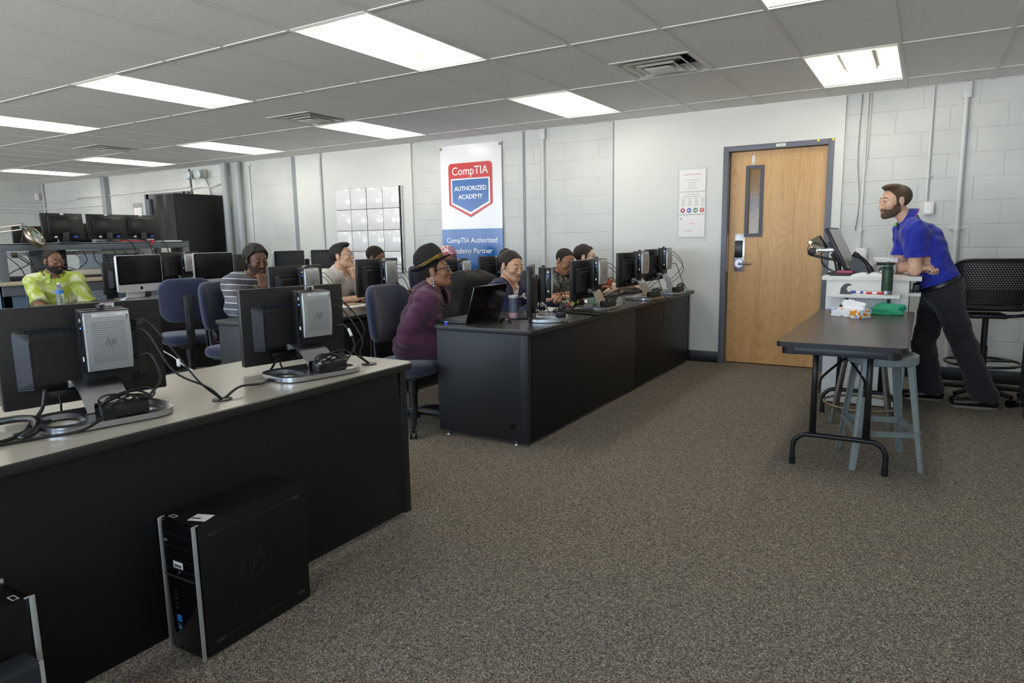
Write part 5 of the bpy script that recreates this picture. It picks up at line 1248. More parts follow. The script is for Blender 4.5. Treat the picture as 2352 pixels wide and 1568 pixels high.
def thing_on(name, mb, m, label, cat, loc=None, group=None, ang=35): return tag(obj(name, mb, m, loc=loc, ang=ang), label, cat, group)
# on the lectern
tm = empty('touch_monitor', (2.13, 2.98, .9855), 0, 'small tilted black touch monitor on the lectern', 'monitor')
Mt = T(-.02, .05, .205) @ rotz(R(-9)) @ Matrix.Rotation(R(-27), 4, 'Y')
obj('screen_casing', MB().box(-.03, -.15, -.18, 0, .15, .18, .006, M=Mt), M_blackpl, tm); obj('screen', MB().box(0, -.135, -.14, .0012, .135, .165, M=Mt), mat('grey_screen', '9a9e9c', .25), tm, smooth=False)
obj('back_housing', MB().box(-.065, -.1, -.13, -.029, .1, .08, .01, M=Mt), M_blackpl, tm)
obj('bottom_bezel', MB().box(.0011, -.14, -.176, .0025, .14, -.142, M=Mt), M_silverpl, tm)
b_ = MB(); b_.cyl((-.03, .01, .01), (-.045, .015, .12), .014, seg=10); b_.prism(rrect(.2, .16, .03, 4, -.02, .02), 0, .012); b_.tube(spline([(.02, -.02, .01), (.03, -.02, .05), (-.02, 0, .1)], 5), .008, 8); obj('stand', b_, M_blackpl, tm)
dc = empty('document_camera', (1.99, 2.9, .9855), 0, 'document camera arm with mirror head at the lectern\'s left edge', 'camera')
b_ = MB(); b_.prism(circ(.05, 24, .1, -.03), 0, .02); b_.tube(spline([(.1, -.03, .02), (.08, 0, .1), (.05, .02, .16)], 4), .008, 8); obj('base', b_, M_blackpl, dc)
b_ = MB(); b_.box(-.05, -.012, .175, .09, .02, .205, .006, M=T(0, 0, 0)); b_.cyl((.06, 0, .19), (.1, .01, .19), .018, seg=14); obj('arm', b_, M_silver, dc)
b_ = MB(); b_.tube(spline([(-.1, .0, .2), (-.105, .01, .16), (0, .02, .13), (.1, .03, .11)], 5), .01, 8); b_.box(-.105, -.02, .16, -.06, .03, .21, .006); obj('head_clamp', b_, M_blackpl, dc)
b_ = MB(); b_.box(-.055, -.006, -.06, .055, .006, .06, .006, M=T(-.05, .02, .235) @ Matrix.Rotation(R(-35), 4, 'Y') @ rotz(R(25))); obj('mirror_head', b_, mat('mirror', 'cfc9b8', .08, 1.0), dc)
b_ = MB()
for k in (0, 1): b_.tube(spline([(-.02, .0, .17), (-.01, .01, .1 - .02 * k), (.05, .02, .03 + .01 * k), (.11, .02, .015)], 6), .0035, 6)
b_.tube([( -.06 + .06 * math.cos(a), .0, .2 + .05 * math.sin(a)) for a in np.linspace(0, 2 * PI, 25)[:-1]], .0035, 6, closed=True); obj('camera_cable', b_, M_cable, dc, ang=0)
ph = empty('desk_phone', (2.245, 3.0, .9855), 0, 'black desk phone leaning behind the touch monitor on the lectern', 'phone')
obj('phone_body', MB().prism([(-.07, 0), (.08, 0), (.075, .02), (-.03, .15), (-.06, .15)], -.09, .09, frame((0, 0, 0), (1, 0, 0), (0, 0, 1), (0, -1, 0))), M_darkgrey, ph)
obj('handset', MB().tube(spline([(.085, -.105, .02), (.05, -.105, .085), (-.0, -.105, .135), (-.05, -.105, .165)], 5), [.02] * 4 + [.014] * 8 + [.02] * 4, 10), M_blackpl, ph)
bk = empty('open_book', (2.31, 2.84, .9855), 0, 'open white booklet lying on the lectern\'s front edge', 'book')
for s in (-1, 1):
    m = MB(); n_ = 8; vs = []; fs = []
    for i in range(n_ + 1):
        x = s * .11 * i / n_; z = .022 * math.sin(PI * (i / n_) ** .6) * .8 + .006
        for y in (-.085, .085): vs += [(x, y, 0), (x, y, z)]
    for i in range(n_): b = 4 * i; fs += [(b + 1, b + 5, b + 7, b + 3), (b, b + 4, b + 5, b + 1), (b + 2, b + 3, b + 7, b + 6), (b, b + 2, b + 6, b + 4)]
    fs += [(4 * n_, 4 * n_ + 2, 4 * n_ + 3, 4 * n_ + 1)]
    m.raw(vs, fs); obj('page_block', m, M_paper, bk)
tag(obj('notebook', MB().box(-.05, -.06, 0, .06, .06, .018, .003), mat('pink_cover', 'a8486a', .5), loc=(2.145, 2.83, 1.0035)), 'pink notebook beside the touch monitor on the lectern', 'notebook')
kb_ = MB(); kb_.box(-.08, -.06, 0, .07, .06, .017, .004); thing_on('number_pad', kb_, M_blackpl, 'black number pad under the pink notebook on the lectern', 'keypad', (2.13, 2.82, .986))
pr_ = empty('label_printer', (2.385, 3.15, .9855), 0, 'small white and grey machine behind the green bottle on the lectern', 'printer')
obj('body', MB().box(-.06, -.08, 0, .1, .08, .07, .006), mat('grey_beige', 'a9a9a4', .5), pr_); obj('lid', MB().box(-.07, -.085, .09, .11, .085, .125, .006), M_white, pr_); obj('rollers', MB().box(-.04, -.07, .07, .08, .07, .091, .01), M_darkgrey, pr_)
# on the side shelf
gb = empty('steel_bottle', (2.448, 2.6, .8655), 0, 'dark green steel bottle standing on the lectern\'s side shelf', 'bottle')
M_green = mat('green_paint', '2c4733', .4, .3)
b_ = MB(); b_.lathe([(.036, .028), (.0365, .03), (.0365, .17), (.034, .182), (.026, .188), (.001, .188)], 28); obj('body', b_, M_green, gb)
b_ = MB(); b_.lathe([(.03, 0), (.036, .003), (.036, .03), (.03, .03)], 28); obj('base_band', b_, M_steel, gb)
b_ = MB(); b_.lathe([(.03, .18), (.033, .185), (.033, .2), (.022, .208), (.013, .21), (.013, .228), (.012, .232), (.001, .232)], 24); b_.tube(spline([(-.03, 0, .192), (-.05, 0, .185), (-.05, 0, .165)], 4), .006, 8); obj('cap', b_, M_green, gb)
b_ = MB(); b_.box(-.052, -.012, .155, -.034, .012, .168, .004); obj('clasp', b_, M_silver, gb)
td = empty('tape_dispenser', (2.18, 2.56, .8655), 0, 'black tape dispenser on the left of the lectern\'s side shelf', 'tape dispenser')
obj('holder', MB().prism([(-.03, 0), (.045, 0), (.05, .012), (.02, .018), (.012, .035), (.02, .058), (.042, .062), (.044, .07), (.02, .078), (-.005, .07), (-.025, .045)], -.014, .014, frame((0, 0, 0), (1, 0, 0), (0, 0, 1), (0, -1, 0))), mat('smoke_plastic', '2f2f2d', .25), td)
def marker(loc, rz, body, cap, label):
    t = empty('marker_pen', loc, rz, label, 'marker', 'markers on the lectern shelf'); obj('barrel', MB().cyl((-.03, 0, .009), (.06, 0, .009), .009, seg=12), body, t); obj('cap', MB().cyl((-.065, 0, .009), (-.03, 0, .009), .0098, seg=12), cap, t)
    obj('band', MB().cyl((-.0, 0, .009), (.04, 0, .009), .0093, seg=12), cap, t)
marker((2.28, 2.62, .8665), R(-8), M_white, mat('marker_blue', '2c4fc4', .4), 'whiteboard marker with blue cap on the lectern shelf')
marker((2.36, 2.58, .8665), R(172), M_white, mat('marker_red', 'd8372c', .4), 'whiteboard marker with red cap beside the green bottle')
thing_on('paper_tray', MB().box(-.16, -.05, 0, .16, .05, .001), M_paper, 'white paper sheet lying under the markers on the lectern shelf', 'paper', (2.25, 2.62, .8653))
# on the folding table
tb = empty('tissue_box', (2.255, 2.22, .7385), R(-36), 'white tissue box with orange and blue flower print on the folding table', 'tissue box')
g = NT('flower_print', .6, col='eef0f0'); o__ = g.obj(); v1 = g.n('TexVoronoi', {'Vector': o__, 'Scale': 34.0}); n1 = g.n('TexNoise', {'Vector': o__, 'Scale': 60.0})
se = g.n('SeparateColor', {'Color': v1.outputs['Color']}); dd = g.math('ADD', v1.outputs['Distance'], g.math('MULTIPLY', n1.outputs['Fac'], .25))
mk = g.math('LESS_THAN', dd, .55); pick = g.ramp(se.outputs[0], [(0, 'f0921e'), (.35, 'f0921e'), (.36, '8fb0e4'), (.7, '8fb0e4'), (.71, 'eef0f0')], 'CONSTANT'); g.color(g.mix(mk, 'eef1f2', pick))
obj('carton', MB().box(-.115, -.06, 0, .115, .06, .055, .002), g.m, tb)
obj('orange_badge', MB().box(.045, -.0612, .018, .085, -.0598, .048), mat('badge_orange', 'f09a1a', .5), tb, smooth=False)
def crumple(nx, ny, w, l, fn, th=.0015, M=None):
    vs = []; fs = []
    for j in range(ny + 1):
        for i in range(nx + 1): u, v = i / nx - .5, j / ny - .5; vs.append(fn(u, v))
    for j in range(ny):
        for i in range(nx): a = j * (nx + 1) + i; fs.append((a, a + 1, a + nx + 2, a + nx + 1))
    n = len(vs); vs += [(x, y, z - th) for x, y, z in vs]; fs += [tuple(i + n for i in f[::-1]) for f in fs]
    bd = [i for i in range(nx + 1)] + [(j + 1) * (nx + 1) + nx for j in range(ny)] + [ny * (nx + 1) + i for i in range(nx - 1, -1, -1)] + [j * (nx + 1) for j in range(ny - 1, 0, -1)]
    for k in range(len(bd)): a, b = bd[k], bd[(k + 1) % len(bd)]; fs.append((b, a, a + n, b + n))
    return MB().raw(vs, fs, M)
F_ = Field((-.12, -.06, .04), (.13, .06, .15), .0035); I_ = np.eye(3)
F_.add(ell((0, 0, .08), I_, (.065, .02, .045))); F_.add(ell((.06, .0, .082), I_, (.05, .016, .026)), .02); F_.add(ell((-.05, 0, .085), I_, (.03, .014, .035)), .015); F_.wrinkle(.008, 60, 4); F_.clip(lambda P: .054 - P[..., 2])
TI = fobj('tissue', F_, mat('tissue_white', 'f6f6f6', .9), tb)
F_ = Field((-.17, -.12, -.01), (.17, .12, .12), .004); rn_ = random.Random(8)
F_.add(ell((0, 0, .014), I_, (.1, .06, .022)))
for (x0, y0, z0, x1, y1, z1, r_) in ((-.1, .0, .014, .02, .045, .055, .02), (-.09, -.035, .014, .05, -.025, .035, .022), (-.02, .035, .06, .085, -.015, .06, .018), (.02, .045, .055, .09, .0, .04, .02), (-.04, -.04, .016, .085, -.045, .016, .02), (-.06, .045, .055, .06, .05, .05, .016), (-.09, .03, .02, -.04, .05, .065, .016)): F_.add(caps((x0, y0, z0), (x1, y1, z1), r_, r_ * .8), .02)
F_.wrinkle(.01, 55, 9); F_.clip(lambda P: -P[..., 2])
CL_ = fobj('cloth', F_, mat('green_cloth', '2f9c74', .9, bump=.2, bscale=300)); CL_.location = (2.475, 2.45, .7385); tag(CL_, 'green crumpled cloth on the folding table beside the tissue box', 'cloth')
sgl = MB(); sgl.tube(spline([(-.06, 0, .004), (-.03, .0, .012), (.0, .0, .02), (.02, 0, .055)], 5), .008, 8); sgl.box(.0, -.012, .0, .03, .012, .055, .004)
thing_on('cable_clip', sgl, M_blackpl, 'black curved cable clip behind the tissue box', 'clip', (2.16, 2.47, .739))

# ------------------------------------------------------------------ drafting chair, cart
dcx, dcy = 3.1, 3.42
dc = empty('drafting_chair', (dcx, dcy, 0), R(8), 'tall black mesh drafting chair with foot ring behind the leaning man', 'chair')
g = NT('perforated_back', .45, col='1a1a1a'); oo = g.obj(); sp = g.n('SeparateXYZ', {'Vector': oo}); u = g.math('MULTIPLY', sp.outputs[0], 52.0); v = g.math('MULTIPLY', sp.outputs[2], 60.0)
row = g.math('FLOOR', v); uu = g.math('ADD', u, g.math('FRACT', g.math('MULTIPLY', row, .5))); du = g.math('SUBTRACT', g.math('FRACT', uu), .5); dv = g.math('SUBTRACT', g.math('FRACT', v), .5)
hol = g.math('LESS_THAN', g.math('ADD', g.math('MULTIPLY', du, du), g.math('MULTIPLY', dv, dv)), .05)
inx = g.math('LESS_THAN', g.math('ABSOLUTE', sp.outputs[0]), .2); inz = g.math('LESS_THAN', g.math('ABSOLUTE', g.math('SUBTRACT', sp.outputs[2], .965)), .095)
g.color(g.mix(0.0, '191919', '191919')); g.t.links.new(g.math('SUBTRACT', 1.0, g.math('MULTIPLY', hol, g.math('MULTIPLY', inx, inz))), g.b.inputs['Alpha'])
b = MB(); vs = []; fs = []; q = rrect(.52, .34, .07, 7, 0, .92); m = len(q)
for s in (0, 1):
    for x, z in q: vs.append((x, -.16 + .9 * x * x - .05 * (z - .92) + s * .008, z))
c = len(vs); vs += [(0, -.16, .92), (0, -.152, .92)]
for i in range(m): j = (i + 1) % m; fs += [(i, j, c), (m + j, m + i, c + 1), (j, i, m + i, m + j)]
def grid_back():
    b = MB(); nx, nz = 22, 12; vs = []; fs = []
    def pt(i, j):
        u, v = 2 * i / nx - 1, 2 * j / nz - 1
        k = 1 - .12 * (abs(u) ** 6) * (abs(v) ** 6) * 1.0
        uu = u * (1 - .10 * abs(v) ** 8 * 1.0); vv = v * (1 - .14 * abs(u) ** 8)
        x = uu * .26; z = .925 + vv * .165; return (x, -.17 + .8 * x * x - .12 * (z - .92), z)
    for s in (0, .006):
        for j in range(nz + 1):
            for i in range(nx + 1): p = pt(i, j); vs.append((p[0], p[1] + s, p[2]))
    n = (nx + 1) * (nz + 1)
    for j in range(nz):
        for i in range(nx): a = j * (nx + 1) + i; fs += [(a, a + 1, a + nx + 2, a + nx + 1), (a + n, a + n + nx + 1, a + n + nx + 2, a + n + 1)]
    return b.raw(vs, fs), [pt(i, 0) for i in range(nx)] + [pt(nx, j) for j in range(nz)] + [pt(nx - i, nz) for i in range(nx)] + [pt(0, nz - j) for j in range(nz)]
b, rim = grid_back(); bk = obj('backrest', b, g.m, dc); obj('back_rim', MB().tube([(x, y + .003, z) for x, y, z in rim], .011, 8, closed=True), M_blackpl, bk, ang=0)
s = MB(); v_, f_ = cushion(.47, .46, .1, .06); s.raw(v_, f_, T(0, .06, .7)); st = obj('seat', s, mat('black_seat', '1d1c1b', .6), dc, ang=60)
f = MB()
for sx in (-1, 1):
    f.tube(spline([(sx * .255, -.11, .9), (sx * .27, -.13, .78), (sx * .265, -.12, .7), (sx * .22, -.05, .665), (sx * .1, 0, .65), (0, .02, .645)], 6), .013, 8); f.box(sx * .235 - .018, -.13, .83, sx * .26 + .012, -.08, .92, .006)
f.box(-.12, -.1, .64, .12, .12, .675, .008); obj('seat_frame', f, M_blackpl, dc)
f = MB(); f.cyl((0, 0, .1), (0, 0, .66), .022, seg=14); f.cyl((0, 0, .1), (0, 0, .42), .03, seg=14); obj('column', f, M_blackpl, dc)
f = MB(); f.tube([(.25 * math.cos(a), .25 * math.sin(a), .29) for a in np.linspace(0, 2 * PI, 49)[:-1]], .011, 8, closed=True)
for k in range(3): a = 2 * PI * k / 3 + .4; f.tube([(0, 0, .3), (.25 * math.cos(a), .25 * math.sin(a), .29)], .009, 8)
obj('foot_ring', f, mat('dark_chrome', '5f5d58', .25, .9), dc, ang=0)
f = MB(); f.cyl((0, 0, .06), (0, 0, .13), .04, seg=14)
for k in range(5): a = 2 * PI * k / 5 + .2; f.tube([(0, 0, .1), (.3 * math.cos(a), .3 * math.sin(a), .075)], [.026, .018], 8)
obj('star_base', f, M_blackpl, dc)
for k in range(5):
    a = 2 * PI * k / 5 + .2; c, s_ = .3 * math.cos(a), .3 * math.sin(a); w = MB()
    for q in (-1, 1): w.cyl((c - math.sin(a) * q * .008, s_ + math.cos(a) * q * .008, .028), (c - math.sin(a) * q * .026, s_ + math.cos(a) * q * .026, .028), .028, seg=16)
    w.cyl((c, s_, .03), (c, s_, .08), .01, seg=8); obj('caster', w, M_blackgl, dc)
ct = empty('rolling_cart', (3.6, 3.05, 0), 0, 'black rolling cart cut off by the right edge of the photo', 'cart')
for x in (-.25, .25):
    for y in (-.2, .2):
        obj('post', MB().box(x - .016, y - .016, .11, x + .016, y + .016, .98, .003), M_blackpl, ct); w = MB(); w.cyl((x, y, .06), (x, y, .11), .012, seg=8)
        for q in (-1, 1): w.cyl((x + q * .006, y, .034), (x + q * .022, y, .034), .034, seg=16)
        obj('caster', w, M_blackpl, ct)
for z in (.13, .5, .97): obj('shelf', MB().box(-.265, -.215, z, .265, .215, z + .025, .003), M_blackpl, ct)
cable('floor_cable', [(2.75, 3.6, .012), (2.9, 3.75, .012), (3.1, 3.8, .012), (3.4, 3.85, .012), (3.7, 3.9, .012)], .008, 'pale cable lying on the carpet along the wall behind the man\'s feet', M_cablew)
cable('floor_cable', [(2.62, 3.1, .012), (2.75, 3.35, .014), (2.66, 3.55, .02), (2.8, 3.65, .012), (2.62, 3.7, .012), (2.75, 3.8, .012)], .006, 'tangled pale cables on the carpet beside the lectern', M_cablew)
# ------------------------------------------------------------------ workbench on the far left
M_bench = mat('bench_grey_steel', '5f666e', .45, spec=.4); M_benchblue = mat('bench_blue_steel', '55697f', .5)
wb_ = empty('workbench', (-6.35, 1.72, 0), 0, 'grey steel workbench with upper shelf carrying three black monitors, far left', 'workbench')
Bx = lambda x0, y0, z0, x1, y1, z1, b=.003: MB().box(x0 + 6.35, y0 - 1.72, z0, x1 + 6.35, y1 - 1.72, z1, b)
for x in (-6.05, -6.7):
    for y in (.56, 2.76): obj('post', Bx(x, y, .0, x + .05, y + .09, 1.27), M_bench, wb_)
obj('shelf', Bx(-6.7, .56, 1.33, -6.0, 2.85, 1.35), mat('shelf_board', '8d9094', .5), wb_)
obj('shelf_beam', Bx(-6.03, .56, 1.265, -6.0, 2.85, 1.345), M_bench, wb_); obj('rear_beam', Bx(-6.7, .56, 1.265, -6.67, 2.85, 1.345), M_bench, wb_)
obj('worktop', Bx(-6.75, .5, .885, -5.95, 2.85, .925), mat('beige_worktop', 'b7a98f', .5), wb_)
obj('apron', Bx(-6.0, .56, .77, -5.98, 2.8, .885), M_bench, wb_)
for y in (.56, 2.2): obj('pedestal', Bx(-6.7, y, .03, -6.0, y + .6, .885), M_benchblue if y < 1 else M_bench, wb_)
obj('power_strip', Bx(-6.69, .8, 1.2, -6.65, 2.5, 1.25), M_white, wb_)
# monitors on the shelf (backs to the room)
def make_mon():
    t = empty('shelf_monitor', (0, 0, 0)); Mt = Matrix.Rotation(R(-4), 4, 'Y')
    obj('screen_casing', MB().box(-.03, -.235, .04, 0, .235, .345, .006, M=Mt), M_blackpl, t)
    h = MB(); h.box(0, -.165, .085, .035, .165, .305, .012, M=Mt); hs_ = obj('back_housing', h, M_blacksat, t); h = MB(); h.box(.004, -.178, .1, .03, -.166, .29, .003, M=Mt); obj('vent_strip', h, M_rib, hs_)
    obj('slot_vent', MB().box(.0352, -.045, .275, .0358, .045, .29, M=Mt), M_blackgl, hs_, smooth=False)
    s = MB(); s.box(.01, -.035, .0, .03, .035, .12, .004); s.prism(rrect(.2, .26, .05, 5), 0, .012); obj('stand', s, M_darkgrey, t)
    obj('asset_label', MB().box(.0005, -.02, .327, .0015, .02, .342, M=Mt), M_label, t, smooth=False)
    obj('spec_label', MB().box(.01, -.12, .058, .016, -.09, .078, M=Mt), M_label, t, smooth=False)
    p_ = MB(); p_.box(.0, .09, .055, .04, .125, .08, .003, M=Mt); obj('video_plug', p_, mat('vga_blue', '2f4fb0', .4), t)
    return t
mp_ = make_mon()
for k, (y, lab) in enumerate(((1.31, 'black monitor on the workbench shelf, leftmost of three'), (1.83, 'black monitor on the workbench shelf, middle of three'), (2.27, 'black monitor on the workbench shelf, rightmost of three'))):
    o = mp_ if k == 0 else copy_tree(mp_); o.location = (-6.1 if k else -6.08, y, 1.351); o.rotation_euler = (0, 0, R((2, 0, -2)[k])); tag(o, lab, 'monitor', 'monitors on the workbench shelf')
for k, (y, z, w) in enumerate(((1.16, .2, .24), (1.62, .24, .2))):
    tag(obj('screen_backside', MB().box(-.02, -w, .0, .01, w, z, .004), M_blackpl, loc=(-6.45, y, 1.351)), ('dark flat screen standing behind the leftmost shelf monitor', 'dark flat screen standing between the left and middle shelf monitors')[k], 'monitor')
wbx = thing_on('storage_box', MB().box(-.12, -.2, 0, .12, .2, .13, .003), mat('white_carton', 'd9d9d6', .7), 'white carton on the workbench shelf behind the middle monitor', 'box', (-6.45, 2.0, 1.351))
wbx = thing_on('storage_box', MB().box(-.12, -.14, 0, .12, .14, .12, .003), mat('white_carton', 'd9d9d6', .7), 'white carton on the workbench shelf behind the rightmost monitor', 'box', (-6.45, 2.42, 1.351))
thing_on('paper_stack', MB().box(-.1, -.13, 0, .1, .13, .012, .002), M_paper, 'white papers on the right end of the workbench shelf', 'paper', (-6.2, 2.68, 1.351))
lm = empty('magnifier_lamp', (-5.95, .62, 1.35), 0, 'brushed metal magnifier lamp on jointed arm over the workbench', 'lamp')
M_brush = mat('brushed_nickel', 'a59c8c', .3, 1.0)
Mh = T(.05, .29, .07) @ rotz(R(30)) @ Matrix.Rotation(R(60), 4, 'Y')
h = MB(); h.lathe([(.05, -.045), (.085, -.05), (.11, -.03), (.115, .0), (.105, .02), (.085, .03), (.07, .025), (.07, -.0), (.05, -.045)], 28, Mh, sx=1.15); obj('lamp_head', h, M_brush, lm, ang=50)
h = MB(); h.lathe([(.001, .022), (.04, .02), (.07, .012), (.07, .006), (.001, .006)], 28, Mh, sx=1.15); obj('lens', h, mat('lens_green', '7fa8a4', .05, trans=.6), lm)
for dz in (.0, .05): obj('arm', MB().tube([(-.1, -.4, .06 + dz), (.03, .18, .15 + dz)], .007, 6), M_brush, lm)
h = MB(); h.tube([(.03, .18, .2), (.04, .22, .18), (.05, .26, .13)], .012, 8); h.box(.01, .16, .14, .05, .2, .22, .005); obj('joint', h, M_steel, lm)
h = MB()
for dz in (.0, .02): h.tube([(.0, .08, -.12), (.02, .38, -.36 - dz)], .005, 6)
h.box(-.01, .05, -.16, .03, .1, -.1, .004); h.cyl((.02, .38, -.42), (.02, .38, -.3), .014, seg=10); obj('lower_arm', h, mat('dark_bronze', '4f4a42', .4, .7), lm)
thing_on('lamp_bracket', MB().prism([(-.07, 0), (.07, 0), (.02, .18), (0, .2), (-.02, .18)], -.01, .01, frame((0, 0, 0), (0, 1, 0), (0, 0, 1), (1, 0, 0)), 0, [circ(.022, 12, 0, .09)[::-1]]), M_blackpl, 'black triangular bracket on the left end of the workbench shelf', 'bracket', (-6.25, .98, 1.351))
du = empty('disc_duplicator', (-6.35, 1.27, .925), 0, 'black disc duplicator tower with tray slots behind the lime shirt man', 'duplicator')
obj('case_body', MB().box(-.3, -.115, 0, .1, .115, .345, .004), M_blackpl, du)
for k in range(7): d_ = MB(); d_.box(.1, -.105, .02 + k * .045, .106, .105, .058 + k * .045, .002); tr = obj('drive_tray', d_, M_blacksat, du); obj('tray_buttons', MB().box(.106, -.06, .03 + k * .045, .107, -.045, .036 + k * .045), M_steel, tr, smooth=False)
obj('display', MB().box(.1065, -.05, .3, .1085, .03, .322), mat('lcd_green', '7d8f6a', .3), du, smooth=False)
pr_ = empty('flat_machine', (-6.3, 1.62, .925), 0, 'flat beige and grey machine on the workbench right of the disc duplicator', 'printer')
obj('body', MB().box(-.2, -.19, .03, .15, .19, .1, .006), mat('beige_grey_case', 'b9b4ac', .5), pr_); obj('base', MB().box(-.2, -.18, 0, .155, .18, .035, .004), M_darkgrey, pr_)
thing_on('network_switch', MB().box(-.15, -.25, 0, .1, .2, .05, .004), mat('navy_case', '20242c', .4), 'dark flat network box at the left end of the workbench top', 'network box', (-6.25, .9, .926))
thing_on('filing_locker', MB().box(-.3, -.25, 0, .3, .25, 1.32, .004), mat('slate_steel', '66707c', .5), 'grey steel locker standing behind the workbench', 'locker', (-7.1, 2.35, 0))
thing_on('white_cabinet', MB().box(-.3, -.22, 0, .3, .22, 1.3, .004), M_white, 'white cabinet behind the workbench right of the grey locker', 'cabinet', (-7.1, 2.87, 0))
rnd = random.Random(5)
for k in range(16):
    y = .72 + .13 * k; y2 = y + rnd.uniform(-.25, .25); zs = rnd.choice((1.24, 1.2)); white = k in (7,)
    cable('bench_cable', [(-6.6, y, zs), (-6.45, y + rnd.uniform(-.1, .1), 1.12), (-6.42, y2, 1.02), (-6.5, y2 + rnd.uniform(-.08, .08), .93)], .005, ('white' if white else 'black') + ' cable hanging under the workbench shelf, %s from the left' % ('first second third fourth fifth sixth seventh eighth ninth tenth eleventh twelfth thirteenth fourteenth fifteenth sixteenth'.split()[k]), M_cablew if white else M_cable, group='cables under the workbench shelf')
for k, (y, l) in enumerate(((1.98, 'left'), (2.2, 'middle'), (2.42, 'right'))): cable('bench_cable', [(-6.1, y, 1.38), (-5.99, y + .05, 1.36), (-5.97, y + .1, 1.22), (-5.99, y + .08, 1.08), (-6.05, y - .05, 1.0)], .006, 'black cable looping over the shelf front edge, %s of three' % l, group='cables over the shelf edge')
cable('red_cable', [(-6.12, 1.95, 1.37), (-6.04, 2.1, 1.362), (-6.02, 2.3, 1.365), (-5.99, 2.34, 1.36), (-5.985, 2.28, 1.29)], .007, 'red cable lying on the workbench shelf edge', M_red)
# ------------------------------------------------------------------ black cabinet
cb = empty('tall_cabinet', (-7.165, 3.69, 0), 0, 'tall black cabinet against the back wall at left', 'cabinet')
obj('carcass', MB().box(-.262, -.4, 0, .262, .41, 2.06, .004), mat('cabinet_black', '0d0b0b', .5), cb)
for s in (-1, 1): d_ = obj('door', MB().box(-.258 if s < 0 else .002, -.42, .05, -.002 if s < 0 else .258, -.4, 2.05, .003), mat('cabinet_door', '14151a', .35), cb); obj('handle', MB().box(s * .03 - .006, -.432, 1.0, s * .03 + .006, -.42, 1.14, .002), M_steel, d_)
# ------------------------------------------------------------------ far row extras
thing_on('black_box', MB().box(-.1, -.14, 0, .1, .14, .43, .005), M_blackpl, 'black box on the far desk right of the second white computer', 'box', (-4.45, 2.5, .7505))
thing_on('black_box', MB().box(-.1, -.09, 0, .1, .09, .34, .005), M_blackpl, 'narrow black computer case between the two right white computers', 'computer', (-4.4, 3.42, .7505))
wtb = empty('water_bottle', (-4.5, .43, .7505), 0, 'clear water bottle with blue label before the lime shirt man', 'bottle')
M_pet = mat('clear_plastic', 'dfe9ee', .05, trans=.85, spec=.6)
obj('bottle_body', MB().lathe([(.028, 0), (.032, .004), (.03, .03), (.0325, .06), (.03, .09), (.0325, .11), (.0325, .15), (.022, .175), (.013, .185), (.013, .195), (.001, .195)], 20), M_pet, wtb)
obj('label_band', MB().lathe([(.0332, .105), (.0332, .14)], 20), mat('label_blue', '3b7fd0', .4), wtb); obj('cap', MB().cyl((0, 0, .195), (0, 0, .212), .0145, seg=16), M_white, wtb)
thing_on('tablet', MB().box(-.06, -.1, 0, .06, .1, .008, .003), M_blackgl, 'dark tablet lying near the bottle on the far desk', 'tablet', (-4.3, .62, .7505))
def make_kb(name='keyboard'):
    t = empty('keyboard', (0, 0, 0)); obj('case', MB().box(-.075, -.22, 0, .075, .22, .016, .004), M_blackpl, t); k = MB()
    for r_ in range(5):
        for c in range(19): k.box(-.062 + r_ * .025, -.21 + c * .0222, .016, -.042 + r_ * .025, -.192 + c * .0222, .022, .0)
    obj('key_rows', k, M_blacksat, t, smooth=False); return t
def make_mouse():
    t = empty('mouse', (0, 0, 0)); m = MB(); m.sphere((0, 0, .0), 1, None, 0, 10, (.055, .031, .034)); m.v = [(x, y, max(0, z)) for x, y, z in m.v]; obj('shell', m, M_blacksat, t, ang=60); m = MB(); m.cyl((.025, -.003, .028), (.025, .003, .028), .007, seg=12); obj('wheel', m, M_darkgrey, t); return t
KBP = make_kb(); MSP = make_mouse(); kfirst = [True, True]
def kb(x, y, d, lab, m=None, z=.7505):
    o = KBP if kfirst[0] else copy_tree(KBP); kfirst[0] = False; o.location = (x, y, z); o.rotation_euler = (0, 0, R(d)); tag(o, lab, 'keyboard', 'keyboards on the desks')
    if m:
        for c in KIDS(o): c.data = c.data.copy(); c.data.materials[0] = m
def mouse(x, y, d, lab): o = MSP if kfirst[1] else copy_tree(MSP); kfirst[1] = False; o.location = (x, y, .7505); o.rotation_euler = (0, 0, R(d)); tag(o, lab, 'mouse', 'computer mice on the desks')
kb(.18, 1.32, 20, 'black keyboard behind the nearly edge-on monitor of the navy cardigan woman'); kb(.5, 1.62, 74, 'black keyboard lying at the desk edge between two stands on the middle desk'); kb(.12, 2.98, 0, 'black keyboard behind the third monitor of the middle desk'); kb(.15, 3.6, 0, 'black keyboard under the hands of the young man with glasses')
kb(-3.86, 1.1, 0, 'white keyboard in front of the leftmost white computer', M_white); kb(-3.86, 2.0, 0, 'white keyboard in front of the second white computer', M_white); kb(-1.66, 3.0, 0, 'black keyboard before the headscarf woman'); kb(-1.62, .85, 0, 'black keyboard before the striped jumper man')
mouse(.29, .89, 160, 'black mouse beside the laptop on the desk end'); mouse(.15, 3.28, 180, 'black mouse by the hand of the young man with glasses'); mouse(.3, 2.5, 170, 'black mouse before the joint of the middle desk'); mouse(-1.4, 2.1, 170, 'black mouse next to the papers on the second row')
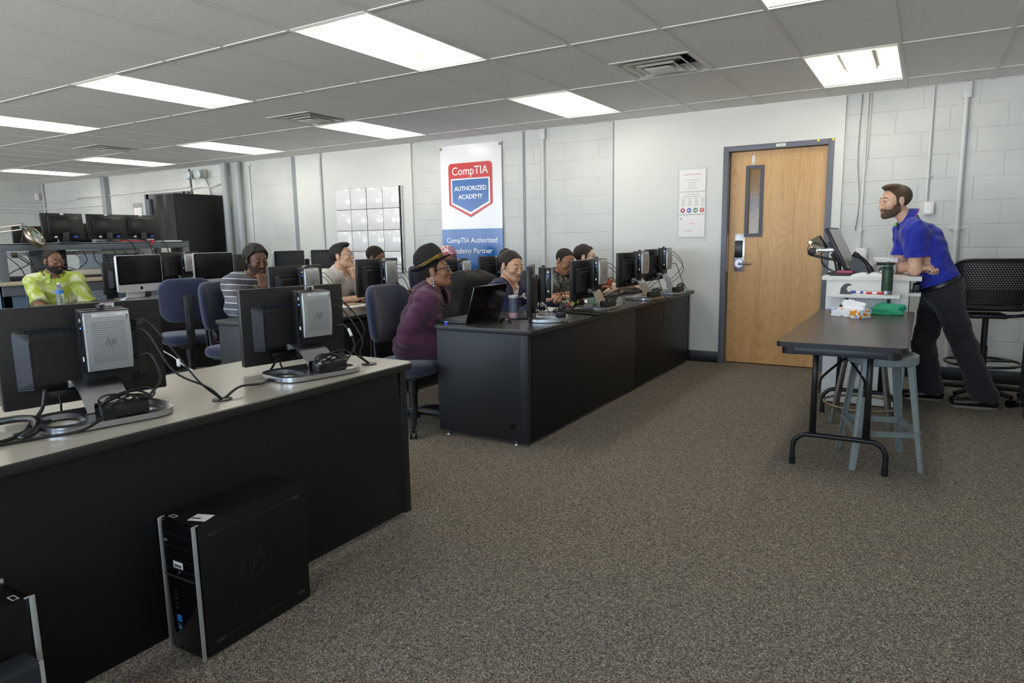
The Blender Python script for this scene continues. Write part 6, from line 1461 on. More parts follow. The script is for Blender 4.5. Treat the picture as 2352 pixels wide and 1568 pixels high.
# ------------------------------------------------------------------ laptop, cup, coat
lp_ = empty('laptop', (-.02, .9, .7505), R(-3), 'black laptop open on the end of the middle desk', 'laptop')
obj('base', MB().box(-.13, -.19, 0, .13, .19, .02, .004), M_blackpl, lp_); obj('keyboard_deck', MB().box(-.115, -.17, .02, .1, .17, .0215), M_darkgrey, lp_, smooth=False)
Ml = T(.125, 0, .014) @ Matrix.Rotation(R(17), 4, 'Y'); ld = obj('lid', MB().box(-.0, -.19, 0, .012, .19, .25, .004, M=Ml), mat('lid_wine_black', '170f12', .25), lp_); obj('screen', MB().box(-.0012, -.175, .02, 0, .175, .235, M=Ml), mat('screen_dim', '2a2d33', .15), ld, smooth=False)
obj('lid_logo', text_fit(MB(), 'acer', .032, Ml @ frame((.0124, -.08, .11), (0, 1, 0), (0, 0, 1), (1, 0, 0))), M_steel, ld, smooth=False)
obj('disc_light', MB().box(-.05, -.1915, .006, -.03, -.19, .01), M_led, lp_, smooth=False)
cu = empty('travel_cup', (.22, 1.12, .7505), 0, 'grey and pink travel cup behind the laptop', 'cup')
obj('cup_body', MB().lathe([(.03, 0), (.032, .003), (.0325, .05), (.0325, .05), (.036, .15), (.001, .15)], 24), mat('cup_grey', '6f7280', .4), cu); obj('pink_band', MB().lathe([(.0305, .004), (.0335, .01), (.0338, .045)], 24), mat('cup_pink', 'd8a9ac', .5), cu); obj('lid', MB().lathe([(.037, .148), (.0375, .158), (.034, .164), (.001, .164)], 24), mat('cup_lid', 'e3d5d5', .4), cu)
pc = empty('paper_cup', (.02, 1.17, .7505), 0, 'small white container with red stripes behind the laptop', 'container'); obj('body', MB().lathe([(.026, 0), (.034, .075), (.031, .075), (.001, .07)], 20), M_white, pc); obj('stripe', MB().lathe([(.0312, .044), (.0322, .052)], 20), M_red, pc)
thing_on('tissue', crumple(8, 8, 1, 1, lambda u, v: (u * .03 + .02 * v, v * .06, .09 * (u + .5) + .012 * math.sin(v * 9 + u * 5)), .001), mat('tissue_white', 'f6f6f6', .9), 'white tissue standing upright behind the laptop lid', 'tissue', (.0, 1.25, .7525), ang=0)
F = Field((-1.0, 1.45, .45), (-.3, 2.2, 1.08), .007); I3 = np.eye(3)
F.add(rbox((-.665, 1.86, .785), I3, (.125, .28, .225), .06)); F.add(caps((-.68, 1.68, .97), (-.68, 2.04, .97), .075), .05); F.add(caps((-.66, 1.6, .9), (-.56, 1.58, .6), .075, .06), .04); F.add(caps((-.66, 2.1, .9), (-.6, 2.12, .62), .07, .06), .04); F.wrinkle(.014, 14, 3)
ck = fobj('draped_jacket', F, mat('jacket_black', '131312', .8, bump=.3, bscale=300), None, (-.7, 1.86, .5)); ck.location = (-.7, 1.86, .5); tag(ck, 'black jacket draped over the chair behind the laptop', 'jacket')
# ------------------------------------------------------------------ papers, pens and small things on the middle desk
thing_on('paper_sheet', crumple(10, 8, 1, 1, lambda u, v: (u * .3, v * .22, .004 + .012 * max(0, v) ** 2 * 4), .0015), M_paper, 'white paper pad under the writing hand', 'paper', (.1, 2.45, .7505), ang=0)
thing_on('paper_sheet', MB().box(-.16, -.12, 0, .16, .12, .004), M_paper, 'white sheets lying before the second stand on the middle desk', 'paper', (.22, 1.78, .7505))
F = Field((-.06, -.12, -.01), (.08, .12, .1), .005); F.add(ell((0, 0, .035), I3, (.045, .09, .035))); F.wrinkle(.008, 50, 2); F.clip(lambda P: -P[..., 2])
g = NT('pencil_case_print', .6, col='404040'); oo = g.obj(); v1 = g.n('TexVoronoi', {'Vector': oo, 'Scale': 42.0}); se = g.n('SeparateColor', {'Color': v1.outputs['Color']}); g.color(g.ramp(se.outputs[0], [(0, '1b181b'), (.45, 'd85a9a'), (.62, 'e9c9d8'), (.75, '9aa844'), (.85, '1b181b')], 'CONSTANT'))
o = fobj('pencil_case', F, g.m); o.location = (.28, 1.93, .7505); tag(o, 'floral black and pink pencil case on the middle desk', 'pencil case')
F = Field((-.06, -.1, -.01), (.08, .1, .1), .006); F.add(ell((0, 0, .03), I3, (.04, .07, .033))); F.wrinkle(.008, 60, 6); F.clip(lambda P: -P[..., 2])
o = fobj('cloth_pouch', F, mat('dark_floral', '5a3c4c', .8, var=.5, vscale=60)); o.location = (.24, 2.12, .7505); tag(o, 'dusky purple cloth pouch beside the floral pencil case', 'pouch')
def pen(x, y, d, c, lab):
    t = empty('felt_pen', (x, y, .7505), R(d), lab, 'pen', 'loose pens on the middle desk'); obj('barrel', MB().cyl((-.07, 0, .006), (.04, 0, .006), .006, seg=10), mat('pen_' + c, c, .4), t); obj('cap', MB().cyl((.04, 0, .006), (.075, 0, .006), .0065, .005, 10), mat('pen_' + c, c, .4), t)
pen(.42, 1.68, 60, 'e8692a', 'orange pen on the desk edge before the floral pencil case'); pen(.43, 1.85, 55, '7a34b8', 'purple pen before the floral pencil case')
thing_on('small_carton', MB().box(-.03, -.05, 0, .03, .05, .07, .002), mat('mint_carton', '8fb39a', .6), 'small mint green carton behind the second stand', 'box', (.3, 2.28, .7505))
tk = empty('round_puck', (.52, 2.0, .774), 0, 'grey round puck leaning on the monitor stand of the writing man', 'puck'); obj('disc', MB().lathe([(.001, 0), (.034, 0), (.036, .006), (.03, .016), (.001, .018)], 24, Matrix.Rotation(R(60), 4, 'Y')), mat('puck_grey', 'a8a9a8', .4), tk)
# second row
thing_on('paper_sheet', MB().box(-.12, -.17, 0, .12, .17, .004), M_paper, 'white papers on the second row before the white polo man', 'paper', (-1.6, 1.42, .7505)); thing_on('wallet', MB().box(-.04, -.06, 0, .04, .06, .014, .004), mat('tan_leather', 'b99a78', .6), 'tan wallet lying on the papers of the white polo man', 'wallet', (-1.62, 1.42, .7552))
thing_on('paper_sheet', MB().box(-.12, -.15, 0, .12, .15, .003), M_paper, 'white papers before the headscarf woman on the second row', 'paper', (-1.22, 3.05, .7505)); thing_on('pink_note', MB().box(-.005, -.07, 0, .005, .07, .12, .002), mat('pink_card', 'e08ab0', .7), 'pink card standing between the two monitors before the banner', 'card', (-1.5, 3.2, .7505))
# ------------------------------------------------------------------ cables
def W(ws, x, y, z, lift=True): a = ws[0].rotation_euler[2]; c, s = math.cos(a), math.sin(a); L = ws[0].location; return (L.x + x * c - y * s, L.y + x * s + y * c, L.z + z + ((ws[1] - .775) if lift and z > .1 else 0))
def wires(k, gx, gy, who, thick=.0035):
    if k > 1: thick = .0026
    w = WS[k]; z0 = .7515
    cable('data_cable', [W(w, -.09, .114, .30), W(w, -.06, .16, .29), W(w, .0, .23, .16), (gx - .03, gy - .06, z0 + .07), (gx, gy, z0)], thick, 'black data cable from %s to the desk hole' % who)
    cable('network_cable', [W(w, -.09, .114, .27), W(w, -.05, .15, .255), W(w, .02, .2, .12), (gx - .015, gy - .04, z0 + .05), (gx + .006, gy, z0)], thick, 'thin network cable from %s to the desk hole' % who)
    cable('power_cable', [W(w, -.09, .114, .17), W(w, -.04, .15, .18), W(w, .03, .15, .10), W(w, .1, .06, .045), W(w, .12, .02, .04)], thick + .001, 'power cable curling from %s to its power brick' % who)
    cable('monitor_cable', [W(w, -.18, -.1, .06, False), W(w, -.175, -.1, .02, False), W(w, -.12, -.12, .008, False), W(w, .0, -.2, .006, False), W(w, .06, -.28, .006, False)], thick + .0005, 'thick cable from under %s onto the desktop' % who)
wires(0, .536, -1.456, 'the nearest monitor'); wires(1, .524, -.679, 'the second monitor'); wires(6, .42, 1.45, 'the edge-on monitor'); wires(7, .42, 2.28, 'the writing man\'s monitor'); wires(8, .45, 3.25, 'the third middle desk monitor'); wires(9, .45, 3.9, 'the last middle desk monitor'); wires(3, -1.25, 2.05, 'the monitor hiding a man\'s face'); wires(4, -1.3, 3.1, 'the headscarf woman\'s monitor'); wires(2, -1.2, 1.0, 'the striped man\'s monitor')
cable('power_cable', [W(WS[1], -.18, -.1, .06, False), W(WS[1], -.15, -.16, .01, False), (.45, -1.2, .757), (.5, -1.35, .775), (.536, -1.45, .752)], .005, 'thick black power cable looping from the second monitor into the middle desk hole')
cable('power_cable', [(.26, -1.9, .85), (.27, -1.92, .79), (.3, -1.97, .757), (.4, -2.04, .756), (.45, -2.15, .757), (.44, -2.5, .757)], .006, 'thick black power cord running off the left frame edge on the nearest desk')
cable('power_cable', [W(WS[0], .12, -.02, .04, False), (.55, -1.87, .79), (.56, -1.95, .765), (.5, -2.05, .757), (.47, -2.2, .757), (.47, -2.5, .757)], .0045, 'black brick cord trailing along the nearest desk edge to the left')
tag(obj('cable_strap', MB().tube(spline([(.2, -2.12, .757), (.26, -2.02, .775), (.34, -1.98, .78), (.43, -2.01, .77), (.47, -2.07, .757)], 6), .012, 8), M_blacksat, ang=0), 'wide black strap loop on the nearest desk at the left frame edge', 'strap')
for k, w in ((0, WS[0]), (1, WS[1])): tag(obj('cable_tag', MB().cyl(W(w, .003, .225, .155) if k == 0 else W(w, -.02, .158, .165), W(w, .018, .22, .135) if k == 0 else W(w, .005, .156, .135), .0065, seg=8), M_white), ('white tag on the cable of the nearest monitor', 'white tag on the cable of the second monitor')[k], 'tag', 'white cable tags')
cable('hanging_cable', [(.6, 2.75, .7525), (.664, 2.8, .755), (.672, 2.95, .68), (.668, 3.0, .56), (.666, 2.95, .46), (.668, 2.86, .42)], .003, 'thin black cable hanging in a loop over the middle desk front, left one')
cable('hanging_cable', [(.6, 3.05, .7525), (.664, 3.1, .755), (.672, 3.25, .65), (.668, 3.12, .56), (.667, 3.22, .48), (.668, 3.05, .43)], .003, 'thin black cable hanging in a loop over the middle desk front, right one')
cable('white_cable', [(-3.45, .62, .42), (-3.2, .7, .3), (-2.9, .68, .2), (-2.55, .7, .17), (-2.3, .8, .2)], .006, 'white cable hanging low behind the empty blue chair', M_cablew)
# ------------------------------------------------------------------ people
S_dark = skin_mat('deep_brown', '674634', '7a4840'); S_dark2 = skin_mat('brown', '7c543d', '87524a'); S_mid = skin_mat('medium_brown', '9d6f53', '9c5c52'); S_tan = skin_mat('tan', 'd4a686', 'bd766a'); S_fair = skin_mat('fair', 'dcb095', 'c47a70'); S_pale = skin_mat('pale', 'e6c1ab', 'c98378')
H_black = mat('hair_black', '15110f', .65, bump=.8, bscale=260); H_fuzz = mat('hair_fuzz', '231912', .85, bump=.9, bscale=420); H_brown = mat('hair_dark_brown', '2e211a', .6, bump=.6, bscale=240); H_light = strand(mat('hair_brown', '54412f', .6)); strand(H_brown); H_sleek = strand(mat('hair_sleek', '241a15', .5), 60)
def fabric(name, col, bump=.25, scale=500, rough=.9, var=.08): return mat(name, col, rough, bump=bump, bscale=scale, spec=.2, sheen=.2, var=var, vscale=14)
F_dark = fabric('trousers_dark', '26272a'); F_black = fabric('black_cloth', '141415')
def hl(front=.096, side=.0, back=-.06, temple=.062, ear=.036): return lambda x, y, z: np.interp(y, [-.12, -.052, -.034, -.026, .006, .012, .024, .03, .045, .06, .1], [back, back, -.02, ear, ear, side, side, temple * .7, temple, front, front + .006]) - z
sensible = dict(curl=.5)
# 1 ---- the leaning man in blue
hd = Head((2.452, 3.0, 1.526), R(209), R(5), 0, jaw=1.05, sc=1.03)
f_ = V3(-.93, -.37, 0); f_ = V3(-1, -.05, 0)
pel = np.array([2.79, 3.05, .88]); nk = np.array([2.555, 3.01, 1.385]); che = np.array([2.675, 3.02, 1.17])
B1 = Body(hd, f_, pel, che, nk, (np.array([2.6, 2.84, 1.3]), np.array([2.52, 3.17, 1.32])), [np.array([2.612, 2.84, 1.032]), np.array([2.5, 3.15, 1.028])], [np.array([2.555, 3.07, 1.055]), np.array([2.64, 2.89, 1.052])],
          [np.array([2.815, 2.97, .84]), np.array([2.765, 3.14, .84])], [np.array([2.965, 2.98, .45]), np.array([2.70, 3.16, .45])], [np.array([3.11, 3.06, .085]), np.array([2.77, 3.2, .085])], fat=1.06)
B1.ft = [V3(-.93, -.1, 0), V3(-.97, -.1, 0)]; B1.browm = mat('brow_brown', '3a2a1e', .8)
B1.build('person', 'person in royal blue polo leaning on the white lectern, standing', S_fair, .005, [dict(w=np.array([2.555, 3.07, 1.055]), d=(-.35, .9, -.1), n=(-.3, -.1, -1), side=-1, curl=.3), dict(w=np.array([2.64, 2.89, 1.052]), d=(.86, -.42, -.02), n=(.1, .35, -.9), side=1, curl=1.0, thumb=.8)])
ax = nrm(nk - pel); poloM = fabric('royal_blue_knit', '2a35a4', .2, 700, .75, .05)
B1.top_garment('polo_shirt', poloM, g=.02, sleeve=.66, wr=.012, hem=.045, fl=.01, f=24, seed=4, neckcut=.075, tilt=-.05, neckz=-.002)
Bt = B1.trousers('trousers', fabric('charcoal_twill', '2b2c30', .3, 600), g=.02, wr=.005, top=.05, flare=.03, h=.0055, ankle=.03)
F = Field(pel - .3, pel + .3, .005); B1.torso(F, .0255); P = F.pts(); F.d = np.maximum(F.d, np.abs((P - (pel + ax * .05)) @ ax.astype(np.float32)) - .017); bl_ = B1.part('belt', F, mat('belt_leather', '101012', .35))
B1.shoes(mat('shoe_leather', '17130f', .3), mat('sole_tan', '7d7468', .7), .27)
B1.hair(.005, hl(.096, -.03, -.055, .066), H_light, extra=[(hd.e(.0, .03, .115, .055, .06, .022), .02)])
B1.beard(.0018, mat('beard_brown', '5e4a3b', .85, bump=.8, bscale=500), top=-.032)
B1.collar(poloM, .066, .034, .3, .02, dip=.008, up=.012, drop=.008, stripe=mat('collar_coral', 'e0604f', .8))
q = MB(); q.cyl(nk + B1.TB[1] * .088 + ax * .03, nk + B1.TB[1] * .1 + ax * .008, .008, .008, 8); B1.mpart('placket_tip', q, mat('lime_trim', '6ee04a', .6))
for p_, n_ in ((.9, 'belt_loop'),):
    mb = MB(); r_ = B1.TB[0]; fw = B1.TB[1]
    for a in (-1.2, -.5, .35, 1.3, 2.2): d_ = -r_ * math.sin(a) * .176 + fw * math.cos(a) * .136; c = pel + ax * .05 + d_; mb.cbox((0, 0, 0), (.012, .008, .046), .002, M=frame(c, nrm(np.cross(ax, d_)), nrm(d_), ax))
    B1.mpart(n_, mb, F_dark, bl_)
# 2 ---- woman in the purple jacket
p = seated('person', 'person in purple jacket and black hat sitting at the laptop on the desk end', (-.25, .843, 1.084), R(31), R(-9), 0, body=R(24), lean=.18, sk=S_mid, wr=(np.array([-.17, 1.0, .63]), np.array([-.17, .78, .6])), hints=((0, 0, -1), (-.6, -.4, -.5)), bust=1, sc=.96, shw=.165)
jm = fabric('purple_twill', '56314a', .35, 420)
p.top_garment('black_top', F_black, g=.008, sleeve=.5, wr=.002, h=.006, hem=.0)
fw = p.TB[1].astype(float); rt = p.TB[0].astype(float); ax = nrm(p.neck - p.pelvis)
cuts = [((lambda a, b: (lambda fn, lo, hi: (fn, lo, hi))(*caps(a, b, .075, .05)))(p.neck + fw * .1 - rt * .03, p.chest + fw * .16 - rt * .05 - ax * .2), .01)]
J = p.top_garment('jacket', jm, g=.022, sleeve=1.97, wr=.01, hem=-.16, cuts=cuts, f=34, seed=9, neckcut=.062, fl=.012)
p.collar(jm, .072, .055, .55, .05, drop=.03); p.trousers('trousers', fabric('plum_twill', '3f2434'), g=.014, top=.0, h=.008)
p.hair(.004, hl(), H_fuzz)
h_ = p.h; Hm = frame(h_.p(0, -.012, .055), h_.B[0], h_.B[1], h_.B[2]) @ Matrix.Rotation(R(20), 4, 'X') @ Matrix.Diagonal((1, 1, 1.22, 1))
felt = mat('black_felt', '17171a', .85, bump=.4, bscale=600)
def hatM(prof, seg=40, pinch=0, my=1.22):
    mb = MB(); vs = []; fs = []; n = len(prof)
    for r_, z in prof:
        for k in range(seg):
            a = 2 * PI * k / seg; x, y = r_ * math.cos(a), r_ * my * math.sin(a); zz = z
            if pinch and z > .05: zz -= .03 * math.exp(-(x / .025) ** 2) * (z > .08) + (.018 if y < 0 else 0) * (abs(y) / .1) * (z > .08); x *= 1 - .18 * max(0, y / .1) * (z / .11)
            if not pinch: zz += .032 * max(0, -math.sin(a)) ** 2 * max(0, (r_ - .085) / .05) + .012 * abs(math.cos(a)) * max(0, (r_ - .085) / .05) - .012 * max(0, math.sin(a)) * max(0, (r_ - .085) / .05)
            vs.append(Hm @ Vector((x, y, zz)))
    for i in range(n - 1):
        for k in range(seg): l = (k + 1) % seg; fs.append((i * seg + k, i * seg + l, (i + 1) * seg + l, (i + 1) * seg + k))
    return mb.raw(vs, fs)
hat = p.mpart('hat', hatM([(.088, -.004), (.09, .02), (.089, .06), (.083, .095), (.072, .112), (.05, .12), (.02, .122), (.001, .122)], pinch=1), felt, ang=70)
p.mpart('hat_brim', hatM([(.086, .0), (.11, .0), (.125, .003), (.127, .006), (.11, .004), (.086, .004)]), felt, hat, ang=70)
gd = mat('gold_chain', 'c6a24e', .3, 1.0)
for k in range(3):
    mb = MB(); mb.tube([Hm @ Vector((.0915 * math.cos(a), .0915 * 1.22 * math.sin(a), .01 + k * .009)) for a in np.linspace(0, 2 * PI, 61)[:-1]], .003, 6, closed=True); p.mpart('chain_band', mb, gd, hat, ang=0)
p.glasses(mat('glasses_dark', '24222c', .25), .0022, .026, .018)
mb = MB(); q = h_.p(.082, -.01, -.035)
for k, (dz, r_) in enumerate(((.0, .004), (-.018, .006), (-.034, .008), (-.054, .01))): mb.sphere(np.asarray(q) + [0, 0, dz], r_, None, 0, 6, (1, .4, 1.2))
mb.tube([Vector(q) + Vector((0, 0, .012)), Vector(q) + Vector((0, 0, -.06))], .001, 5); p.mpart('earring', mb, mat('earring_silver', '8b9099', .25, .9))
mb = MB()
for k, (u, v) in enumerate(((.18, .12), (.18, .0), (-.12, .1))): mb.sphere(p.chest + rt * (.05 + .02 * k) + fw * .128 + ax * v, .006, None, 0, 6)
p.mpart('jacket_button', mb, M_silver, J)
# 3 ---- woman in navy cardigan
p = seated('person', 'person in navy cardigan with dark hair in a bun, looking down', (-.21, 1.80, 1.082), R(-14), R(13), 0, body=R(4), lean=.17, sk=S_tan, wr=(np.array([.12, 1.98, .80]), np.array([.1, 1.72, .80])), bust=1, sc=.98, fat=1.12, shw=.17, headkw=dict(w=1.04, lid=1))
g = NT('floral_white', .8, col='e9e4e6'); oo = g.obj(); v1 = g.n('TexVoronoi', {'Vector': oo, 'Scale': 55.0}); se = g.n('SeparateColor', {'Color': v1.outputs['Color']}); g.color(g.ramp(se.outputs[0], [(0, '2b3560'), (.2, '8d4a5e'), (.33, 'e8e3e4'), (1, 'f0edee')], 'CONSTANT'))
fw = p.TB[1].astype(float); ax = nrm(p.neck - p.pelvis); rt = p.TB[0].astype(float)
def vcut(r0, depth, dx=0): return [(caps(p.neck + fw * .13 + ax * .05, p.chest + fw * .17 - ax * depth, r0, .02), .004), (caps(p.neck + fw * .13 + ax * .02 , p.neck + fw * .02 + ax * .03, r0, r0 * .8), .004)]
p.top_garment('floral_blouse', g.m, g=.009, sleeve=.5, wr=.0, h=.005, cuts=vcut(.06, -.05), hem=.05)
p.top_garment('cardigan', fabric('navy_knit', '23284a', .5, 420), g=.018, sleeve=1.9, wr=.009, cuts=vcut(.078, .08), seed=12, f=24)
p.trousers('trousers', F_dark, h=.009)
p.hair(.010, hl(.089, .012, -.045, .06), H_sleek, extra=[(p.h.e(-.01, -.088, .105, .034, .03, .028), .012), (p.h.e(.012, -.105, .085, .028, .026, .03), .01)])
# 4 ---- man writing, patterned shirt
p = seated('person', 'person in maroon and grey patterned shirt writing with a blue pen', (-.27, 2.89, 1.078), R(-24), R(24), R(4), body=R(-6), lean=.2, sk=S_mid, wr=(np.array([.06, 2.95, .80]), np.array([.0, 2.52, .815])), hints=((0, 0, -1), (-.6, -.5, -.4)), sc=1.0, headkw=dict(lid=1), hands=(None, dict(curl=.85, thumb=.8, n=(.15, .3, -1))))
g = NT('patterned_cloth', .85, col='6a6a6a'); oo = g.obj(); n1 = g.n('TexNoise', {'Vector': oo, 'Scale': 7.0, 'Detail': 1.0}); w1 = g.n('TexWave', {'Vector': oo, 'Scale': 16.0, 'Distortion': 14.0, 'Detail': 2.0, 'Detail Scale': 2.0}); w1.bands_direction = 'DIAGONAL'
base = g.ramp(n1.outputs['Fac'], [(0, '4a1e22'), (.46, '571f26'), (.47, '2c2f2e'), (.54, '2c2f2e'), (.55, '8f938c'), (1, 'a2a59d')], 'CONSTANT'); g.color(g.mix(g.math('GREATER_THAN', w1.outputs['Fac'], .62), base, '1d1b1c'))
p.top_garment('patterned_shirt', g.m, g=.02, sleeve=.85, wr=.011, fl=.015, seed=21, f=24); p.collar(g.m, .066, .03, .4, .015); p.trousers('trousers', F_dark, h=.009)
p.hair(.005, hl(.105, .01, -.05, .085), H_fuzz)
F = Field(p.h.c - .16, p.h.c + .16, .004); p.h.skull(F, .003); q = p.h.loc(F.pts()); F.d = np.maximum(F.d, np.maximum(np.abs(q[..., 0]) - .022, np.maximum(.06 - q[..., 1], q[..., 2] + .083))); p.part('beard', F, H_fuzz)
wr_ = p.wr[1]; dpen = nrm([.12, -.12, .9]); pb = wr_ + np.array([.085, .04, -.045])
pen = empty('ballpoint_pen', tuple(pb), 0, 'blue ballpoint pen held by the man in patterned shirt', 'pen'); obj('barrel', MB().cyl((0, 0, 0), tuple(dpen * .13), .0045, seg=8), mat('pen_blue', '2a36c8', .3), pen); obj('tip', MB().cyl((0, 0, 0), tuple(-dpen * .015), .0035, .001, 8), M_silver, pen)
# 5 ---- young man with glasses at the end
p = seated('person', 'person with shaggy brown hair, glasses and rust orange shirt at the row end', (-.33, 3.47, 1.105), R(20), R(4), 0, body=R(4), lean=.2, sk=S_pale, wr=(np.array([.12, 3.72, .80]), np.array([.05, 3.48, .80])), hints=((0, .3, -1), (-.2, -.3, -1)), shw=.17)
p.top_garment('rust_shirt', fabric('rust_cotton', '8a4c2c', .25), g=.016, sleeve=1.05, wr=.006, seed=31, f=24, fl=.012); p.trousers('trousers', F_dark, h=.009)
p.hair(.012, hl(.09, -.005, -.085, .055, .03), H_brown, wr=.004, f=60)
p.glasses(mat('glasses_wire', '4a4d52', .3, .8), .0013, .024, .016)
# 6 ---- man in striped jumper
p = seated('person', 'person in grey striped jumper resting his chin on his hand', (-2.06, .80, 1.165), R(-12), R(14), R(-4), body=R(-6), lean=.2, sk=S_dark, headkw=dict(lid=.8), wr=(np.array([-1.885, .715, .955]), np.array([-1.66, .42, .80])), hints=((.3, .3, -1), (-.35, -.6, -.6)), sc=1.07, fat=1.1, shw=.185, hands=(dict(d=(-.3, .08, .85), n=(-.9, .1, .1), curl=.8, thumb=.2), None))
g = NT('striped_knit', .9, col='55565c', sheen=.2); oo = g.obj(); sp = g.n('SeparateXYZ', {'Vector': oo}); z = g.math('ADD', sp.outputs[2], g.math('MULTIPLY', sp.outputs[1], .1)); a = g.math('FRACT', g.math('MULTIPLY', z, 21.0)); b = g.math('FRACT', g.math('MULTIPLY', z, 10.5))
base = g.mix(g.math('GREATER_THAN', b, .5), '47484e', '56575d'); g.color(g.mix(g.math('LESS_THAN', a, .14), base, 'c6cad4'))
p.top_garment('striped_jumper', g.m, g=.02, sleeve=1.9, wr=.011, seed=41, f=22, neckcut=.085); p.trousers('trousers', F_dark, h=.009)
p.hair(.019, hl(.092, .0, -.05, .06, .03), H_black, wr=.003, f=90)
p.beard(.002, mat('stubble_dark', '38251b', .9), top=-.05)
mb = MB(); B = p.TB
pts = []
for a in np.linspace(-2.6, 2.6, 26): d_ = B[1] * math.cos(a) + B[0] * math.sin(a); pts.append(Vector(p.neck + d_ * (.082 + .062 * max(0, math.cos(a))) + V3(0, 0, .035 - .085 * max(0, math.cos(a)) ** 1.5)))
mb.tube(pts, .0045, 6); p.mpart('neck_chain', mb, gd, ang=0)
# 7 ---- man in white polo
p = seated('person', 'person in white polo shirt with glasses, chin on hand, gazing up', (-2.08, 1.79, 1.163), R(22), R(-8), 0, body=R(-2), lean=.2, sk=S_tan, wr=(np.array([-1.885, 1.765, .965]), np.array([-1.70, 1.58, .80])), hints=((.4, .2, -1), (-.3, -.5, -.6)), sc=1.04, fat=1.08, shw=.18, hands=(dict(d=(-.3, .1, .88), n=(-.9, .1, .1), curl=.85, thumb=.2), None), headkw=dict(jaw=1.05))
pm = fabric('white_pique', 'd8d4cd', .25, 600, .85, .03); p.top_garment('polo_shirt', pm, g=.018, sleeve=.85, wr=.011, seed=51, f=22, fl=.018, cuts=[(caps(p.neck + p.TB[1] * .1 + V3(0, 0, .03), p.neck + p.TB[1] * .14 - V3(0, 0, .08), .035, .012), .003)]); p.collar(pm, .07, .045, .45, .028, drop=.02); p.trousers('trousers', F_dark, h=.009)
p.hair(.009, hl(.092, .01, -.05, .06), H_black, wr=.002, f=90, extra=[(p.h.e(0, .035, .11, .055, .06, .025), .02)])
p.glasses(mat('glasses_silver', 'b9bcc0', .2, .9), .0016, .024, .015)
# 8 ---- man behind the monitor
p = seated('person', 'person with short dark hair whose face is hidden behind a monitor', (-2.13, 2.31, 1.128), R(15), R(22), 0, body=R(0), lean=.18, sk=S_dark2, wr=(np.array([-1.75, 2.45, .80]), np.array([-1.62, 2.02, .80])), h=.006)
p.top_garment('dark_shirt', F_black, g=.016, sleeve=.8, wr=.005, h=.006); p.trousers('trousers', F_dark, h=.01); p.hair(.006, hl(), H_fuzz)
# 9 ---- woman with headscarf
p = seated('person', 'person with a colourful headscarf looking down, in front of the banner', (-2.18, 3.62, 1.1), R(4), R(18), 0, body=R(0), lean=.18, sk=S_dark2, wr=(np.array([-1.7, 3.75, .80]), np.array([-1.68, 3.4, .80])), h=.006, sc=.95, bust=1)
p.top_garment('dark_blouse', fabric('dusky_blouse', '3a3038'), g=.016, sleeve=1.8, wr=.005, h=.006); p.trousers('trousers', F_dark, h=.01)
g = NT('scarf_print', .8, col='c09090'); oo = g.obj(); v1 = g.n('TexVoronoi', {'Vector': oo, 'Scale': 48.0}); n1 = g.n('TexNoise', {'Vector': oo, 'Scale': 18.0}); se = g.n('SeparateColor', {'Color': v1.outputs['Color']})
g.color(g.mix(.3, g.ramp(se.outputs[0], [(0, 'b9405c'), (.25, 'e7d5cc'), (.45, '7a5da8'), (.6, 'd98a96'), (.78, '3d3440'), (.86, 'efe6df')], 'CONSTANT'), g.ramp(n1.outputs['Fac'], [(.35, 'a8506a'), (.65, 'f0e0d8')])))
p.hair(.016, lambda x, y, z: np.interp(y, [-.14, -.05, .0, .05, .08, .12], [-.045, -.03, .02, .055, .068, .07]) - z, g.m, name='headscarf', wr=.006, f=50, extra=[(p.h.e(0, -.12, .03, .05, .045, .05), .02)])
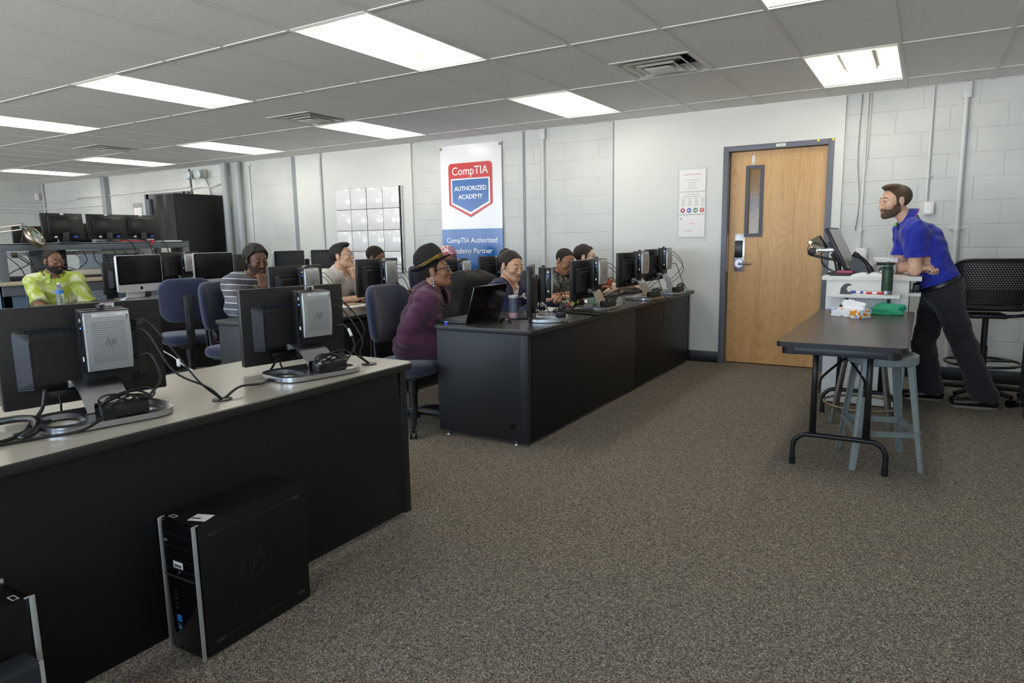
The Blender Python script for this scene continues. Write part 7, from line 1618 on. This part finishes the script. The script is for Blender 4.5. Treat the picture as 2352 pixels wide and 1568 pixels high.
# 10 ---- man in lime shirt
p = seated('person', 'person in lime green tie-dye shirt with glasses and black beard at far left', (-5.02, .65, 1.15), R(6), R(4), 0, body=R(-16), lean=.12, sk=S_dark2, wr=(np.array([-4.66, .78, .63]), np.array([-4.68, .42, .63])), h=.006, sc=1.04, fat=1.05, shw=.18)
g = NT('lime_tie_dye', .85, col='b5cf4a'); oo = g.obj(); n1 = g.n('TexNoise', {'Vector': oo, 'Scale': 9.0, 'Detail': 3.0, 'Distortion': 1.0}); g.color(g.ramp(n1.outputs['Fac'], [(.34, '9db13c'), (.47, 'aebf55'), (.56, 'cfd2a0'), (.66, 'dcd8bd')]))
sm = g.m; p.top_garment('tie_dye_shirt', sm, g=.02, sleeve=.95, wr=.011, h=.006, seed=61, f=20, fl=.015, cuts=[(caps(p.neck + p.TB[1] * .1 + V3(0, 0, .03), p.neck + p.TB[1] * .14 - V3(0, 0, .08), .035, .012), .003)]); p.collar(sm, .072, .045, .45, .045, drop=.035); p.trousers('trousers', F_dark, h=.01)
mb = MB(); B = p.TB
for sgn in (-1, 1):
    pts = []
    for t in np.linspace(0, 1, 14):
        u = sgn * (.02 + .075 * math.sin(PI * t ** .8)); dz = .10 - .36 * t; c = p.chest + B[0] * u + V3(0, 0, dz) * 1; 
        pts.append(Vector(c + B[1] * (.128 - .35 * u * u * 4 + .01 * math.sin(t * 3))))
    mb.tube(pts, .002, 5)
p.mpart('shirt_embroidery', mb, mat('embroidery_dark', '4a4a30', .8), ang=0)
p.hair(.003, hl(.1, .0, -.04, .075), H_fuzz); p.beard(.007, mat('beard_black', '16110f', .85, bump=.8, bscale=400), top=-.058)
p.glasses(mat('glasses_brown', '3a2c26', .3), .0018, .024, .014)
# ------------------------------------------------------------------ daylight and exposure
w = bpy.data.worlds.new('world'); scene.world = w; w.use_nodes = True
bg = w.node_tree.nodes['Background']; bg.inputs['Color'].default_value = (.78, .89, 1, 1); bg.inputs['Strength'].default_value = 1.0
nt_ = w.node_tree; tc_ = nt_.nodes.new('ShaderNodeTexCoord'); sp_w = nt_.nodes.new('ShaderNodeSeparateXYZ'); nt_.links.new(tc_.outputs['Generated'], sp_w.inputs[0])
mr_ = nt_.nodes.new('ShaderNodeMapRange'); mr_.inputs['From Min'].default_value = -.06; mr_.inputs['From Max'].default_value = .06; nt_.links.new(sp_w.outputs[2], mr_.inputs['Value'])
mx_ = nt_.nodes.new('ShaderNodeMix'); mx_.data_type = 'RGBA'; nt_.links.new(mr_.outputs['Result'], mx_.inputs[0]); mx_.inputs[6].default_value = (10, 10, 10, 1); mx_.inputs[7].default_value = (3.2, 4.2, 5.6, 1)   # bright lower half added to lift the ceiling, pale sky above
nt_.links.new(mx_.outputs[2], bg.inputs['Color'])
vs_ = scene.view_settings; vs_.view_transform = 'Standard'; vs_.look = 'None'; vs_.exposure = 1.13; vs_.gamma = 1; vs_.use_curve_mapping = False
